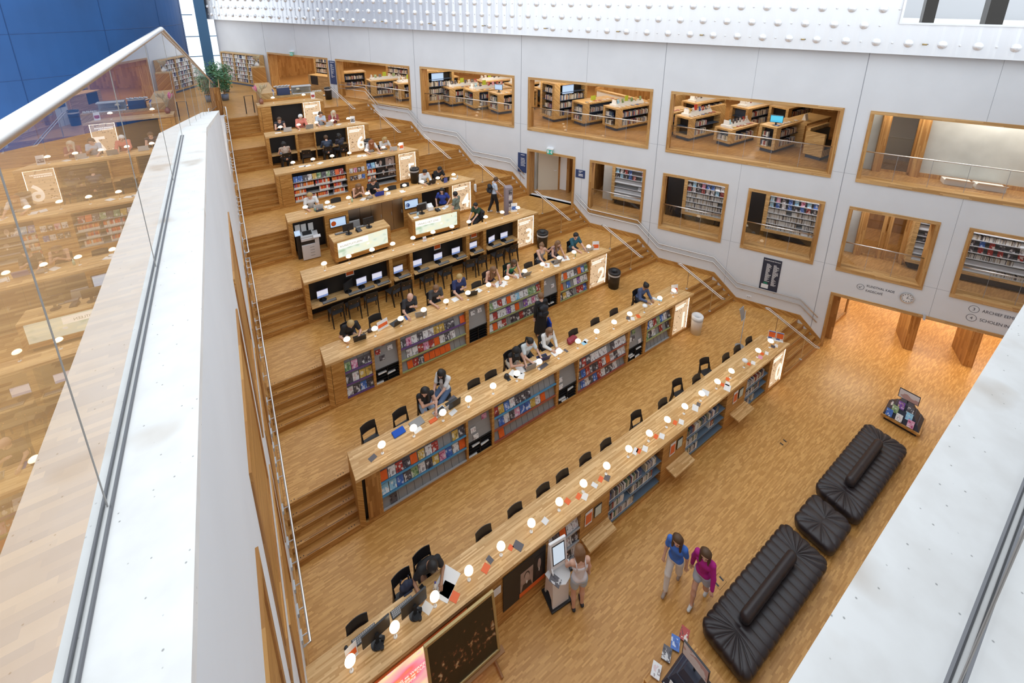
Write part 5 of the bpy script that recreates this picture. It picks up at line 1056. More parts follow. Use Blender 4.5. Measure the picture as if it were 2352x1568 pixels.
# ------------------------------------------------------------------ handrails
def flr(y):   # stair-and-landing height of the nosing line
    n = math.floor((y + .06) / D) + 1; n = max(0, min(7, n)); t = (y - yn(n) + .06) / .86
    return n * H + H * min(1, max(0, t))
def rail_pts(xf, ya, yb, h, off):
    ys = sorted({ya, yb} | {v for n in range(8) for v in (yn(n) - .06, yn(n) + .80) if ya < v < yb}); return [((xw(y) - off) if xf == 'R' else XL + off, y, flr(y) + h) for y in ys]
k_ = 0
for (ya, yb, lab) in ((-2.55, 6.15, 'double steel handrail on the concrete wall, from ground floor up to the landing doorway'), (8.5, 19.4, 'double steel handrail on the concrete wall, above the landing doorway')):
    t = thing('wall_handrail', lab, 'handrail', (0, 0, 0))
    for h in (.90, .68):
        mb = MB(); p = rail_pts('R', ya, yb, h, .085); mb.tube(p, .021, 8); mb.obj('rail', 'steel', t, smooth=True)
    mb = MB(); y = ya + .4
    while y < yb:
        for h in (.90, .68): z = flr(y) + h; mb.tube([(xw(y) - .085, y, z - .015), (xw(y) - .085, y, z - .06), (xw(y), y, z - .06)], .009, 5)
        y += .95
    mb.obj('bracket', 'steel', t)
t = thing('wall_handrail', 'steel handrail running down the left wall beside the narrow stairs', 'handrail')
for (ya, yb) in ((-1.9, 7.6), (8.0, 17.3)):
    mb = MB(); p = rail_pts('L', ya, yb, .92, .13); mb.tube([(XL + .02, ya, p[0][2] - .0)] + p + [(XL + .02, yb, p[-1][2])], .022, 8); mb.obj('rail', 'steel', t, smooth=True)
    mb = MB(); m2 = MB(); y = ya + .2
    while y < yb: z = flr(y) + .92; mb.tube([(XL + .13, y, z - .01), (XL + .13, y, z - .08), (XL, y, z - .08)], .012, 5); m2.box(XL, y - .09, z - .13, XL + .03, y + .09, z - .03); y += .42
    mb.obj('bracket', 'steel', t); m2.obj('plate', 'lgrey', t)
for n in range(8):
    t = thing('stair_handrail', f'free-standing double steel handrail on the stairs beside desk {NW[n]}', 'handrail', (0, 0, 0), 0, 'handrails in the middle of the right-hand stairs')
    y0 = yn(n); X = lambda y: xr(y) + 1.28
    a, b = (y0 - .28, n * H + .17 + .70), (y0 + 1.12, (n + 1) * H + .98)
    mb = MB(); d_ = Vector((X(b[0]) - X(a[0]), b[0] - a[0], 0)).normalized(); s_ = Vector((d_.y, -d_.x, 0)) * .055
    P0, P1 = Vector((X(a[0]), a[0], a[1])), Vector((X(b[0]), b[0], b[1])); dz = (P1 - P0).normalized()
    P0b = P0 - Vector((d_.x, d_.y, 0)) * .12; P1b = P1 + Vector((d_.x, d_.y, 0)) * .12
    mb.tube([P0 + s_, P1 + s_, P1b + s_ * .5, P1b - s_ * .5, P1 - s_, P0 - s_, P0b - s_ * .5, P0b + s_ * .5], .019, 8, closed=True); mb.obj('rail', 'steel', t, smooth=True)
    for (yy, zz) in ((y0 + .03, n * H + .17), (y0 + .84, (n + 1) * H)):
        q = (yy - a[0]) / (b[0] - a[0]); zt = a[1] + (b[1] - a[1]) * q; mb = MB(); mb.cyl((X(yy), yy, zz), (X(yy), yy, zt), .016, n=8); mb.lathe([(.0, 0), (.05, 0), (.05, .01), (.0, .012)], (X(yy), yy, zz), 12); mb.tube([Vector((X(yy), yy, zt)) - s_, Vector((X(yy), yy, zt)) + s_], .012, 6); mb.obj('post', 'steel', t, smooth=False)
# ------------------------------------------------------------------ generic small things
def laptop(n, x, y, rz, label, col='lgrey', ang=105, scr=None, z=None):
    t = thing('laptop', label, 'laptop', (x, yn(n) + y, z if z is not None else ztop(n)), PI + rz)
    mb = MB(); mb.box(-.165, -.115, 0, .165, .115, .016); mb.obj('keyboard_base', col, t, bevel=.003); mb = MB(); mb.box(-.145, -.08, .016, .145, .07, .018); mb.obj('keys', 'blackpl', t)
    a = math.radians(ang - 90); c, s = math.cos(a), math.sin(a); mb = MB()
    mb.hexa([(-.165, .115, .012), (.165, .115, .012), (.165, .125, .012), (-.165, .125, .012)], [(-.165, .115 + .22 * s, .012 + .22 * c), (.165, .115 + .22 * s, .012 + .22 * c), (.165, .125 + .22 * s, .012 + .22 * c), (-.165, .125 + .22 * s, .012 + .22 * c)]); mb.obj('lid', col, t)
    mb = MB(); mb.add([(-.15, .112 + .02 * s, .032 * c), (.15, .112 + .02 * s, .032 * c), (.15, .112 + .2 * s, .21 * c), (-.15, .112 + .2 * s, .21 * c)], [(0, 1, 2, 3)]); mb.obj('display', 'infoscreen', t); return t
def sheet(n, x, y, rz, label, code=None, w=.21, h=.29, t=.003, name='paper_sheet', cat='paper', group=None):
    return flat(name, code, w, h, (x, yn(n) + y, ztop(n) + .0005), rz, label, cat, group, t, None if code else 'paper')
def stand_poster(n, x, y, rz, label, code='o', w=.21, h=.32):
    t = thing('poster_stand', label, 'sign', (x, yn(n) + y, ztop(n)), rz); mb = MB(); mb.hexa([(-w / 2, -.04, 0), (w / 2, -.04, 0), (w / 2, .06, 0), (-w / 2, .06, 0)], [(-w / 2, -.04, .008), (w / 2, -.04, .008), (w / 2, .06, .008), (-w / 2, .06, .008)]); mb.obj('base', 'opal', t)
    mb = MB(); mb.hexa([(-w / 2, -.03, .008), (w / 2, -.03, .008), (w / 2, -.024, .008), (-w / 2, -.024, .008)], [(-w / 2, .02, h), (w / 2, .02, h), (w / 2, .026, h), (-w / 2, .026, h)]); mb.obj('poster', 'postw', t)
    mb = MB(); mb.hexa([(-w / 2 + .02, -.026, .07), (w / 2 - .02, -.026, .07), (w / 2 - .02, -.02, .07), (-w / 2 + .02, -.02, .07)], [(-w / 2 + .02, -.006, h * .62), (w / 2 - .02, -.006, h * .62), (w / 2 - .02, .0, h * .62), (-w / 2 + .02, .0, h * .62)]); mb.obj('print', 'cov_' + code, t); return t
M['postw'] = mk('poster_white', (.80, .78, .77), .5); M['orange'] = mk('orange_print', (.80, .14, .02), .5)
def bottle(loc, label, col, h=.22, r=.033, cap=(.1, .1, .4)):
    t = thing('bottle', label, 'bottle', loc); mb = MB(); mb.lathe([(.0, 0), (r, 0), (r, h * .65), (r * .5, h * .82), (r * .42, h * .9)], n=14); mb.obj('body', cmat(col, .25), t, smooth=True); mb = MB(); mb.cyl((0, 0, h * .88), (0, 0, h), r * .48, n=10); mb.obj('cap', cmat(cap), t); return t
def keyboard(loc, rz, label):
    t = thing('keyboard', label, 'keyboard', loc, rz); mb = MB(); mb.box(-.21, -.07, 0, .21, .07, .018); mb.obj('body', 'blackpl', t, bevel=.004); mb = MB()
    for i in range(12):
        for j in range(4): mb.box(-.2 + .033 * i, -.06 + .03 * j, .018, -.172 + .033 * i, -.035 + .03 * j, .022)
    mb.obj('keys', 'grey', t); return t
def mouse(loc, label):
    mb = MB(); mb.lathe([(.0, 0), (.03, 0), (.033, .012), (.026, .026), (.012, .034), (.0, .035)], n=14); return tag(mb.obj('mouse', 'blackpl', None, loc=loc, smooth=True), label, 'mouse')
# ------------------------------------------------------------------ desk 0: top
z0 = ztop(0); y0 = yn(0)
for i, x in enumerate((-.30, .40)):
    w_ = ('nearer the left wall', 'in front of the man with the newspaper')[i]
    monitor('computer_monitor', (x, y0 + .42, z0), PI + .10, f'black computer monitor seen from behind on desk 0, {w_}', .50, .31)
    keyboard((x - .17, y0 + .60, z0), PI + .05, f'black keyboard behind the monitor on desk 0, {w_}'); mouse((x - .48, y0 + .62, z0), f'black computer mouse on desk 0, {w_}')
    t = thing('headphones', f'black headphones with cable lying behind the monitor on desk 0, {w_}', 'headphones', (x + .02, y0 + .34, z0)); mb = MB(); mb.tube([(.08 * math.cos(a), .08 * math.sin(a), .02) for a in np.linspace(.4, 5.2, 14)], .011, 6); mb.obj('band', 'blackpl', t, smooth=True); mb = MB(); mb.cyl((.08, .03, .0), (.08, .03, .05), .035); mb.cyl((.03, -.08, 0), (.03, -.08, .05), .035); mb.obj('ear_cup', 'blackpl', t)
stand_poster(0, -.72, .44, .2, 'small poster stand behind the leftmost lamp of desk 0', 'o', .2, .28)
for i, (x, y, r, w, h) in enumerate([(1.10, .50, .55, .44, .36), (1.02, .36, .62, .30, .22)]): sheet(0, x, y, r, ('open newspaper spread in front of the man in black', 'loose newspaper page under his hand')[i], 'w', w, h, .004, 'newspaper', 'newspaper')
bottle((.86, y0 + .50, z0), 'clear water bottle with blue cap beside the newspaper', (.70, .72, .74), cap=(.08, .08, .35))
mb = MB(); mb.box(-.04, -.07, 0, .04, .07, .02); tag(mb.obj('pocket_device', 'blackpl', None, loc=(.66, y0 + .66, z0), rz=.3, bevel=.01), 'small black device at the desk edge left of the water bottle', 'device')
sheet(0, .62, .34, .5, 'white sheet lying between the second monitor and a lamp on desk 0', None, .15, .2)
for i, (x, y, c, r, w, h) in enumerate([(1.12, .20, 'o', .6, .16, .16), (1.84, .26, 'o', .5, .16, .14), (1.98, .34, 'k', .3, .10, .14), (2.60, .22, 'k', .5, .15, .2), (2.45, .28, 'o', .5, .10, .1), (3.35, .28, 'w', .3, .13, .13), (4.02, .32, 'o', .3, .12, .13), (4.30, .26, 'o', .4, .14, .1), (4.42, .18, 'w', .5, .16, .13), (4.78, .24, 'w', .4, .11, .14), (5.00, .26, 'o', .4, .14, .1), (5.15, .20, 'k', .5, .15, .13), (6.22, .28, 'w', .4, .2, .1), (6.30, .24, 'o', .4, .14, .1), (6.48, .19, 'w', .5, .16, .13), (6.98, .26, 'o', .4, .14, .1), (7.12, .18, 'w', .5, .16, .13), (7.74, .24, 'o', .4, .14, .1), (7.90, .16, 'w', .5, .16, .13), (8.60, .22, 'w', .5, .22, .16), (8.78, .24, 'k', .4, .14, .1), (9.30, .38, 'w', .4, .2, .2), (9.98, .26, 'o', .4, .13, .1), (10.14, .20, 'w', .4, .16, .12), (10.30, .30, 'o', .4, .13, .1), (10.0, .12, 'w', .4, .26, .18), (11.42, .27, 'o', .4, .13, .1), (11.58, .22, 'w', .4, .16, .12), (12.0, .22, 'p', .4, .16, .12), (12.2, .27, 'o', .4, .13, .1), (12.35, .2, 'w', .4, .16, .1), (12.82, .24, 'k', .4, .14, .12), (12.95, .2, 'w', .4, .16, .1)]):
    sheet(0, x, y, r, f'{COV[c][0]} flyer, {ordw(i)} from left among the flyers along desk 0', c, w, h, .004, 'flyer', 'flyer', 'flyers lying between the lamps of desk 0')
t = thing('poster_stand', 'clear stand with two orange and blue posters at the right end of desk 0', 'sign', (13.18, y0 + .36, z0), -.95); mb = MB(); mb.box(-.24, -.05, 0, .24, .06, .02); mb.obj('base', 'opal', t)
for i, (c, a) in enumerate((('cov_o', -.23), ('orange', .01))):
    mb = MB(); mb.box(a, -.01, .03, a + .22, 0, .34); p_ = mb.obj('poster', 'postw', t); mb = MB(); mb.box(a + .012, -.014, .10, a + .208, -.01, .30); mb.obj('print', c, p_); mb = MB(); mb.box(a + .012, -.014, .30, a + .208, -.01, .33); mb.box(a + .012, -.014, .04, a + .12, -.01, .095); mb.obj('blue_print', cmat((.06, .14, .40)), p_)
backpack('dark blue backpack hanging in the second chair behind desk 0', (.40, y0 + .84, H + .46), 0, (.02, .025, .05), .85)
# ------------------------------------------------------------------ desk 0: front
yf = y0 - .012
mb = MB(); mb.box(-1.28, yf - .03, .10, 1.25, yf, 1.33); mb.box(-1.30, yf - .02, .08, 1.27, yf + .01, 1.35, 1); t = mb.obj('backlit_poster', ['pinkbox', 'orange']); tag(t, 'glowing pink and orange poster on the front of desk 0, left of the painting', 'poster')
for i, s_ in enumerate(('TENTOONSTELLING \u221e WERKEN \u221e STUDEREN', '\u221e LEZEN \u221e THEATER \u221e CULTUUR', '\u221e ERFGOED \u221e KOFFIE')): text(s_, .085, t, 'digit', (-.80 + .07 * i, yf - .032, .86 - .088 * i), ext=.001, bold=.001)
def painting_mat():
    m, nt, b = nmat('dark_canvas'); N = nt.nodes.new; lk = nt.links.new; b.inputs['Roughness'].default_value = .35
    tc = N('ShaderNodeTexCoord'); n = N('ShaderNodeTexNoise'); n.inputs['Scale'].default_value = 9; n.inputs['Detail'].default_value = 4; lk(tc.outputs['Object'], n.inputs['Vector'])
    s = N('ShaderNodeSeparateXYZ'); lk(tc.outputs['Generated'], s.inputs[0])
    r = N('ShaderNodeValToRGB'); e = r.color_ramp.elements; e[0].position = 0; e[0].color = (.012, .008, .005, 1); e[1].position = .60; e[1].color = (.02, .013, .007, 1)
    for p, c in ((.66, (.18, .06, .03, 1)), (.70, (.40, .24, .10, 1)), (.76, (.55, .42, .28, 1))): x = e.new(p); x.color = c
    w = N('ShaderNodeValToRGB'); e2 = w.color_ramp.elements; e2[0].position = .12; e2[0].color = (0, 0, 0, 1); e2[1].position = .3; e2[1].color = (1, 1, 1, 1); x = e2.new(.55); x.color = (.85, .85, .85, 1); x = e2.new(.68); x.color = (0, 0, 0, 1); lk(s.outputs['Z'], w.inputs[0])
    a = N('ShaderNodeMath'); a.operation = 'MULTIPLY_ADD'; lk(w.outputs[0], a.inputs[0]); a.inputs[1].default_value = .16; lk(n.outputs['Fac'], a.inputs[2]); q = N('ShaderNodeMath'); q.operation = 'SUBTRACT'; lk(a.outputs[0], q.inputs[0]); q.inputs[1].default_value = .07; lk(q.outputs[0], r.inputs[0]); lk(r.outputs[0], b.inputs['Base Color']); return m
M['canvas'] = painting_mat(); M['gilt'] = mk('gilt_frame', (.46, .33, .14), .4, .4)
t = thing('framed_painting', 'large dark painting in a gilt frame leaning on an easel before desk 0', 'painting', (1.035, -3.26, .42)); t.rotation_euler = (-.19, 0, 0)
mb = MB(); w, h, e = .70, 1.31, .055
mb.box(-w, -.03, 0, w, .03, e); mb.box(-w, -.03, h - e, w, .03, h); mb.box(-w, -.03, e, -w + e, .03, h - e); mb.box(w - e, -.03, e, w, .03, h - e); mb.obj('frame', 'gilt', t, bevel=.012); mb = MB(); mb.box(-w + e, -.005, e, w - e, .01, h - e); mb.obj('canvas', 'canvas', t)
t = thing('easel', 'wooden easel carrying the dark painting', 'easel', (1.3, -3.1, 0)); M['beech'] = mk('beech_wood', (.36, .17, .06), .5)
for sx in (-.20, .36): mb = MB(); mb.tube([(sx, -.38, .03), (sx, .16, .03)], .028, 6); mb.obj('leg', 'beech', t); mb = MB(); mb.tube([(sx, -.1, .03), (sx, .12, 1.3)], .02, 6); mb.obj('post', 'beech', t)
mb = MB(); mb.box(-.45, -.24, .37, .5, -.12, .405); mb.obj('tray', 'beech', t); mb = MB(); mb.tube([(-.2, -.05, .12), (.36, -.05, .12)], .02, 6); mb.obj('crossbar', 'beech', t)
mb = MB(); mb.box(1.86, yf - .004, 1.02, 2.03, yf + .004, 1.22); tag(mb.obj('notice', 'paper'), 'white notice pinned to desk 0 between the painting and the portrait poster', 'notice')
mb = MB(); mb.box(2.08, yf - .012, .36, 3.15, yf, 1.36); t = tag(mb.obj('portrait_poster', 'black'), 'black poster with two old portrait photographs on the front of desk 0', 'poster')
M['sepia'] = mk('sepia_photo', (.40, .28, .23), .5, noise=.3, nscale=5); M['sepiad'] = mk('sepia_dark', (.035, .02, .018), .5); M['sepial'] = mk('sepia_face', (.52, .38, .32), .5, noise=.2, nscale=9)
def portrait(x0, x1, z0_, z1, par, y, bgm, sc=1.0):
    mb = MB(); mb.box(x0, y - .003, z0_, x1, y, z1); p = mb.obj('photo', bgm, par); cx_ = (x0 + x1) / 2; hh = z1 - z0_
    def disc(cx, cz, rx, rz_, m, dy, nm):
        mb = MB(); k = 18; mb.add([(cx + rx * math.cos(2 * PI * i / k), y - dy, cz + rz_ * math.sin(2 * PI * i / k)) for i in range(k)], [tuple(range(k))]); mb.obj(nm, m, p)
    w_ = (x1 - x0); mb = MB(); mb.add([(cx_ - w_ * .42, y - .0042, z0_ + .01), (cx_ + w_ * .42, y - .0042, z0_ + .01), (cx_ + w_ * .30, y - .0042, z0_ + hh * .33), (cx_ - w_ * .30, y - .0042, z0_ + hh * .33)], [(0, 1, 2, 3)]); mb.obj('coat', 'sepiad', p)
    disc(cx_, z0_ + hh * .72, w_ * .215, hh * .20, 'sepiad', .0044, 'hair'); disc(cx_, z0_ + hh * .62, w_ * .18, hh * .23, 'sepial', .005, 'face'); disc(cx_, z0_ + hh * .36, w_ * .06, hh * .09, 'paper', .0052, 'collar')
portrait(2.50, 2.82, .52, 1.08, t, yf - .0125, 'sepia'); portrait(2.86, 3.10, .56, 1.22, t, yf - .0125, 'black')
mb = MB(); mb.box(2.48, yf - .016, .38, 3.14, yf - .012, .50); s_ = mb.obj('orange_band', 'orange', t); mb = MB()
for i in range(11): mb.box(2.55 + .05 * i, yf - .018, .43, 2.585 + .05 * i, yf - .016, .46)
mb.obj('lettering', 'cov_o', s_)
for i, x in enumerate((4.21, 7.20, 10.13)):
    t = thing('fold_out_bench', f'oak bench flap sticking out of desk 0, {("nearest the kiosk", "in the middle", "nearest the sign 0")[i]}', 'bench', (x, y0, 0), 0, 'bench flaps of desk 0')
    mb = MB(); mb.box(0, -.31, .495, .84, .0, .54); mb.obj('seat', 'top', t); mb = MB(); mb.box(.1, -.02, .40, .74, 0, .495); mb.obj('bracket', 'front', t)
    t = thing('wall_poster', f'small white poster with orange print above the bench flap {("nearest the kiosk", "in the middle", "nearest the sign 0")[i]}', 'poster', (x + .08, y0 - .006, .86)); mb = MB(); mb.box(0, -.004, 0, .22, 0, .42); mb.obj('sheet', 'postw', t); mb = MB(); mb.box(.02, -.006, .05, .2, -.004, .34); mb.obj('print', 'cov_o', t)
    t = thing('framed_notice', f'small black-framed notice above the bench flap {("nearest the kiosk", "in the middle", "nearest the sign 0")[i]}', 'picture frame', (x + .36, y0 - .006, .92)); mb = MB(); mb.box(0, -.014, 0, .23, 0, .32); mb.obj('frame', 'blackpl', t); mb = MB(); mb.box(.02, -.017, .02, .21, -.014, .30); mb.obj('sheet', cmat((.62, .66, .56)), t)
# kiosk
t = thing('self_service_kiosk', 'white self-service kiosk with tilted screen on a black base plate', 'kiosk', (3.29, -3.06, 0), -.12); W_ = M['white']
mb = MB(); mb.box(-.25, -.24, 0, .25, .22, .05); mb.obj('base', 'blackpl', t, bevel=.012)
for sx in (-1, 1):
    mb = MB(); x = sx * .185; mb.prof([(-.19, .05), (-.15, .05), (-.12, .22), (0, .30), (.10, .22), (.13, .05), (.17, .05), (.11, .80), (.09, 1.60), (.05, 1.62), (-.03, 1.12), (-.13, 1.02), (-.15, .80)], x - .014, x + .014); mb.obj('side_panel', W_, t)
mb = MB(); mb.hexa([(-.18, -.19, .05), (.18, -.19, .05), (.18, -.17, .05), (-.18, -.17, .05)], [(-.18, -.15, .85), (.18, -.15, .85), (.18, -.13, .85), (-.18, -.13, .85)]); mb.obj('front_panel', W_, t)
mb = MB(); mb.prism([(-.30, .02), (-.27, -.10), (-.15, -.27), (0, -.33), (.15, -.27), (.27, -.10), (.30, .02), (.17, .05), (-.17, .05)], .86, .895); mb.obj('shelf', W_, t, bevel=.008)
mb = MB(); mb.hexa([(-.20, -.08, 1.02), (.20, -.08, 1.02), (.20, -.03, 1.02), (-.20, -.03, 1.02)], [(-.20, .03, 1.63), (.20, .03, 1.63), (.20, .08, 1.63), (-.20, .08, 1.63)]); s_ = mb.obj('screen_housing', W_, t, bevel=.01)
def onp(x, q): return (x, -.082 + .11 * q - .001, 1.02 + .61 * q)
mb = MB(); mb.add([onp(-.155, .16), onp(.155, .16), onp(.155, .90), onp(-.155, .90)], [(0, 1, 2, 3)]); mb.obj('bezel', 'blackpl', s_); mb = MB(); mb.add([(a[0], a[1] - .003, a[2]) for a in (onp(-.135, .20), onp(.135, .20), onp(.135, .86), onp(-.135, .86))], [(0, 1, 2, 3)]); mb.obj('display', M.setdefault('kscr', mk('lit_pale_screen', (.3, .35, .4), .3, em=.75, emc=(.62, .74, .86))), s_)
mb = MB(); mb.box(.20, -.20, .895, .27, -.08, .96); mb.obj('card_reader', 'blackpl', t, bevel=.006)
o = put('book', MAGM['k'], (3.14, -3.34, .925), (-PI / 2 + .25, 0, .5), 'dark book lying on the shelf of the white kiosk', 'book')
# ------------------------------------------------------------------ desks 1 and 2: tops
t = sheet(1, .46, .30, .35, 'printed photo card at the left end of desk 1', 'k', .17, .13, .003, 'photo_card', 'card')
mb = MB(); mb.box(-.15, -.10, 0, .15, .10, .035); tag(mb.obj('laptop_sleeve', cmat((.01, .09, .50)), None, loc=(1.17, yn(1) + .58, ztop(1)), rz=.1, bevel=.015), 'bright blue laptop sleeve on desk 1', 'sleeve')
mb = MB(); mb.box(-.17, -.12, 0, .17, .12, .022); tag(mb.obj('closed_laptop', 'grey', None, loc=(1.63, yn(1) + .58, ztop(1)), rz=.15, bevel=.006), 'closed dark grey laptop on desk 1 right of the blue sleeve', 'laptop')
sheet(1, 1.58, .40, .2, 'white paper behind the second lamp of desk 1', None, .2, .14)
laptop(1, 2.24, .56, .25, 'silver laptop in front of the girl with black top, desk 1'); laptop(1, 2.62, .60, .1, 'black laptop in front of the two friends, desk 1', 'blackpl', 95)
sheet(1, 2.68, .72, .3, 'magazine lying behind the black laptop of the two friends', 'k', .2, .16, .01, 'magazine', 'magazine'); sheet(1, 2.0, .42, .1, 'orange and white box lid beside the third lamp of desk 1', 'o', .2, .1, .02, 'box', 'box')
sheet(1, 2.52, .36, .3, 'flyer lying in front of the silver laptop on desk 1', 'w', .2, .13, .003, 'flyer', 'flyer')
o = thing('cap', 'black cap lying on desk 1 left of the writing girl', 'cap', (4.26, yn(1) + .55, ztop(1))); vs, fs = surf([((0, 0, .02), (0, 0, .04), .085, .07)], [('p', (0, 0, .0), (0, 0, -1))], .012); me = bpy.data.meshes.new('crown'); me.from_pydata([tuple(v) for v in vs], [], [tuple(int(q) for q in x) for x in fs]); me.materials.append(M['blackpl']); c_ = bpy.data.objects.new('crown', me); COL.objects.link(c_); c_.parent = o; mb = MB(); mb.box(-.05, -.15, 0, .05, -.05, .012); mb.obj('peak', 'blackpl', o)
for i, (x, y, r) in enumerate([(4.50, .52, .4), (4.58, .40, .8), (4.75, .56, .1)]): sheet(1, x, y, r, f'white paper, {ORD[i]} of three spread before the girl with the cap', None, .21, .29)
laptop(1, 4.98, .50, -.1, 'dark laptop between the capped girl and the girl in grey', 'grey', 100); laptop(1, 5.52, .56, -.15, 'navy blue laptop in front of the girl in grey t-shirt', M.setdefault('navylid', mk('navy_lid', (.02, .03, .15), .4)), 112)
sheet(1, 5.24, .50, .0, 'pale notebook on desk 1 under the hands of the girl in grey', 'w', .3, .2, .012, 'notebook', 'notebook'); sheet(1, 5.34, .30, .1, 'pair of printed photos lying on desk 1 in front of the girl in grey', 'k', .34, .13, .003, 'photo_card', 'card'); sheet(1, 6.02, .50, .1, 'open white book before the girl in open white shirt', None, .36, .2, .012, 'book', 'book'); sheet(1, 6.28, .40, .2, 'dark phone lying right of the open white book', 'k', .07, .14, .01, 'phone', 'phone')
o = thing('handbag', 'dark red bag lying on desk 1 right of the girl in white', 'bag', (6.68, yn(1) + .58, ztop(1)), .2); vs, fs = surf([((-.13, 0, .06), (.13, 0, .06), .075, .075), ((-.1, .07, .08), (.12, .06, .07), .06, .06)], [('p', (0, 0, .005), (0, 0, -1))]); me = bpy.data.meshes.new('bag'); me.from_pydata([tuple(v) for v in vs], [], [tuple(int(q) for q in x) for x in fs]); me.materials.append(cmat((.26, .02, .035), .4)); me.polygons.foreach_set('use_smooth', [True] * len(fs)); c_ = bpy.data.objects.new('bag', me); COL.objects.link(c_); c_.parent = o; mb = MB(); mb.tube([(-.1, -.05, .12), (-.05, -.12, .13), (.05, -.12, .13), (.1, -.05, .12)], .008, 6); mb.obj('handle', cmat((.26, .02, .035)), o)
for i, (x, y, c) in enumerate([(6.95, .33, 'c'), (7.05, .38, 'w'), (8.95, .38, 'k'), (9.05, .28, 'w'), (9.3, .26, 'o'), (10.15, .50, 'w'), (10.5, .58, 'w'), (10.6, .44, 'c')]): sheet(1, x, y, .3 * i, f'{COV[c][0]} paper, {ORD[i]} from left on the right half of desk 1', c, .17, .13, .004, 'flyer', 'flyer', 'papers on the right half of desk 1')
stand_poster(1, 11.35, .40, -.4, 'white poster stand with orange print at the right end of desk 1', 'o', .26, .34)
laptop(2, 1.02, .52, -.1, 'black laptop of the blond boy, desk 2', 'blackpl', 110); laptop(2, 2.10, .55, .3, 'black laptop left open beside the leaflet box on desk 2', 'blackpl', 105); laptop(2, 2.86, .52, -.2, 'dark wooden-backed laptop of the balding man, desk 2', 'grey', 105); laptop(2, 4.62, .55, -.15, 'black laptop of the man in navy polo, desk 2', 'blackpl', 110); laptop(2, 6.72, .50, -.1, 'brown-backed tablet with keyboard of the girl in green', 'grey', 118); laptop(2, 8.12, .52, -.1, 'brown-backed laptop of the girl in the patterned top', 'grey', 110); laptop(2, 9.72, .52, -.2, 'silver laptop on a black stand before the man in teal', 'lgrey', 110)
stand_poster(2, 1.70, .56, .25, 'white leaflet box with orange print on desk 2', 'o', .34, .26)
o = thing('handbag', 'dark brown bag lying behind the second lamp of desk 2', 'bag', (1.42, yn(2) + .62, ztop(2)), .2); vs, fs = surf([((-.10, 0, .05), (.12, 0, .05), .06, .06)], [('p', (0, 0, .005), (0, 0, -1))]); me = bpy.data.meshes.new('bag'); me.from_pydata([tuple(v) for v in vs], [], [tuple(int(q) for q in x) for x in fs]); me.materials.append(cmat((.05, .03, .025), .5)); c_ = bpy.data.objects.new('bag', me); COL.objects.link(c_); c_.parent = o; mb = MB(); mb.tube([(-.1, 0, .09), (-.2, .04, .03), (-.26, .1, .01)], .01, 6); mb.obj('strap', cmat((.05, .03, .025)), o)
for i, (x, y, c, w) in enumerate([(2.45, .60, 'b', .12), (4.05, .58, 'w', .2), (4.92, .58, 'w', .16), (5.62, .52, 'w', .34), (5.80, .44, 'w', .34), (6.42, .56, 'w', .26), (7.72, .52, 'w', .3), (8.45, .56, 'w', .34), (8.62, .50, 'w', .3), (8.0, .30, 'w', .14)]): sheet(2, x, y, .15 * i, f'{COV[c][0] if c != "w" else "white"} sheet, {ORD[i]} from left among the papers on desk 2', None if c == 'w' else c, w, .2, .004, 'paper_sheet', 'paper', 'papers on desk 2')
bottle((3.72, yn(2) + .48, ztop(2)), 'amber bottle beside the man in dark grey t-shirt', (.45, .26, .06), .2); bottle((8.98, yn(2) + .40, ztop(2)), 'slim green bottle near the right end of desk 2', (.25, .4, .25), .2, .02)
stand_poster(2, 9.98, .36, -.5, 'white poster stand with orange print at the right end of desk 2', 'o', .26, .34)
# ------------------------------------------------------------------ desk 3: computers, posters, bins
for i, x in enumerate((.50, 1.30, 1.72, 2.24, 2.98, 3.68, 4.48, 5.20, 5.94, 6.76, 7.34)):
    zz = 3 * H + .60; off = i == 1
    monitor('computer_monitor', (x, yn(3) + .11, zz), (.05, .5, .05, 0, .05, 0, .05, 0, .05, .25, 0)[i], f'{"switched-off" if off else "lit"} computer monitor, {ordw(i)} from left in the niches of desk three', .36, .29, 'blackpl' if off else 'pcscreen')
    keyboard((x + .16, yn(3) - .03, zz), .05, f'black keyboard before the {ordw(i)} monitor of desk three')
for i, (x, z) in enumerate(((1.42, 3.78), (4.55, 3.74), (6.08, 3.76))):
    t = thing('wall_poster', f'orange poster in the niches of desk three, {ORD[i]} from left', 'poster', (x, yn(3) + .32, z - .17)); mb = MB(); mb.box(-.13, -.006, 0, .13, 0, .36); mb.obj('sheet', 'postw', t); mb = MB(); mb.box(-.115, -.009, .04, .115, -.006, .34); mb.obj('print', 'orange', t)
stand_poster(3, 4.10, .38, 0, 'tiny poster stand between two lamps of desk 3', 'r', .13, .16); stand_poster(3, 8.15, .62, -.4, 'poster stand with blue and orange print at the right end of desk 3', 'b', .26, .36)
def bin_(x, y, z, label, col='blackpl', r=.235, h=.72, bag=True):
    t = thing('litter_bin', label, 'bin', (x, y, z)); mb = MB(); mb.lathe([(.0, 0), (r * .88, 0), (r, h * .84), (r, h * .86)], n=28); mb.obj('drum', col, t, smooth=True)
    mb = MB(); mb.lathe([(r * 1.02, h * .78), (r * 1.05, h * .88)], n=28); mb.obj('bag_rim', 'lgrey', t); mb = MB(); mb.lathe([(r * 1.03, h * .86), (r * 1.05, h * .97), (r * .95, h), (r * .45, h * .96), (r * .36, h * .80)], n=28); mb.obj('lid', col, t, smooth=True); return t
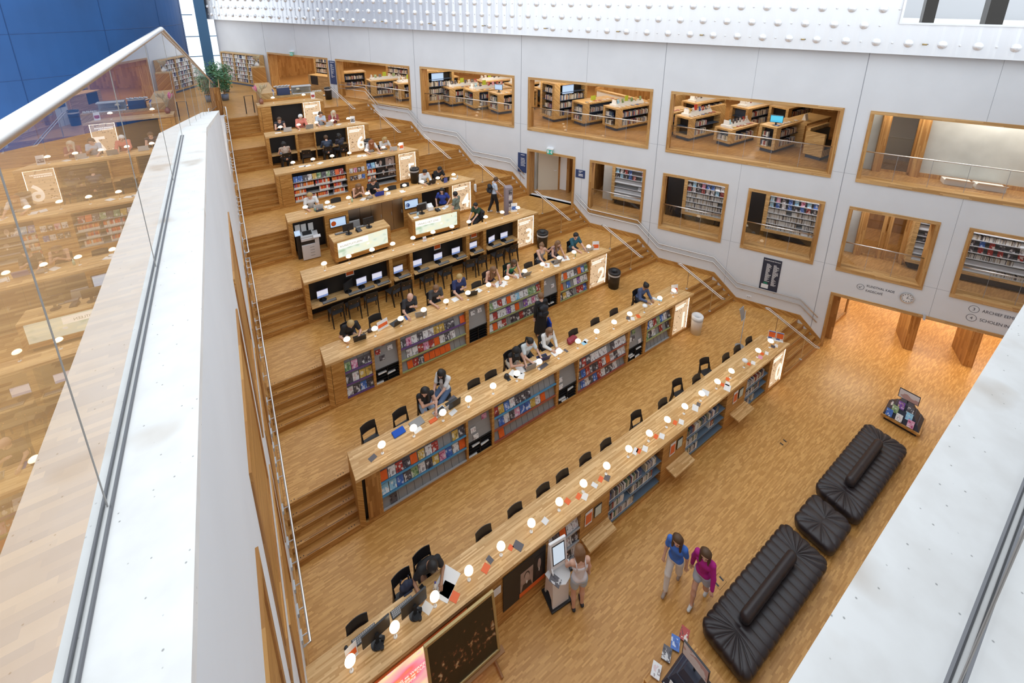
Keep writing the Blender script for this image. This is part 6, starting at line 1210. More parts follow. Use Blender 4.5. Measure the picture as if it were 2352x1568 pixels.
bin_(10.45, 2.52, 2 * H, 'black litter bin under the sign 2'); bin_(8.98, 5.30, 3 * H, 'black litter bin under the sign 3'); bin_(5.62, 10.9, 5 * H, 'black litter bin beside the sign 5', r=.21); bin_(4.35, 14.0 - .25, 6 * H, 'black litter bin half hidden beside the sign 6', r=.2); bin_(3.82, 19.75, 8 * H, 'black litter bin standing under the blue sign on the top floor', r=.2); bin_(11.93, -.28, H, 'white litter bin under the sign 1', 'white', .20, .74)
t = thing('sign_stand', 'grey sign board on a thin steel pole standing near the right end of desk 0', 'sign', (12.64, -1.58, H), .1); mb = MB(); mb.lathe([(0, 0), (.16, 0), (.16, .012), (0, .02)], n=20); mb.obj('base', 'grey', t); mb = MB(); mb.cyl((0, 0, .01), (0, 0, 1.50), .013, n=8); mb.obj('pole', 'lgrey', t); mb = MB(); mb.hexa([(-.14, .02, 1.12), (.14, .02, 1.12), (.14, .035, 1.12), (-.14, .035, 1.12)], [(-.14, .14, 1.52), (.14, .14, 1.52), (.14, .155, 1.52), (-.14, .155, 1.52)]); s_ = mb.obj('board', 'grey', t); mb = MB()
for a, b in ((0, .04), (.96, 1)): mb.hexa([(-.15, .015 + .12 * a, 1.12 + .4 * a), (.15, .015 + .12 * a, 1.12 + .4 * a), (.15, .04 + .12 * a, 1.12 + .4 * a), (-.15, .04 + .12 * a, 1.12 + .4 * a)], [(-.15, .015 + .12 * b, 1.12 + .4 * b), (.15, .015 + .12 * b, 1.12 + .4 * b), (.15, .04 + .12 * b, 1.12 + .4 * b), (-.15, .04 + .12 * b, 1.12 + .4 * b)])
mb.obj('edge', 'lgrey', s_)
t = thing('display_pillar', 'slim grey display pillar with four photo cards behind desk 3', 'sign', (8.32, 6.95, 4 * H), -.3); mb = MB(); mb.box(-.16, -.16, 0, .16, .16, 1.45); mb.obj('pillar', cmat((.30, .25, .28)), t)
for i in range(4): mb = MB(); mb.box(-.02, -.166, .35 + .27 * i, .12, -.16, .55 + .27 * i); mb.obj('photo', 'cov_k' if i % 2 else 'cov_w', t)
# ------------------------------------------------------------------ desk 4 and the two service desks
yb_ = yn(4)
for i, (x, z, lab) in enumerate(((1.36, 4.26, 'left'), (4.22, 4.27, 'right'))):
    t = thing('wall_screen', f'lit pale blue information screen on the front of desk 4, the {lab} one', 'screen', (x, yb_ - .004, z)); mb = MB(); mb.box(0, -.05, 0, .58, 0, .38); mb.obj('bezel', 'blackpl', t); mb = MB(); mb.box(.01, -.054, .03, .55, -.05, .37); s_ = mb.obj('display', 'infoscreen', t)
    mb = MB(); k = 16; mb.add([(.12 + .09 * math.cos(2 * PI * j / k), -.056, .17 + .10 * math.sin(2 * PI * j / k)) for j in range(k)], [tuple(range(k))]); mb.obj('picture', ('cov_o', 'cov_b')[i], s_)
for i, x in enumerate((.22, .42, .66)): mb = MB(); mb.box(x, yb_ + .30, 4.22, x + .17, yb_ + .31, 4.56 - .02 * i); tag(mb.obj('notice', 'paper'), f'white notice on the black wall above the copier, {ORD[i]} from left', 'notice')
t = thing('copier', 'large white and grey multifunction copier in the niche of desk 4', 'copier', (.60, yb_ - .12, 4 * H), -.06); lw = M['lw'] = mk('copier_white', (.62, .60, .61), .4)
mb = MB(); mb.box(-.28, -.26, .03, .30, .30, .62); mb.obj('body', lw, t, bevel=.015); mb = MB(); mb.box(-.28, -.22, .62, .16, .30, .76); mb.obj('output_bay', 'blackpl', t); mb = MB(); mb.box(.16, -.26, .62, .30, .30, .82); mb.box(-.28, -.24, .76, .30, .30, .86); mb.obj('scanner', lw, t, bevel=.01); mb = MB(); mb.box(-.27, -.2, .86, .15, .26, .93); mb.obj('lid', 'lgrey', t, bevel=.01); mb = MB(); mb.box(-.2, -.1, .93, .1, .2, .95); mb.obj('feeder', 'blackpl', t); mb = MB(); mb.hexa([(.12, -.34, .86), (.36, -.34, .86), (.36, -.22, .90), (.12, -.22, .90)], [(.12, -.34, .885), (.36, -.34, .885), (.36, -.22, .925), (.12, -.22, .925)]); mb.obj('control_panel', lw, t); mb = MB()
for z in (.16, .27, .38, .49): mb.box(-.02, -.266, z, .12, -.26, z + .02)
mb.obj('tray_handle', 'grey', t)
t = thing('payment_terminal', 'dark payment terminal with small lit screen left of the copier', 'terminal', (.24, yb_ - .08, 4 * H)); mb = MB(); mb.box(-.06, -.06, 0, .06, .06, .95); mb.obj('post', 'blackpl', t); mb = MB(); mb.hexa([(-.09, -.1, .95), (.09, -.1, .95), (.09, .06, 1.05), (-.09, .06, 1.05)], [(-.09, -.1, .99), (.09, -.1, .99), (.09, .06, 1.09), (-.09, .06, 1.09)]); mb.obj('display', 'infoscreen', t)
for i, (x0, x1, yf_, rz, lab) in enumerate(((1.21, 3.24, 7.06, .06, 'left oak service desk with a glowing green panel'), (4.09, 6.05, 7.16, -.06, 'right oak service desk with a glowing pale green panel'))):
    L_ = x1 - x0; t = thing('service_desk', lab, 'desk', (x0, yf_, 4 * H), rz); dd = .66; hh = .95
    mb = MB(); mb.box(0, 0, hh - .07, L_, dd, hh); mb.obj('worktop', 'top', t, bevel=.004)
    mb = MB(); mb.box(0, .0, .14, .10, dd, hh - .07); mb.obj('end_panel', 'side', t); mb = MB(); mb.box(L_ - .1, 0, .14, L_, dd, hh - .07); mb.obj('end_panel', 'side', t); mb = MB(); mb.box(.1, .0, .14, L_ - .1, .06, .27); mb.box(.1, .04, .27, L_ - .1, .06, hh - .07); mb.obj('front_panel', 'front', t); mb = MB(); mb.box(.12, .12, 0, L_ - .12, dd - .1, .14); mb.obj('plinth', 'black', t)
    mb = MB(); mb.box(.12, .012, .29, L_ - .12, .04, hh - .09); s_ = mb.obj('lit_panel', 'greenbox', t); mb = MB(); mb.box(.12, .01, .62, .12 + (L_ - .24) * .60, .012, hh - .11); mb.obj('text_field', M.setdefault('palef', mk('lit_pale_field', (.5, .5, .45), .5, em=.9, emc=(.98, .97, .90))), s_)
    text(('KUNSTUITLEEN', 'VRAAG HET ONS')[i], .11, s_, M.setdefault('ltx', mk('pale_print', (.45, .47, .42), .5)) and 'ltx', (.2, .009, .67), ext=.0005)
for i, (x, y, lab) in enumerate(((1.80, 7.45, 'left monitor, back turned, on the left service desk'), (2.55, 7.55, 'right monitor, back turned, on the left service desk'), (4.62, 7.55, 'monitor, back turned, on the right service desk'))):
    monitor('computer_monitor', (x, y, 4 * H + .95), PI + .05, 'black ' + lab, .38, .27); keyboard((x - .22, y + .16, 4 * H + .95), PI, 'black keyboard beside the ' + lab.split(',')[0] + (' of left desk' if i < 2 else ' of right desk'))
def phone(x, y, label):
    t = thing('desk_phone', label, 'phone', (x, y, 4 * H + .95), .2); mb = MB(); mb.hexa([(-.09, -.09, 0), (.09, -.09, 0), (.09, .09, 0), (-.09, .09, 0)], [(-.09, -.09, .02), (.09, -.09, .02), (.09, .09, .07), (-.09, .09, .07)]); mb.obj('body', 'blackpl', t); mb = MB(); mb.tube([(-.065, -.08, .05), (-.065, .08, .10)], .02, 6); mb.obj('handset', 'blackpl', t)
phone(2.16, 7.42, 'black desk phone between the monitors of the left service desk'); phone(5.25, 7.40, 'black desk phone on the right service desk')
t = thing('till_printer', 'white receipt printer on the right service desk', 'printer', (5.02, 7.62, 4 * H + .95)); mb = MB(); mb.box(-.11, -.11, 0, .11, .11, .18); mb.obj('body', 'white', t, bevel=.02); mb = MB(); mb.hexa([(-.1, -.02, .18), (.1, -.02, .18), (.1, .1, .18), (-.1, .1, .18)], [(-.09, .06, .26), (.09, .06, .26), (.09, .09, .26), (-.09, .09, .26)]); mb.obj('lid', 'white', t)
for i, (x, y) in enumerate(((4.30, 7.30), (5.30, 7.52), (5.55, 7.45), (5.70, 7.55))): flat('paper_sheet', 'w', .2, .16, (x, y, 4 * H + .951), .3 * i, f'white paper, {ORD[i]} from left on the right service desk', 'paper', 'papers on the right service desk', .006, 'paper')
o = flat('leaflet_holder', 'c', .1, .14, (4.42, 7.42, 4 * H + .951), 0, 'small blue and white leaflet holder on the right service desk', 'leaflet holder'); o.rotation_euler = (-1.3, 0, 0); o.location.z += .07
for i, (x, y) in enumerate(((2.2, 7.95), (4.95, 8.02))):
    t = thing('office_chair', f'grey office chair behind the {("left", "right")[i]} service desk', 'chair', (x, y, 4 * H)); mb = MB(); mb.box(-.22, -.2, .44, .22, .22, .52); mb.obj('seat', 'grey', t, bevel=.03); mb = MB(); mb.hexa([(-.2, .2, .6), (.2, .2, .6), (.2, .24, .6), (-.2, .24, .6)], [(-.19, .26, 1.02), (.19, .26, 1.02), (.19, .30, 1.02), (-.19, .30, 1.02)]); mb.obj('backrest', 'grey', t, bevel=.03); mb = MB(); mb.cyl((0, 0, .06), (0, 0, .44), .025); mb.obj('stem', 'blackpl', t)
    for k in range(5): a = 2 * PI * k / 5; mb = MB(); mb.tube([(0, 0, .08), (.26 * math.cos(a), .26 * math.sin(a), .04)], .02, 6); mb.obj('leg', 'blackpl', t)
# desk 4 to 7 tops
laptop(4, 1.12, .60, -.1, 'silver laptop of the blond man, desk 4'); laptop(4, 3.40, .58, 0, 'bright blue laptop of the woman in black, desk 4', M.setdefault('bluelid', mk('blue_lid', (.02, .05, .42), .4)), 108); laptop(4, 5.62, .56, .1, 'black laptop of the boy in white shirt, desk 4', 'blackpl'); laptop(4, 6.28, .56, -.1, 'black laptop of the boy in black, desk 4', 'blackpl', 110)
mb = MB(); mb.box(-.14, -.08, 0, .14, .08, .02); tag(mb.obj('tablet_case', 'blackpl', None, loc=(1.12, yn(4) + .36, ztop(4)), rz=.1, bevel=.008), 'black tablet case lying in front of the silver laptop, desk 4', 'case')
bottle((.98, yn(4) + .42, ztop(4)), 'green and white cup beside the black tablet case', (.20, .34, .26), .13, .038, (.7, .7, .65)); bottle((1.92 + .4, yn(4) + .46, ztop(4)), 'pale green bottle left of the girl in tan top', (.45, .66, .52), .2, .03, (.7, .7, .7)); bottle((6.82, yn(4) + .42, ztop(4)), 'white bottle at the right end of desk 4', (.7, .7, .7), .2, .033, (.3, .3, .3))
o = thing('bicycle_helmet', 'grey bicycle helmet lying on desk 4 beside the papers', 'helmet', (2.98, yn(4) + .44, ztop(4))); vs, fs = surf([((-.05, 0, .03), (.05, 0, .03), .085, .085)], [('p', (0, 0, .0), (0, 0, -1))], .012); me = bpy.data.meshes.new('shell'); me.from_pydata([tuple(v) for v in vs], [], [tuple(int(q) for q in x) for x in fs]); me.materials.append(cmat((.25, .22, .19), .4)); me.polygons.foreach_set('use_smooth', [True] * len(fs)); c_ = bpy.data.objects.new('shell', me); COL.objects.link(c_); c_.parent = o
for n, items in {4: [(1.45, .55), (1.55, .4), (2.75, .50), (3.75, .52), (4.3, .40), (6.7, .50)], 5: [(1.05, .45), (1.25, .40), (1.75, .45), (3.4, .50), (3.6, .44), (4.3, .40)], 6: [(.55, .40), (2.72, .48), (3.2, .46), (1.95, .50)]}.items():
    for i, (x, y) in enumerate(items): sheet(n, x, y, .4 * i, f'white paper, {ORD[i]} from left on desk {NW[n]}', None, .26, .18, .006, 'paper_sheet', 'paper', f'papers on desk {NW[n]}')
stand_poster(5, 5.30, .40, -.3, 'white poster stand at the right end of desk 5', 'o', .2, .34); stand_poster(6, 3.85, .40, -.2, 'white poster stand with dark print at the right end of desk 6', 'k', .22, .34); stand_poster(7, 2.60, .45, -.2, 'white poster stand at the right end of desk 7', 'r', .2, .34)
laptop(6, .95, .50, 0, 'silver laptop before the woman with her face in her hands, desk 6'); laptop(6, 1.88, .50, 0, 'brown-backed laptop before the white-haired person, desk 6', 'grey'); laptop(6, 2.78, .54, 0, 'silver laptop of the man with headphones, desk 6'); laptop(6, .62, -.02, PI, 'silver laptop in the left niche of desk 6', z=6 * H + .6); laptop(5, 4.95, .52, -.2, 'silver laptop of the blond woman at desk 5')
t = thing('portrait_poster', 'large poster of black-and-white portraits beside the sign 5', 'poster', (4.02, yn(5) + .10, 5 * H + .42)); mb = MB(); mb.box(0, 0, 0, .84, .01, .95); mb.obj('sheet', 'black', t)
portrait(.40, .80, .38, .92, t, -.001, 'sepia'); portrait(.02, .34, .42, .9, t, -.001, 'black'); portrait(.1, .45, .02, .40, t, -.001, 'black'); portrait(.5, .82, .03, .36, t, -.001, 'sepia')
t = thing('hand_gel_dispenser', 'white hand gel dispenser on the end of desk 4', 'dispenser', (7.46, yn(4) - .02, 4 * H + .95)); mb = MB(); mb.box(-.05, -.06, 0, .05, .06, .3); mb.obj('body', 'white', t, bevel=.02); mb = MB(); mb.box(-.03, -.1, -.04, .03, -.02, 0); mb.obj('nozzle', 'lgrey', t)
mb = MB(); mb.box(-.09, -.006, 0, .09, .006, .22); tag(mb.obj('small_sign', cmat((.10, .12, .36)), None, loc=(6.20, yn(4) + .30, ztop(4)), rz=.2), 'small blue sign card standing on desk 4', 'sign')
# ------------------------------------------------------------------ signs and clock on the right wall
def panel(s0, s1, z0_, z1, mat, label, lines, hd=None):
    t = thing('wall_sign', label, 'sign'); t.matrix_world = WM; mb = MB(); mb.box(s0, -.022, z0_, s1, 0, z1); mb.obj('board', mat, t); mb = MB(); rr = random.Random(int(s0 * 100))
    for (a, b, z, l) in lines:
        x = s0 + (s1 - s0) * a
        while x < s0 + (s1 - s0) * b: w = rr.uniform(.02, .05); mb.box(x, -.025, z0_ + (z1 - z0_) * z, x + w * .8, -.022, z0_ + (z1 - z0_) * z + l); x += w
    mb.obj('lettering', 'white', t); return t
r_ = random.Random(5)
panel(-10.06, -9.60, 4.54, 5.52, 'navy', 'tall blue sign left of the landing doorway', [(.35, .75, .90, .03)] + [(.35, r_.uniform(.55, .85), .72 - .075 * i, .03) for i in range(6)])
panel(-7.07, -6.63, 4.85, 5.23, 'navy', 'small blue sign right of the landing doorway', [(.32, .72, .82, .03), (.32, .55, .68, .025), (.32, .75, .38, .05), (.32, .75, .22, .04)])
t = panel(.80, 1.42, 1.74, 3.10, 'slate', 'large dark directory board with white text on the concrete wall', [(.22, r_.uniform(.35, .5), .82 - .026 * i, .018) for i in range(22)] + [(.60, r_.uniform(.7, .9), .82 - .026 * i, .018) for i in range(26)])
text('De Bibliotheek Eemland', .055, t, 'white', (.84, -.023, 3.00), ext=.001, bold=.001); mb = MB(); mb.box(.86, -.026, 1.80, 1.10, -.022, 1.98); mb.obj('white_patch', 'white', t); mb = MB(); mb.box(.92, -.026, 2.0, 1.06, -.022, 2.07); mb.obj('green_patch', cmat((.02, .22, .13)), t)
panel(sy(20.12), sy(19.66), 7.65, 9.03, 'navy', 'tall blue sign beside the top left doorway', [(.2, .8, .93, .035)] + [(.25, r_.uniform(.4, .8), .85 - .035 * i, .02) for i in range(17)])
for i, (s, z, lab) in enumerate(((-8.35, 5.83, 'green exit sign above the landing doorway'), (-26.0, 9.20, 'green exit sign above the top left doorway'))):
    t = thing('exit_sign', lab, 'sign'); t.matrix_world = WM @ Matrix.Translation((s, -.12, z)); mb = MB(); mb.box(-.16, -.03, .14, .16, .12, .2); mb.obj('housing', 'white', t); mb = MB(); mb.box(-.14, 0, -.08, .14, .01, .14); p_ = mb.obj('panel', M.setdefault('exit', mk('lit_green_panel', (0, .2, .15), .4, em=.5, emc=(.02, .42, .30))), t); mb = MB(); mb.box(-.12, -.003, -.04, -.04, 0, .10); mb.add([(.0, -.003, .03), (.05, -.003, .07), (.05, -.003, -.01)], [(0, 2, 1)]); mb.box(.07, -.003, -.04, .12, 0, .1); mb.obj('pictogram', 'white', p_)
t = thing('wall_lettering', 'KUNSTHAL KADE / KADECAFÉ lettering with arrow in a circle on the wall', 'sign'); t.matrix_world = WM
text('KUNSTHAL KADE', .125, t, 'slate', (4.06, -.003, 2.90), ext=.001, sx=.80); text('KADECAFÉ', .125, t, 'slate', (4.06, -.003, 2.71), ext=.001, sx=.80)
def ringo(c, r, par):
    mb = MB(); mb.tube([(c[0] + r * math.cos(a), -.003, c[1] + r * math.sin(a)) for a in np.linspace(0, 2 * PI, 29)[:-1]], .006, 4, closed=True); mb.obj('circle', 'slate', par)
ringo((3.90, 2.84), .105, t); mb = MB(); mb.tube([(3.94, -.003, 2.88), (3.86, -.003, 2.80)], .006, 4); mb.tube([(3.86, -.003, 2.85), (3.86, -.003, 2.80), (3.91, -.003, 2.80)], .006, 4); mb.obj('arrow', 'slate', t)
for i, (d_, s_) in enumerate((('3', 'ARCHIEF EEMLAND'), ('4', 'SCHOLEN IN DE KUNST'))):
    t = thing('wall_lettering', f'{s_} lettering with circled {d_} on the wall', 'sign'); t.matrix_world = WM; z = 2.98 - .33 * i; text(s_, .15, t, 'slate', (7.10, -.003, z), ext=.001, sx=.82); ringo((6.90, z + .05), .125, t); text(d_, .14, t, 'slate', (6.90, -.003, z), ext=.001, align='CENTER')
t = thing('wall_clock', 'round white wall clock with steel rim above the ground floor opening', 'clock'); t.matrix_world = WM @ Matrix.Translation((5.20, 0, 2.86)) @ Matrix.Rotation(PI / 2, 4, 'X')
mb = MB(); mb.lathe([(.0, 0), (.185, 0), (.185, .05), (.165, .06), (.165, .04)], n=32); mb.obj('rim', 'steel', t, smooth=False); mb = MB(); mb.lathe([(.0, .042), (.166, .042)], n=32); mb.obj('face', 'white', t); mb = MB()
for i in range(12): a = i * PI / 6; c, s = math.cos(a), math.sin(a); mb.add([(c * .118 - s * .010, s * .118 + c * .010, .0435), (c * .118 + s * .010, s * .118 - c * .010, .0435), (c * .150 + s * .010, s * .150 - c * .010, .0435), (c * .150 - s * .010, s * .150 + c * .010, .0435)], [(0, 1, 2, 3)])
mb.obj('numerals', 'slate', t)
for a, l, w in ((1.30, .08, .007), (-.12, .13, .005)): c, s = math.cos(a), math.sin(a); mb = MB(); mb.tube([(-c * .02, -s * .02, .047), (c * l, s * l, .047)], w, 4); mb.obj('hand', 'slate', t)
t = thing('wall_socket', 'white double socket low on the concrete wall', 'socket'); t.matrix_world = WM; mb = MB(); mb.box(.42, -.02, 1.18, .60, 0, 1.27); mb.obj('plate', 'white', t); mb = MB(); mb.box(.45, -.022, 1.20, .50, -.02, 1.25); mb.box(.52, -.022, 1.20, .57, -.02, 1.25); mb.obj('outlet', 'lgrey', t)
t = thing('wall_sensor', 'small grey camera on the joint above the ground floor opening', 'camera'); t.matrix_world = WM; mb = MB(); mb.tube([(5.72, 0, 2.40), (5.72, -.18, 2.42)], .02, 6); mb.cyl((5.72, -.18, 2.50), (5.72, -.20, 2.30), .035); mb.obj('body', 'lgrey', t)
for i, s in enumerate((3.93, .81, -2.34, -5.43, -8.58, -11.7, -14.8, -17.9, -21, -24.1, -27.2)):
    t = thing('spotlight', f'small spotlight below the dimpled cladding, {ordw(i)} from right', 'spotlight', (0, 0, 0), 0, 'spotlights along the cladding'); t.matrix_world = WM @ Matrix.Translation((s, -.42, 11.43)); mb = MB(); mb.cyl((-.07, 0, 0), (.04, 0, 0), .025, n=8); mb.obj('head', 'gilt', t, smooth=True); mb = MB(); mb.tube([(.02, 0, 0), (.06, .0, .01), (.06, .12, 0)], .012, 5); mb.obj('bracket', 'blackpl', t)
# ------------------------------------------------------------------ ground floor: sofas, pouf, display tables
M['leather'] = mk('black_leather', (.028, .021, .023), .38); M['seam'] = M['leather']
def tufted(name, label, cx, cy, L_, W, h=.42, bolster=True):
    t = thing(name, label, 'sofa' if bolster else 'pouf', (cx, cy, 0)); a = max(0.0, L_ / 2 - W / 2); r = .17; P = []
    def per(u):  # rounded rectangle perimeter, u in 0..1
        s1, s2, c = L_ - 2 * r, W - 2 * r, PI * r / 2; T = 2 * s1 + 2 * s2 + 4 * c; d = (u % 1) * T
        for (ln, f) in ((s1, lambda q: (-s1 / 2 + q, -W / 2, 0, -1)), (c, lambda q: (s1 / 2 + r * math.sin(q / r), -W / 2 + r - r * math.cos(q / r), math.sin(q / r), -math.cos(q / r))), (s2, lambda q: (L_ / 2, -s2 / 2 + q, 1, 0)), (c, lambda q: (s1 / 2 + r * math.cos(q / r), s2 / 2 + r * math.sin(q / r), math.cos(q / r), math.sin(q / r))),
                        (s1, lambda q: (s1 / 2 - q, W / 2, 0, 1)), (c, lambda q: (-s1 / 2 - r * math.sin(q / r), W / 2 - r + r * math.cos(q / r), -math.sin(q / r), math.cos(q / r))), (s2, lambda q: (-L_ / 2, s2 / 2 - q, -1, 0)), (c, lambda q: (-s1 / 2 - r * math.cos(q / r), -s2 / 2 - r * math.sin(q / r), -math.cos(q / r), -math.sin(q / r)))):
            if d <= ln: return f(d)
            d -= ln
        return f(ln)
    T = 2 * (L_ - 2 * r) + 2 * (W - 2 * r) + 2 * PI * r; nseg = round(T / (.205 if bolster else .30)); sub = 8; n = nseg * sub; vs = []; V = [0, .3, .6, .85, .96, 1.0]
    for i in range(n):
        p = per(i / n); b = abs(math.sin(PI * i / sub)) ** .45; ax_ = (min(a, max(-a, p[0])), 0)
        for v in V:
            q = v; x = ax_[0] + (p[0] - ax_[0]) * q + p[2] * .018 * b * (v == 1); y = ax_[1] + (p[1] - ax_[1]) * q + p[3] * .018 * b * (v == 1)
            vs.append((x, y, h - .035 + (.04 * b if v > 0 else .0) * min(1, v * 3) - (0, 0, 0, .006, .03, .075)[V.index(v)]))
        for zz, o_ in ((.24, .03), (.12, .0), (.06, -.05)): vs.append((p[0] + p[2] * (o_ * b - (.012 if zz > .1 else .05)), p[1] + p[3] * (o_ * b - (.012 if zz > .1 else .05)), zz))
    k = len(V) + 3; fs = []
    for i in range(n):
        j = (i + 1) % n
        for q in range(k - 1): fs.append((i * k + q, i * k + q + 1, j * k + q + 1, j * k + q))
    mb = MB(); mb.add(vs, [f[::-1] for f in fs]); mb.obj('seat', 'leather', t, smooth=True)
    mb = MB(); mb.box(-L_ / 2 + .15, -W / 2 + .15, 0, L_ / 2 - .15, W / 2 - .15, .14); mb.obj('plinth', 'black', t)
    if bolster:
        mb = MB(); pts = []; R_ = []; m_ = 48; lb = L_ * .62
        for i in range(m_ + 1):
            q = i / m_; pts.append((-lb / 2 + lb * q, 0, h + .10)); e = min(q, 1 - q) * lb; R_.append((.125 * math.sqrt(max(.0, 1 - max(0, 1 - e / .12) ** 2)) + .002) * (1 - .05 * (abs(math.sin(PI * q * 9)) < .15)))
        mb.tube(pts, R_, 16); o = mb.obj('backrest', 'leather', t, smooth=True); o.scale = (1, .85, 1.25); o.location.z = -.12
    return t
tufted('tufted_sofa', 'long black leather island sofa in the foreground, its back bolster along the middle', 7.02, -5.68, 3.35, 1.0); tufted('tufted_sofa', 'black leather island sofa nearer the wall opening, beyond the square pouf', 11.88, -5.70, 3.35, 1.0); tufted('tufted_pouf', 'square black leather pouf between the two long sofas', 9.50, -5.70, 1.10, .88, .40, False)
def display_table(name, label, x, y, rz, w, d, h, books, mon, big):
    t = thing(name, label, 'display table', (x, y, 0), rz); top_ = h
    mb = MB(); mb.box(-w / 2 + .08, -d / 2 + .08, 0, w / 2 - .08, d / 2 - .08, .12); mb.obj('plinth', 'black', t)
    mb = MB(); mb.box(-w / 2, -d / 2, .12, w / 2, d / 2, h); mb.obj('body', 'front', t, bevel=.008)
    mb = MB(); hw, hd = (w * .32, d * .30) if big else (w * .46, d * .44)
    for (q0, q1, za, zb) in ((1.0, .82, 0, .16), (.78, .55, .16, .34), (.5, .34, .34, .5)): mb.hexa([(-hw * q0, -hd * q0, h + za), (hw * q0, -hd * q0, h + za), (hw * q0, hd * q0, h + za), (-hw * q0, hd * q0, h + za)], [(-hw * q1, -hd * q1, h + zb), (hw * q1, -hd * q1, h + zb), (hw * q1, hd * q1, h + zb), (-hw * q1, hd * q1, h + zb)])
    mb.obj('stepped_riser', 'slate', t)
    m_ = thing('picture_screen', mon, 'screen', (x, y, h + .5), rz); mb = MB(); mb.box(-.25, .0, .08, .25, .03, .40); mb.obj('bezel', 'blackpl', m_); mb = MB(); mb.box(-.235, -.004, .095, .235, 0, .385); mb.obj('display', M.setdefault('picscr', cover('lit_picture', (.74, .70, .72), (.55, .35, .33), (.78, .76, .78), 1.3, 2)), m_); mb = MB(); mb.box(-.015, .005, -.02, .015, .025, .1); mb.obj('stand', 'blackpl', m_)
    R_ = Matrix.Rotation(rz, 3, 'Z')
    for i, (bx, by, bz, c, br, tilt, lab) in enumerate(books):
        p = R_ @ Vector((bx, by, 0)); o = put('book', MAGM[c], (x + p.x, y + p.y, h + bz), (tilt, 0, rz + br), lab, 'book'); o.scale = (.95, 2.5, .95)
NB = 'on the foreground display table'
display_table('display_table', 'oak display table with books and a screen at the bottom edge', 4.22, -5.72, -1.52, 1.15, 1.15, .75, [
    (-.45, .42, .02, 'r', .3, -PI / 2, f'red and dark book lying at the back corner {NB}'), (-.46, .18, .02, 'b', .5, -PI / 2, f'blue book lying on the left side {NB}'), (-.48, -.08, .02, 'k', .4, -PI / 2, f'brown photo book lying on the left side {NB}'), (-.46, -.42, .02, 'w', .4, -PI / 2, f'white book with red drawing at the left corner {NB}'), (-.20, -.50, .02, 'w', .3, -PI / 2, f'pale book with green corner on the front edge {NB}'), (.06, -.52, .02, 'p', .2, -PI / 2, f'pink book lying on the front edge {NB}'), (.46, .05, .02, 'g', -.4, -PI / 2, f'mint green book lying on the right side {NB}'), (.46, -.26, .02, 'k', -.3, -PI / 2, f'grey book lying on the right side {NB}'),
    (-.16, -.39, .02, 'w', 0, -.5, f'cream book standing on the riser {NB}'), (.04, -.39, .02, 'b', 0, -.5, f'navy and red book standing on the riser {NB}'), (.24, -.39, .02, 'c', 0, -.5, f'light blue book standing on the riser {NB}'), (-.18, .16, .22, 'b', -1.2, -.5, f'blue book leaning behind the screen {NB}')], 'screen in a thin black frame on the foreground display table', True)
NB = 'on the far display stand'
display_table('display_table', 'low oak display stand stacked with books near the wall opening', 14.95, -5.70, -1.48, .95, .85, .20, [
    (-.30, -.405, .03, 'b', 0, -.5, f'blue-grey book at the left of the lowest row {NB}'), (-.06, -.405, .03, 'w', 0, -.5, f'white book in the middle of the lowest row {NB}'), (.22, -.405, .03, 'p', 0, -.5, f'book with a face on its cover at the right of the lowest row {NB}'), (-.20, -.315, .18, 'g', 0, -.5, f'pale grey book at the left of the middle row {NB}'), (.14, -.315, .18, 'c', 0, -.5, f'light blue book at the right of the middle row {NB}'), (-.10, -.215, .34, 'u', 0, -.5, f'dark purple book at the left of the top row {NB}'), (.12, -.215, .34, 'k', 0, -.5, f'black book at the right of the top row {NB}'), (.34, -.1, .03, 'w', 1.4, -.4, f'white book on the right side {NB}'), (.36, .12, .03, 'k', 1.4, -.4, f'dark book on the right side {NB}'), (-.38, 0, .03, 'w', -1.4, -.4, f'pale book on the left side {NB}')], 'framed picture screen on top of the far display stand', False)
for i, (x, y) in enumerate(((6.5, -4.9), (11.1, -4.0))):
    t = thing('floor_box', f'flush floor socket lid in the parquet, the {("nearer", "farther")[i]} one', 'floor socket', (x, y, .0005)); mb = MB(); mb.box(-.13, -.10, 0, .13, .10, .002); mb.obj('lid', 'floor', t); mb = MB(); mb.tube([(-.13, -.1, .002), (.13, -.1, .002), (.13, .1, .002), (-.13, .1, .002)], .003, 4, closed=True); mb.box(-.11, -.05, .002, -.07, .05, .004); mb.box(.07, -.05, .002, .11, .05, .004); mb.obj('edge', 'blackpl', t)
# ------------------------------------------------------------------ top floor at the back
t = thing('wall_bookcase', 'tall pale oak bookcase of three bays against the white wall at the far end', 'bookcase'); s0 = sy(29.4); L_ = 4.35; t.matrix_world = WM @ Matrix.Translation((s0, -.32, 6.8)); mb = MB(); mb.box(0, 0, 0, L_, .3, .12, 1); h = 2.15
mb.box(0, 0, .12, L_, .3, .2); mb.box(0, 0, h - .08, L_, .3, h); mb.box(0, .28, .2, L_, .3, h)
for k in range(4): x = (L_ - .09) * k / 3; mb.box(x, 0, .2, x + .09, .3, h - .08)
mb.obj('frame', ['island', 'plinth'], t); mb = MB()
for k in range(1, 7): mb.box(.08, .02, .2 + .267 * k - .01, L_ - .08, .28, .2 + .267 * k + .01)
mb.obj('shelf', 'white', t); mb = MB()
for k in range(7):
    for b in range(3): a = .09 + (L_ - .09) * b / 3 + .03; spine_row(mb, a, a + 1.2, .06, .21 + .267 * k, .23, 'x')
o = mb.obj('shelved_books', ['paper'] + SPC[1:]); o.matrix_world = WM @ Matrix.Translation((s0, -.32, 6.8)); tag(o, 'books filling the pale oak bookcase at the far end', 'books', None, 'stuff')
M['leaf'] = mk('pale_green_leaf', (.14, .32, .16), .55, noise=.4, nscale=9); M['pot'] = mk('blue_grey_pot', (.18, .22, .30), .5)
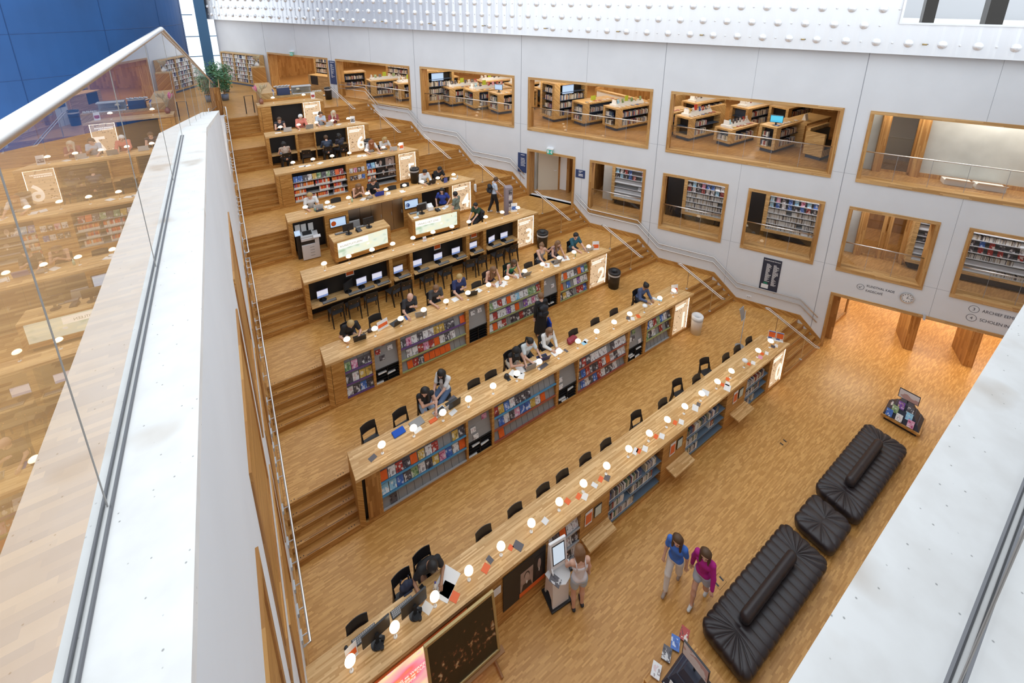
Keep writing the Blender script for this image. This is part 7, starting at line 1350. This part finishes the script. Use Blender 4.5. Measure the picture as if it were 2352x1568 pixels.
def plant(x, y, h, label, rr=.5):
    t = thing('potted_plant', label, 'plant', (x, y, 6.8)); mb = MB(); mb.lathe([(0, 0), (.17, 0), (.2, .36), (.17, .36), (.16, .3), (0, .3)], n=16); mb.obj('pot', 'pot', t, smooth=True); mb = MB(); g = random.Random(int(x * 50))
    stems = [(g.uniform(-.25, .25), g.uniform(-.25, .25), h * g.uniform(.7, 1)) for _ in range(6)]
    for a in stems: mb.tube([(0, 0, .3), (a[0] * .4, a[1] * .4, h * .5), a], .012, 5)
    mb.obj('stem', 'beech', t); mb = MB()
    for _ in range(520):
        a = g.choice(stems); q = g.uniform(.35, 1.05); c = Vector((a[0] * q + g.gauss(0, rr * .32), a[1] * q + g.gauss(0, rr * .32), .3 + (a[2] - .3) * q + g.gauss(0, .1))); u = Vector((g.gauss(0, 1), g.gauss(0, 1), g.gauss(0, .5))).normalized() * .085; v = u.cross(Vector((g.gauss(0, 1), g.gauss(0, 1), 1))).normalized() * .04
        mb.add([c - u, c + v, c + u, c - v], [(0, 1, 2, 3)])
    mb.obj('foliage', 'leaf', t)
plant(-1.25, 22.5, 1.65, 'leafy green plant in a blue-grey pot in front, on the top floor', .5); plant(-1.15, 25.2, 1.7, 'leafy green plant behind, nearer the far bookcase', .45); plant(-1.7, 27.6, 1.7, 'leafy green plant beside the blue steel column', .5)
mb = MB()
for k in range(9): mb.box(-1.95 + .058 * k, 18.55, 6.8, -1.90 + .058 * k, 18.6, 8.22)
mb.box(-1.97, 18.6, 6.8, -1.42, 18.64, 8.2, 1); mb.box(-1.45, 18.6, 6.8, -1.42, 21.5, 8.2, 1); tag(mb.obj('slatted_oak_screen', ['slat', 'side']), 'oak slatted balustrade at the head of the left stairs', 'balustrade')
t = thing('dark_table', 'dark table with red and black things by the far window', 'table', (-2.0, 27.0, 6.8)); mb = MB(); mb.box(-.6, -.4, .70, .5, .4, .76); mb.obj('tabletop', 'black', t)
for sx in (-.5, .4):
    for sy2 in (-.35, .35): mb = MB(); mb.box(sx - .03, sy2 - .03, 0, sx + .03, sy2 + .03, .7); mb.obj('leg', 'black', t)
t = thing('tubular_stand', 'black tubular frame standing on the top floor left of desk 7', 'stand', (-.26, 18.25, 6.8), .25); mb = MB(); mb.tube([(-.19, 0, 0), (-.19, 0, .92), (.19, 0, .92), (.19, 0, 0)], .022, 8); mb.obj('frame', 'blackpl', t)
# cafe corner behind desk 7
t = thing('cafe_counter', 'oak cafe counter behind desk 7', 'counter', (.25, 18.0, 6.8)); mb = MB(); mb.box(0, 0, 0, .7, 3.4, .98); mb.box(.7, 0, .0, 3.0, .5, .80); mb.obj('body', 'island', t); mb = MB(); mb.box(-.02, -.02, .98, .72, 3.42, 1.02); mb.obj('worktop', 'top', t)
t = thing('display_case', 'glass-fronted pastry case on the cafe counter', 'display case', (1.75, 18.05, 7.60)); mb = MB(); mb.box(0, 0, 0, .95, .4, .06); mb.box(0, .36, .06, .95, .4, .42); mb.box(0, 0, .38, .95, .4, .42); mb.obj('shell', 'lgrey', t); mb = MB(); mb.box(.02, .02, .06, .93, .04, .38); mb.obj('pane', 'dglass', t); mb = MB(); mb.box(.1, .1, .06, .85, .3, .14); mb.obj('tray', 'cream', t)
t = thing('coffee_machine', 'dark coffee machine on the cafe counter', 'coffee machine', (1.05, 18.1, 7.60)); mb = MB(); mb.box(0, 0, 0, .6, .42, .40); mb.obj('body', M.setdefault('dblue', mk('dark_blue_metal', (.05, .07, .15), .35, .3)), t, bevel=.02); mb = MB(); mb.box(.02, .0, .40, .58, .4, .44); mb.obj('cup_tray', 'steel', t)
for i in range(14): bottle((.95 + .055 * i, 18.2 + .06 * (i % 3), 8.045), f'white cup, {ordw(i)} from left on top of the coffee machine', (.75, .75, .78), .07, .03, (.6, .6, .62))
for i in range(7): bottle((.86 + .02 * (i % 2), 18.0 + .09 * i, 7.60), f'bottle, {ordw(i)} along the end of the cafe counter', (.25, .3, .4) if i % 2 else (.6, .6, .65), .3, .035)
for i in range(8): bottle((2.75 + .06 * i, 18.15 + .04 * (i % 2), 7.60), f'small jar, {ordw(i)} from left beside the pastry case', (.7, .66, .6), .11, .032, (.4, .35, .3))
t = thing('tall_oak_cabinet', 'tall plain oak cabinet behind the cafe with dried flowers on top', 'cabinet', (.35, 24.3, 6.8)); mb = MB(); mb.box(0, 0, 0, .75, .6, 1.55); mb.obj('body', 'island', t); mb = MB(); mb.box(.01, -.01, .05, .74, 0, 1.5); mb.obj('door', 'side', t)
M['straw'] = mk('dried_grass', (.52, .42, .26), .8); M['pinkf'] = mk('pink_plume', (.70, .20, .32), .7)
def dried(loc, label, vase, pink, n=16, hh=.75):
    t = thing('dried_flower_vase', label, 'vase', loc); mb = MB(); mb.lathe([(0, 0), (.07, 0), (.11, .10), (.10, .18), (.04, .25), (.045, .29)], n=18); mb.obj('vase', vase, t, smooth=True); g = random.Random(11); mb = MB(); m2 = MB()
    for i in range(n):
        a = g.uniform(0, 2 * PI); l = g.uniform(.6, 1) * hh; sp = g.uniform(.15, .42); e = Vector((math.cos(a) * sp * l, math.sin(a) * sp * l, .26 + l * .8)); s = Vector((0, 0, .26))
        mb.tube([s, s.lerp(e, .5) + Vector((0, 0, .06)), e], .004, 4); tgt = m2 if (pink and i % 5 == 0) else mb; d = (e - s).normalized(); tgt.tube([e - d * .22, e - d * .1, e, e + d * .07], [.008, .05, .04, .004], 6)
    mb.obj('grasses', 'straw', t); 
    if pink: m2.obj('pink_plumes', 'pinkf', t)
dried((.22, yn(7) + .42, ztop(7)), 'brown glass vase of pampas grass and pink plumes on desk 7', cmat((.30, .12, .08), .2), True, 18, .85); dried((.7, 24.6, 8.35), 'vase of dried flowers on the tall oak cabinet', 'white', False, 12, .5)
mb = MB(); mb.box(.28, yn(7) + .77, ztop(7) - .08, 2.7, yn(7) + .80, ztop(7) + .14); tag(mb.obj('oak_upstand', 'front'), 'oak upstand board along the back edge of desk 7', 'board')
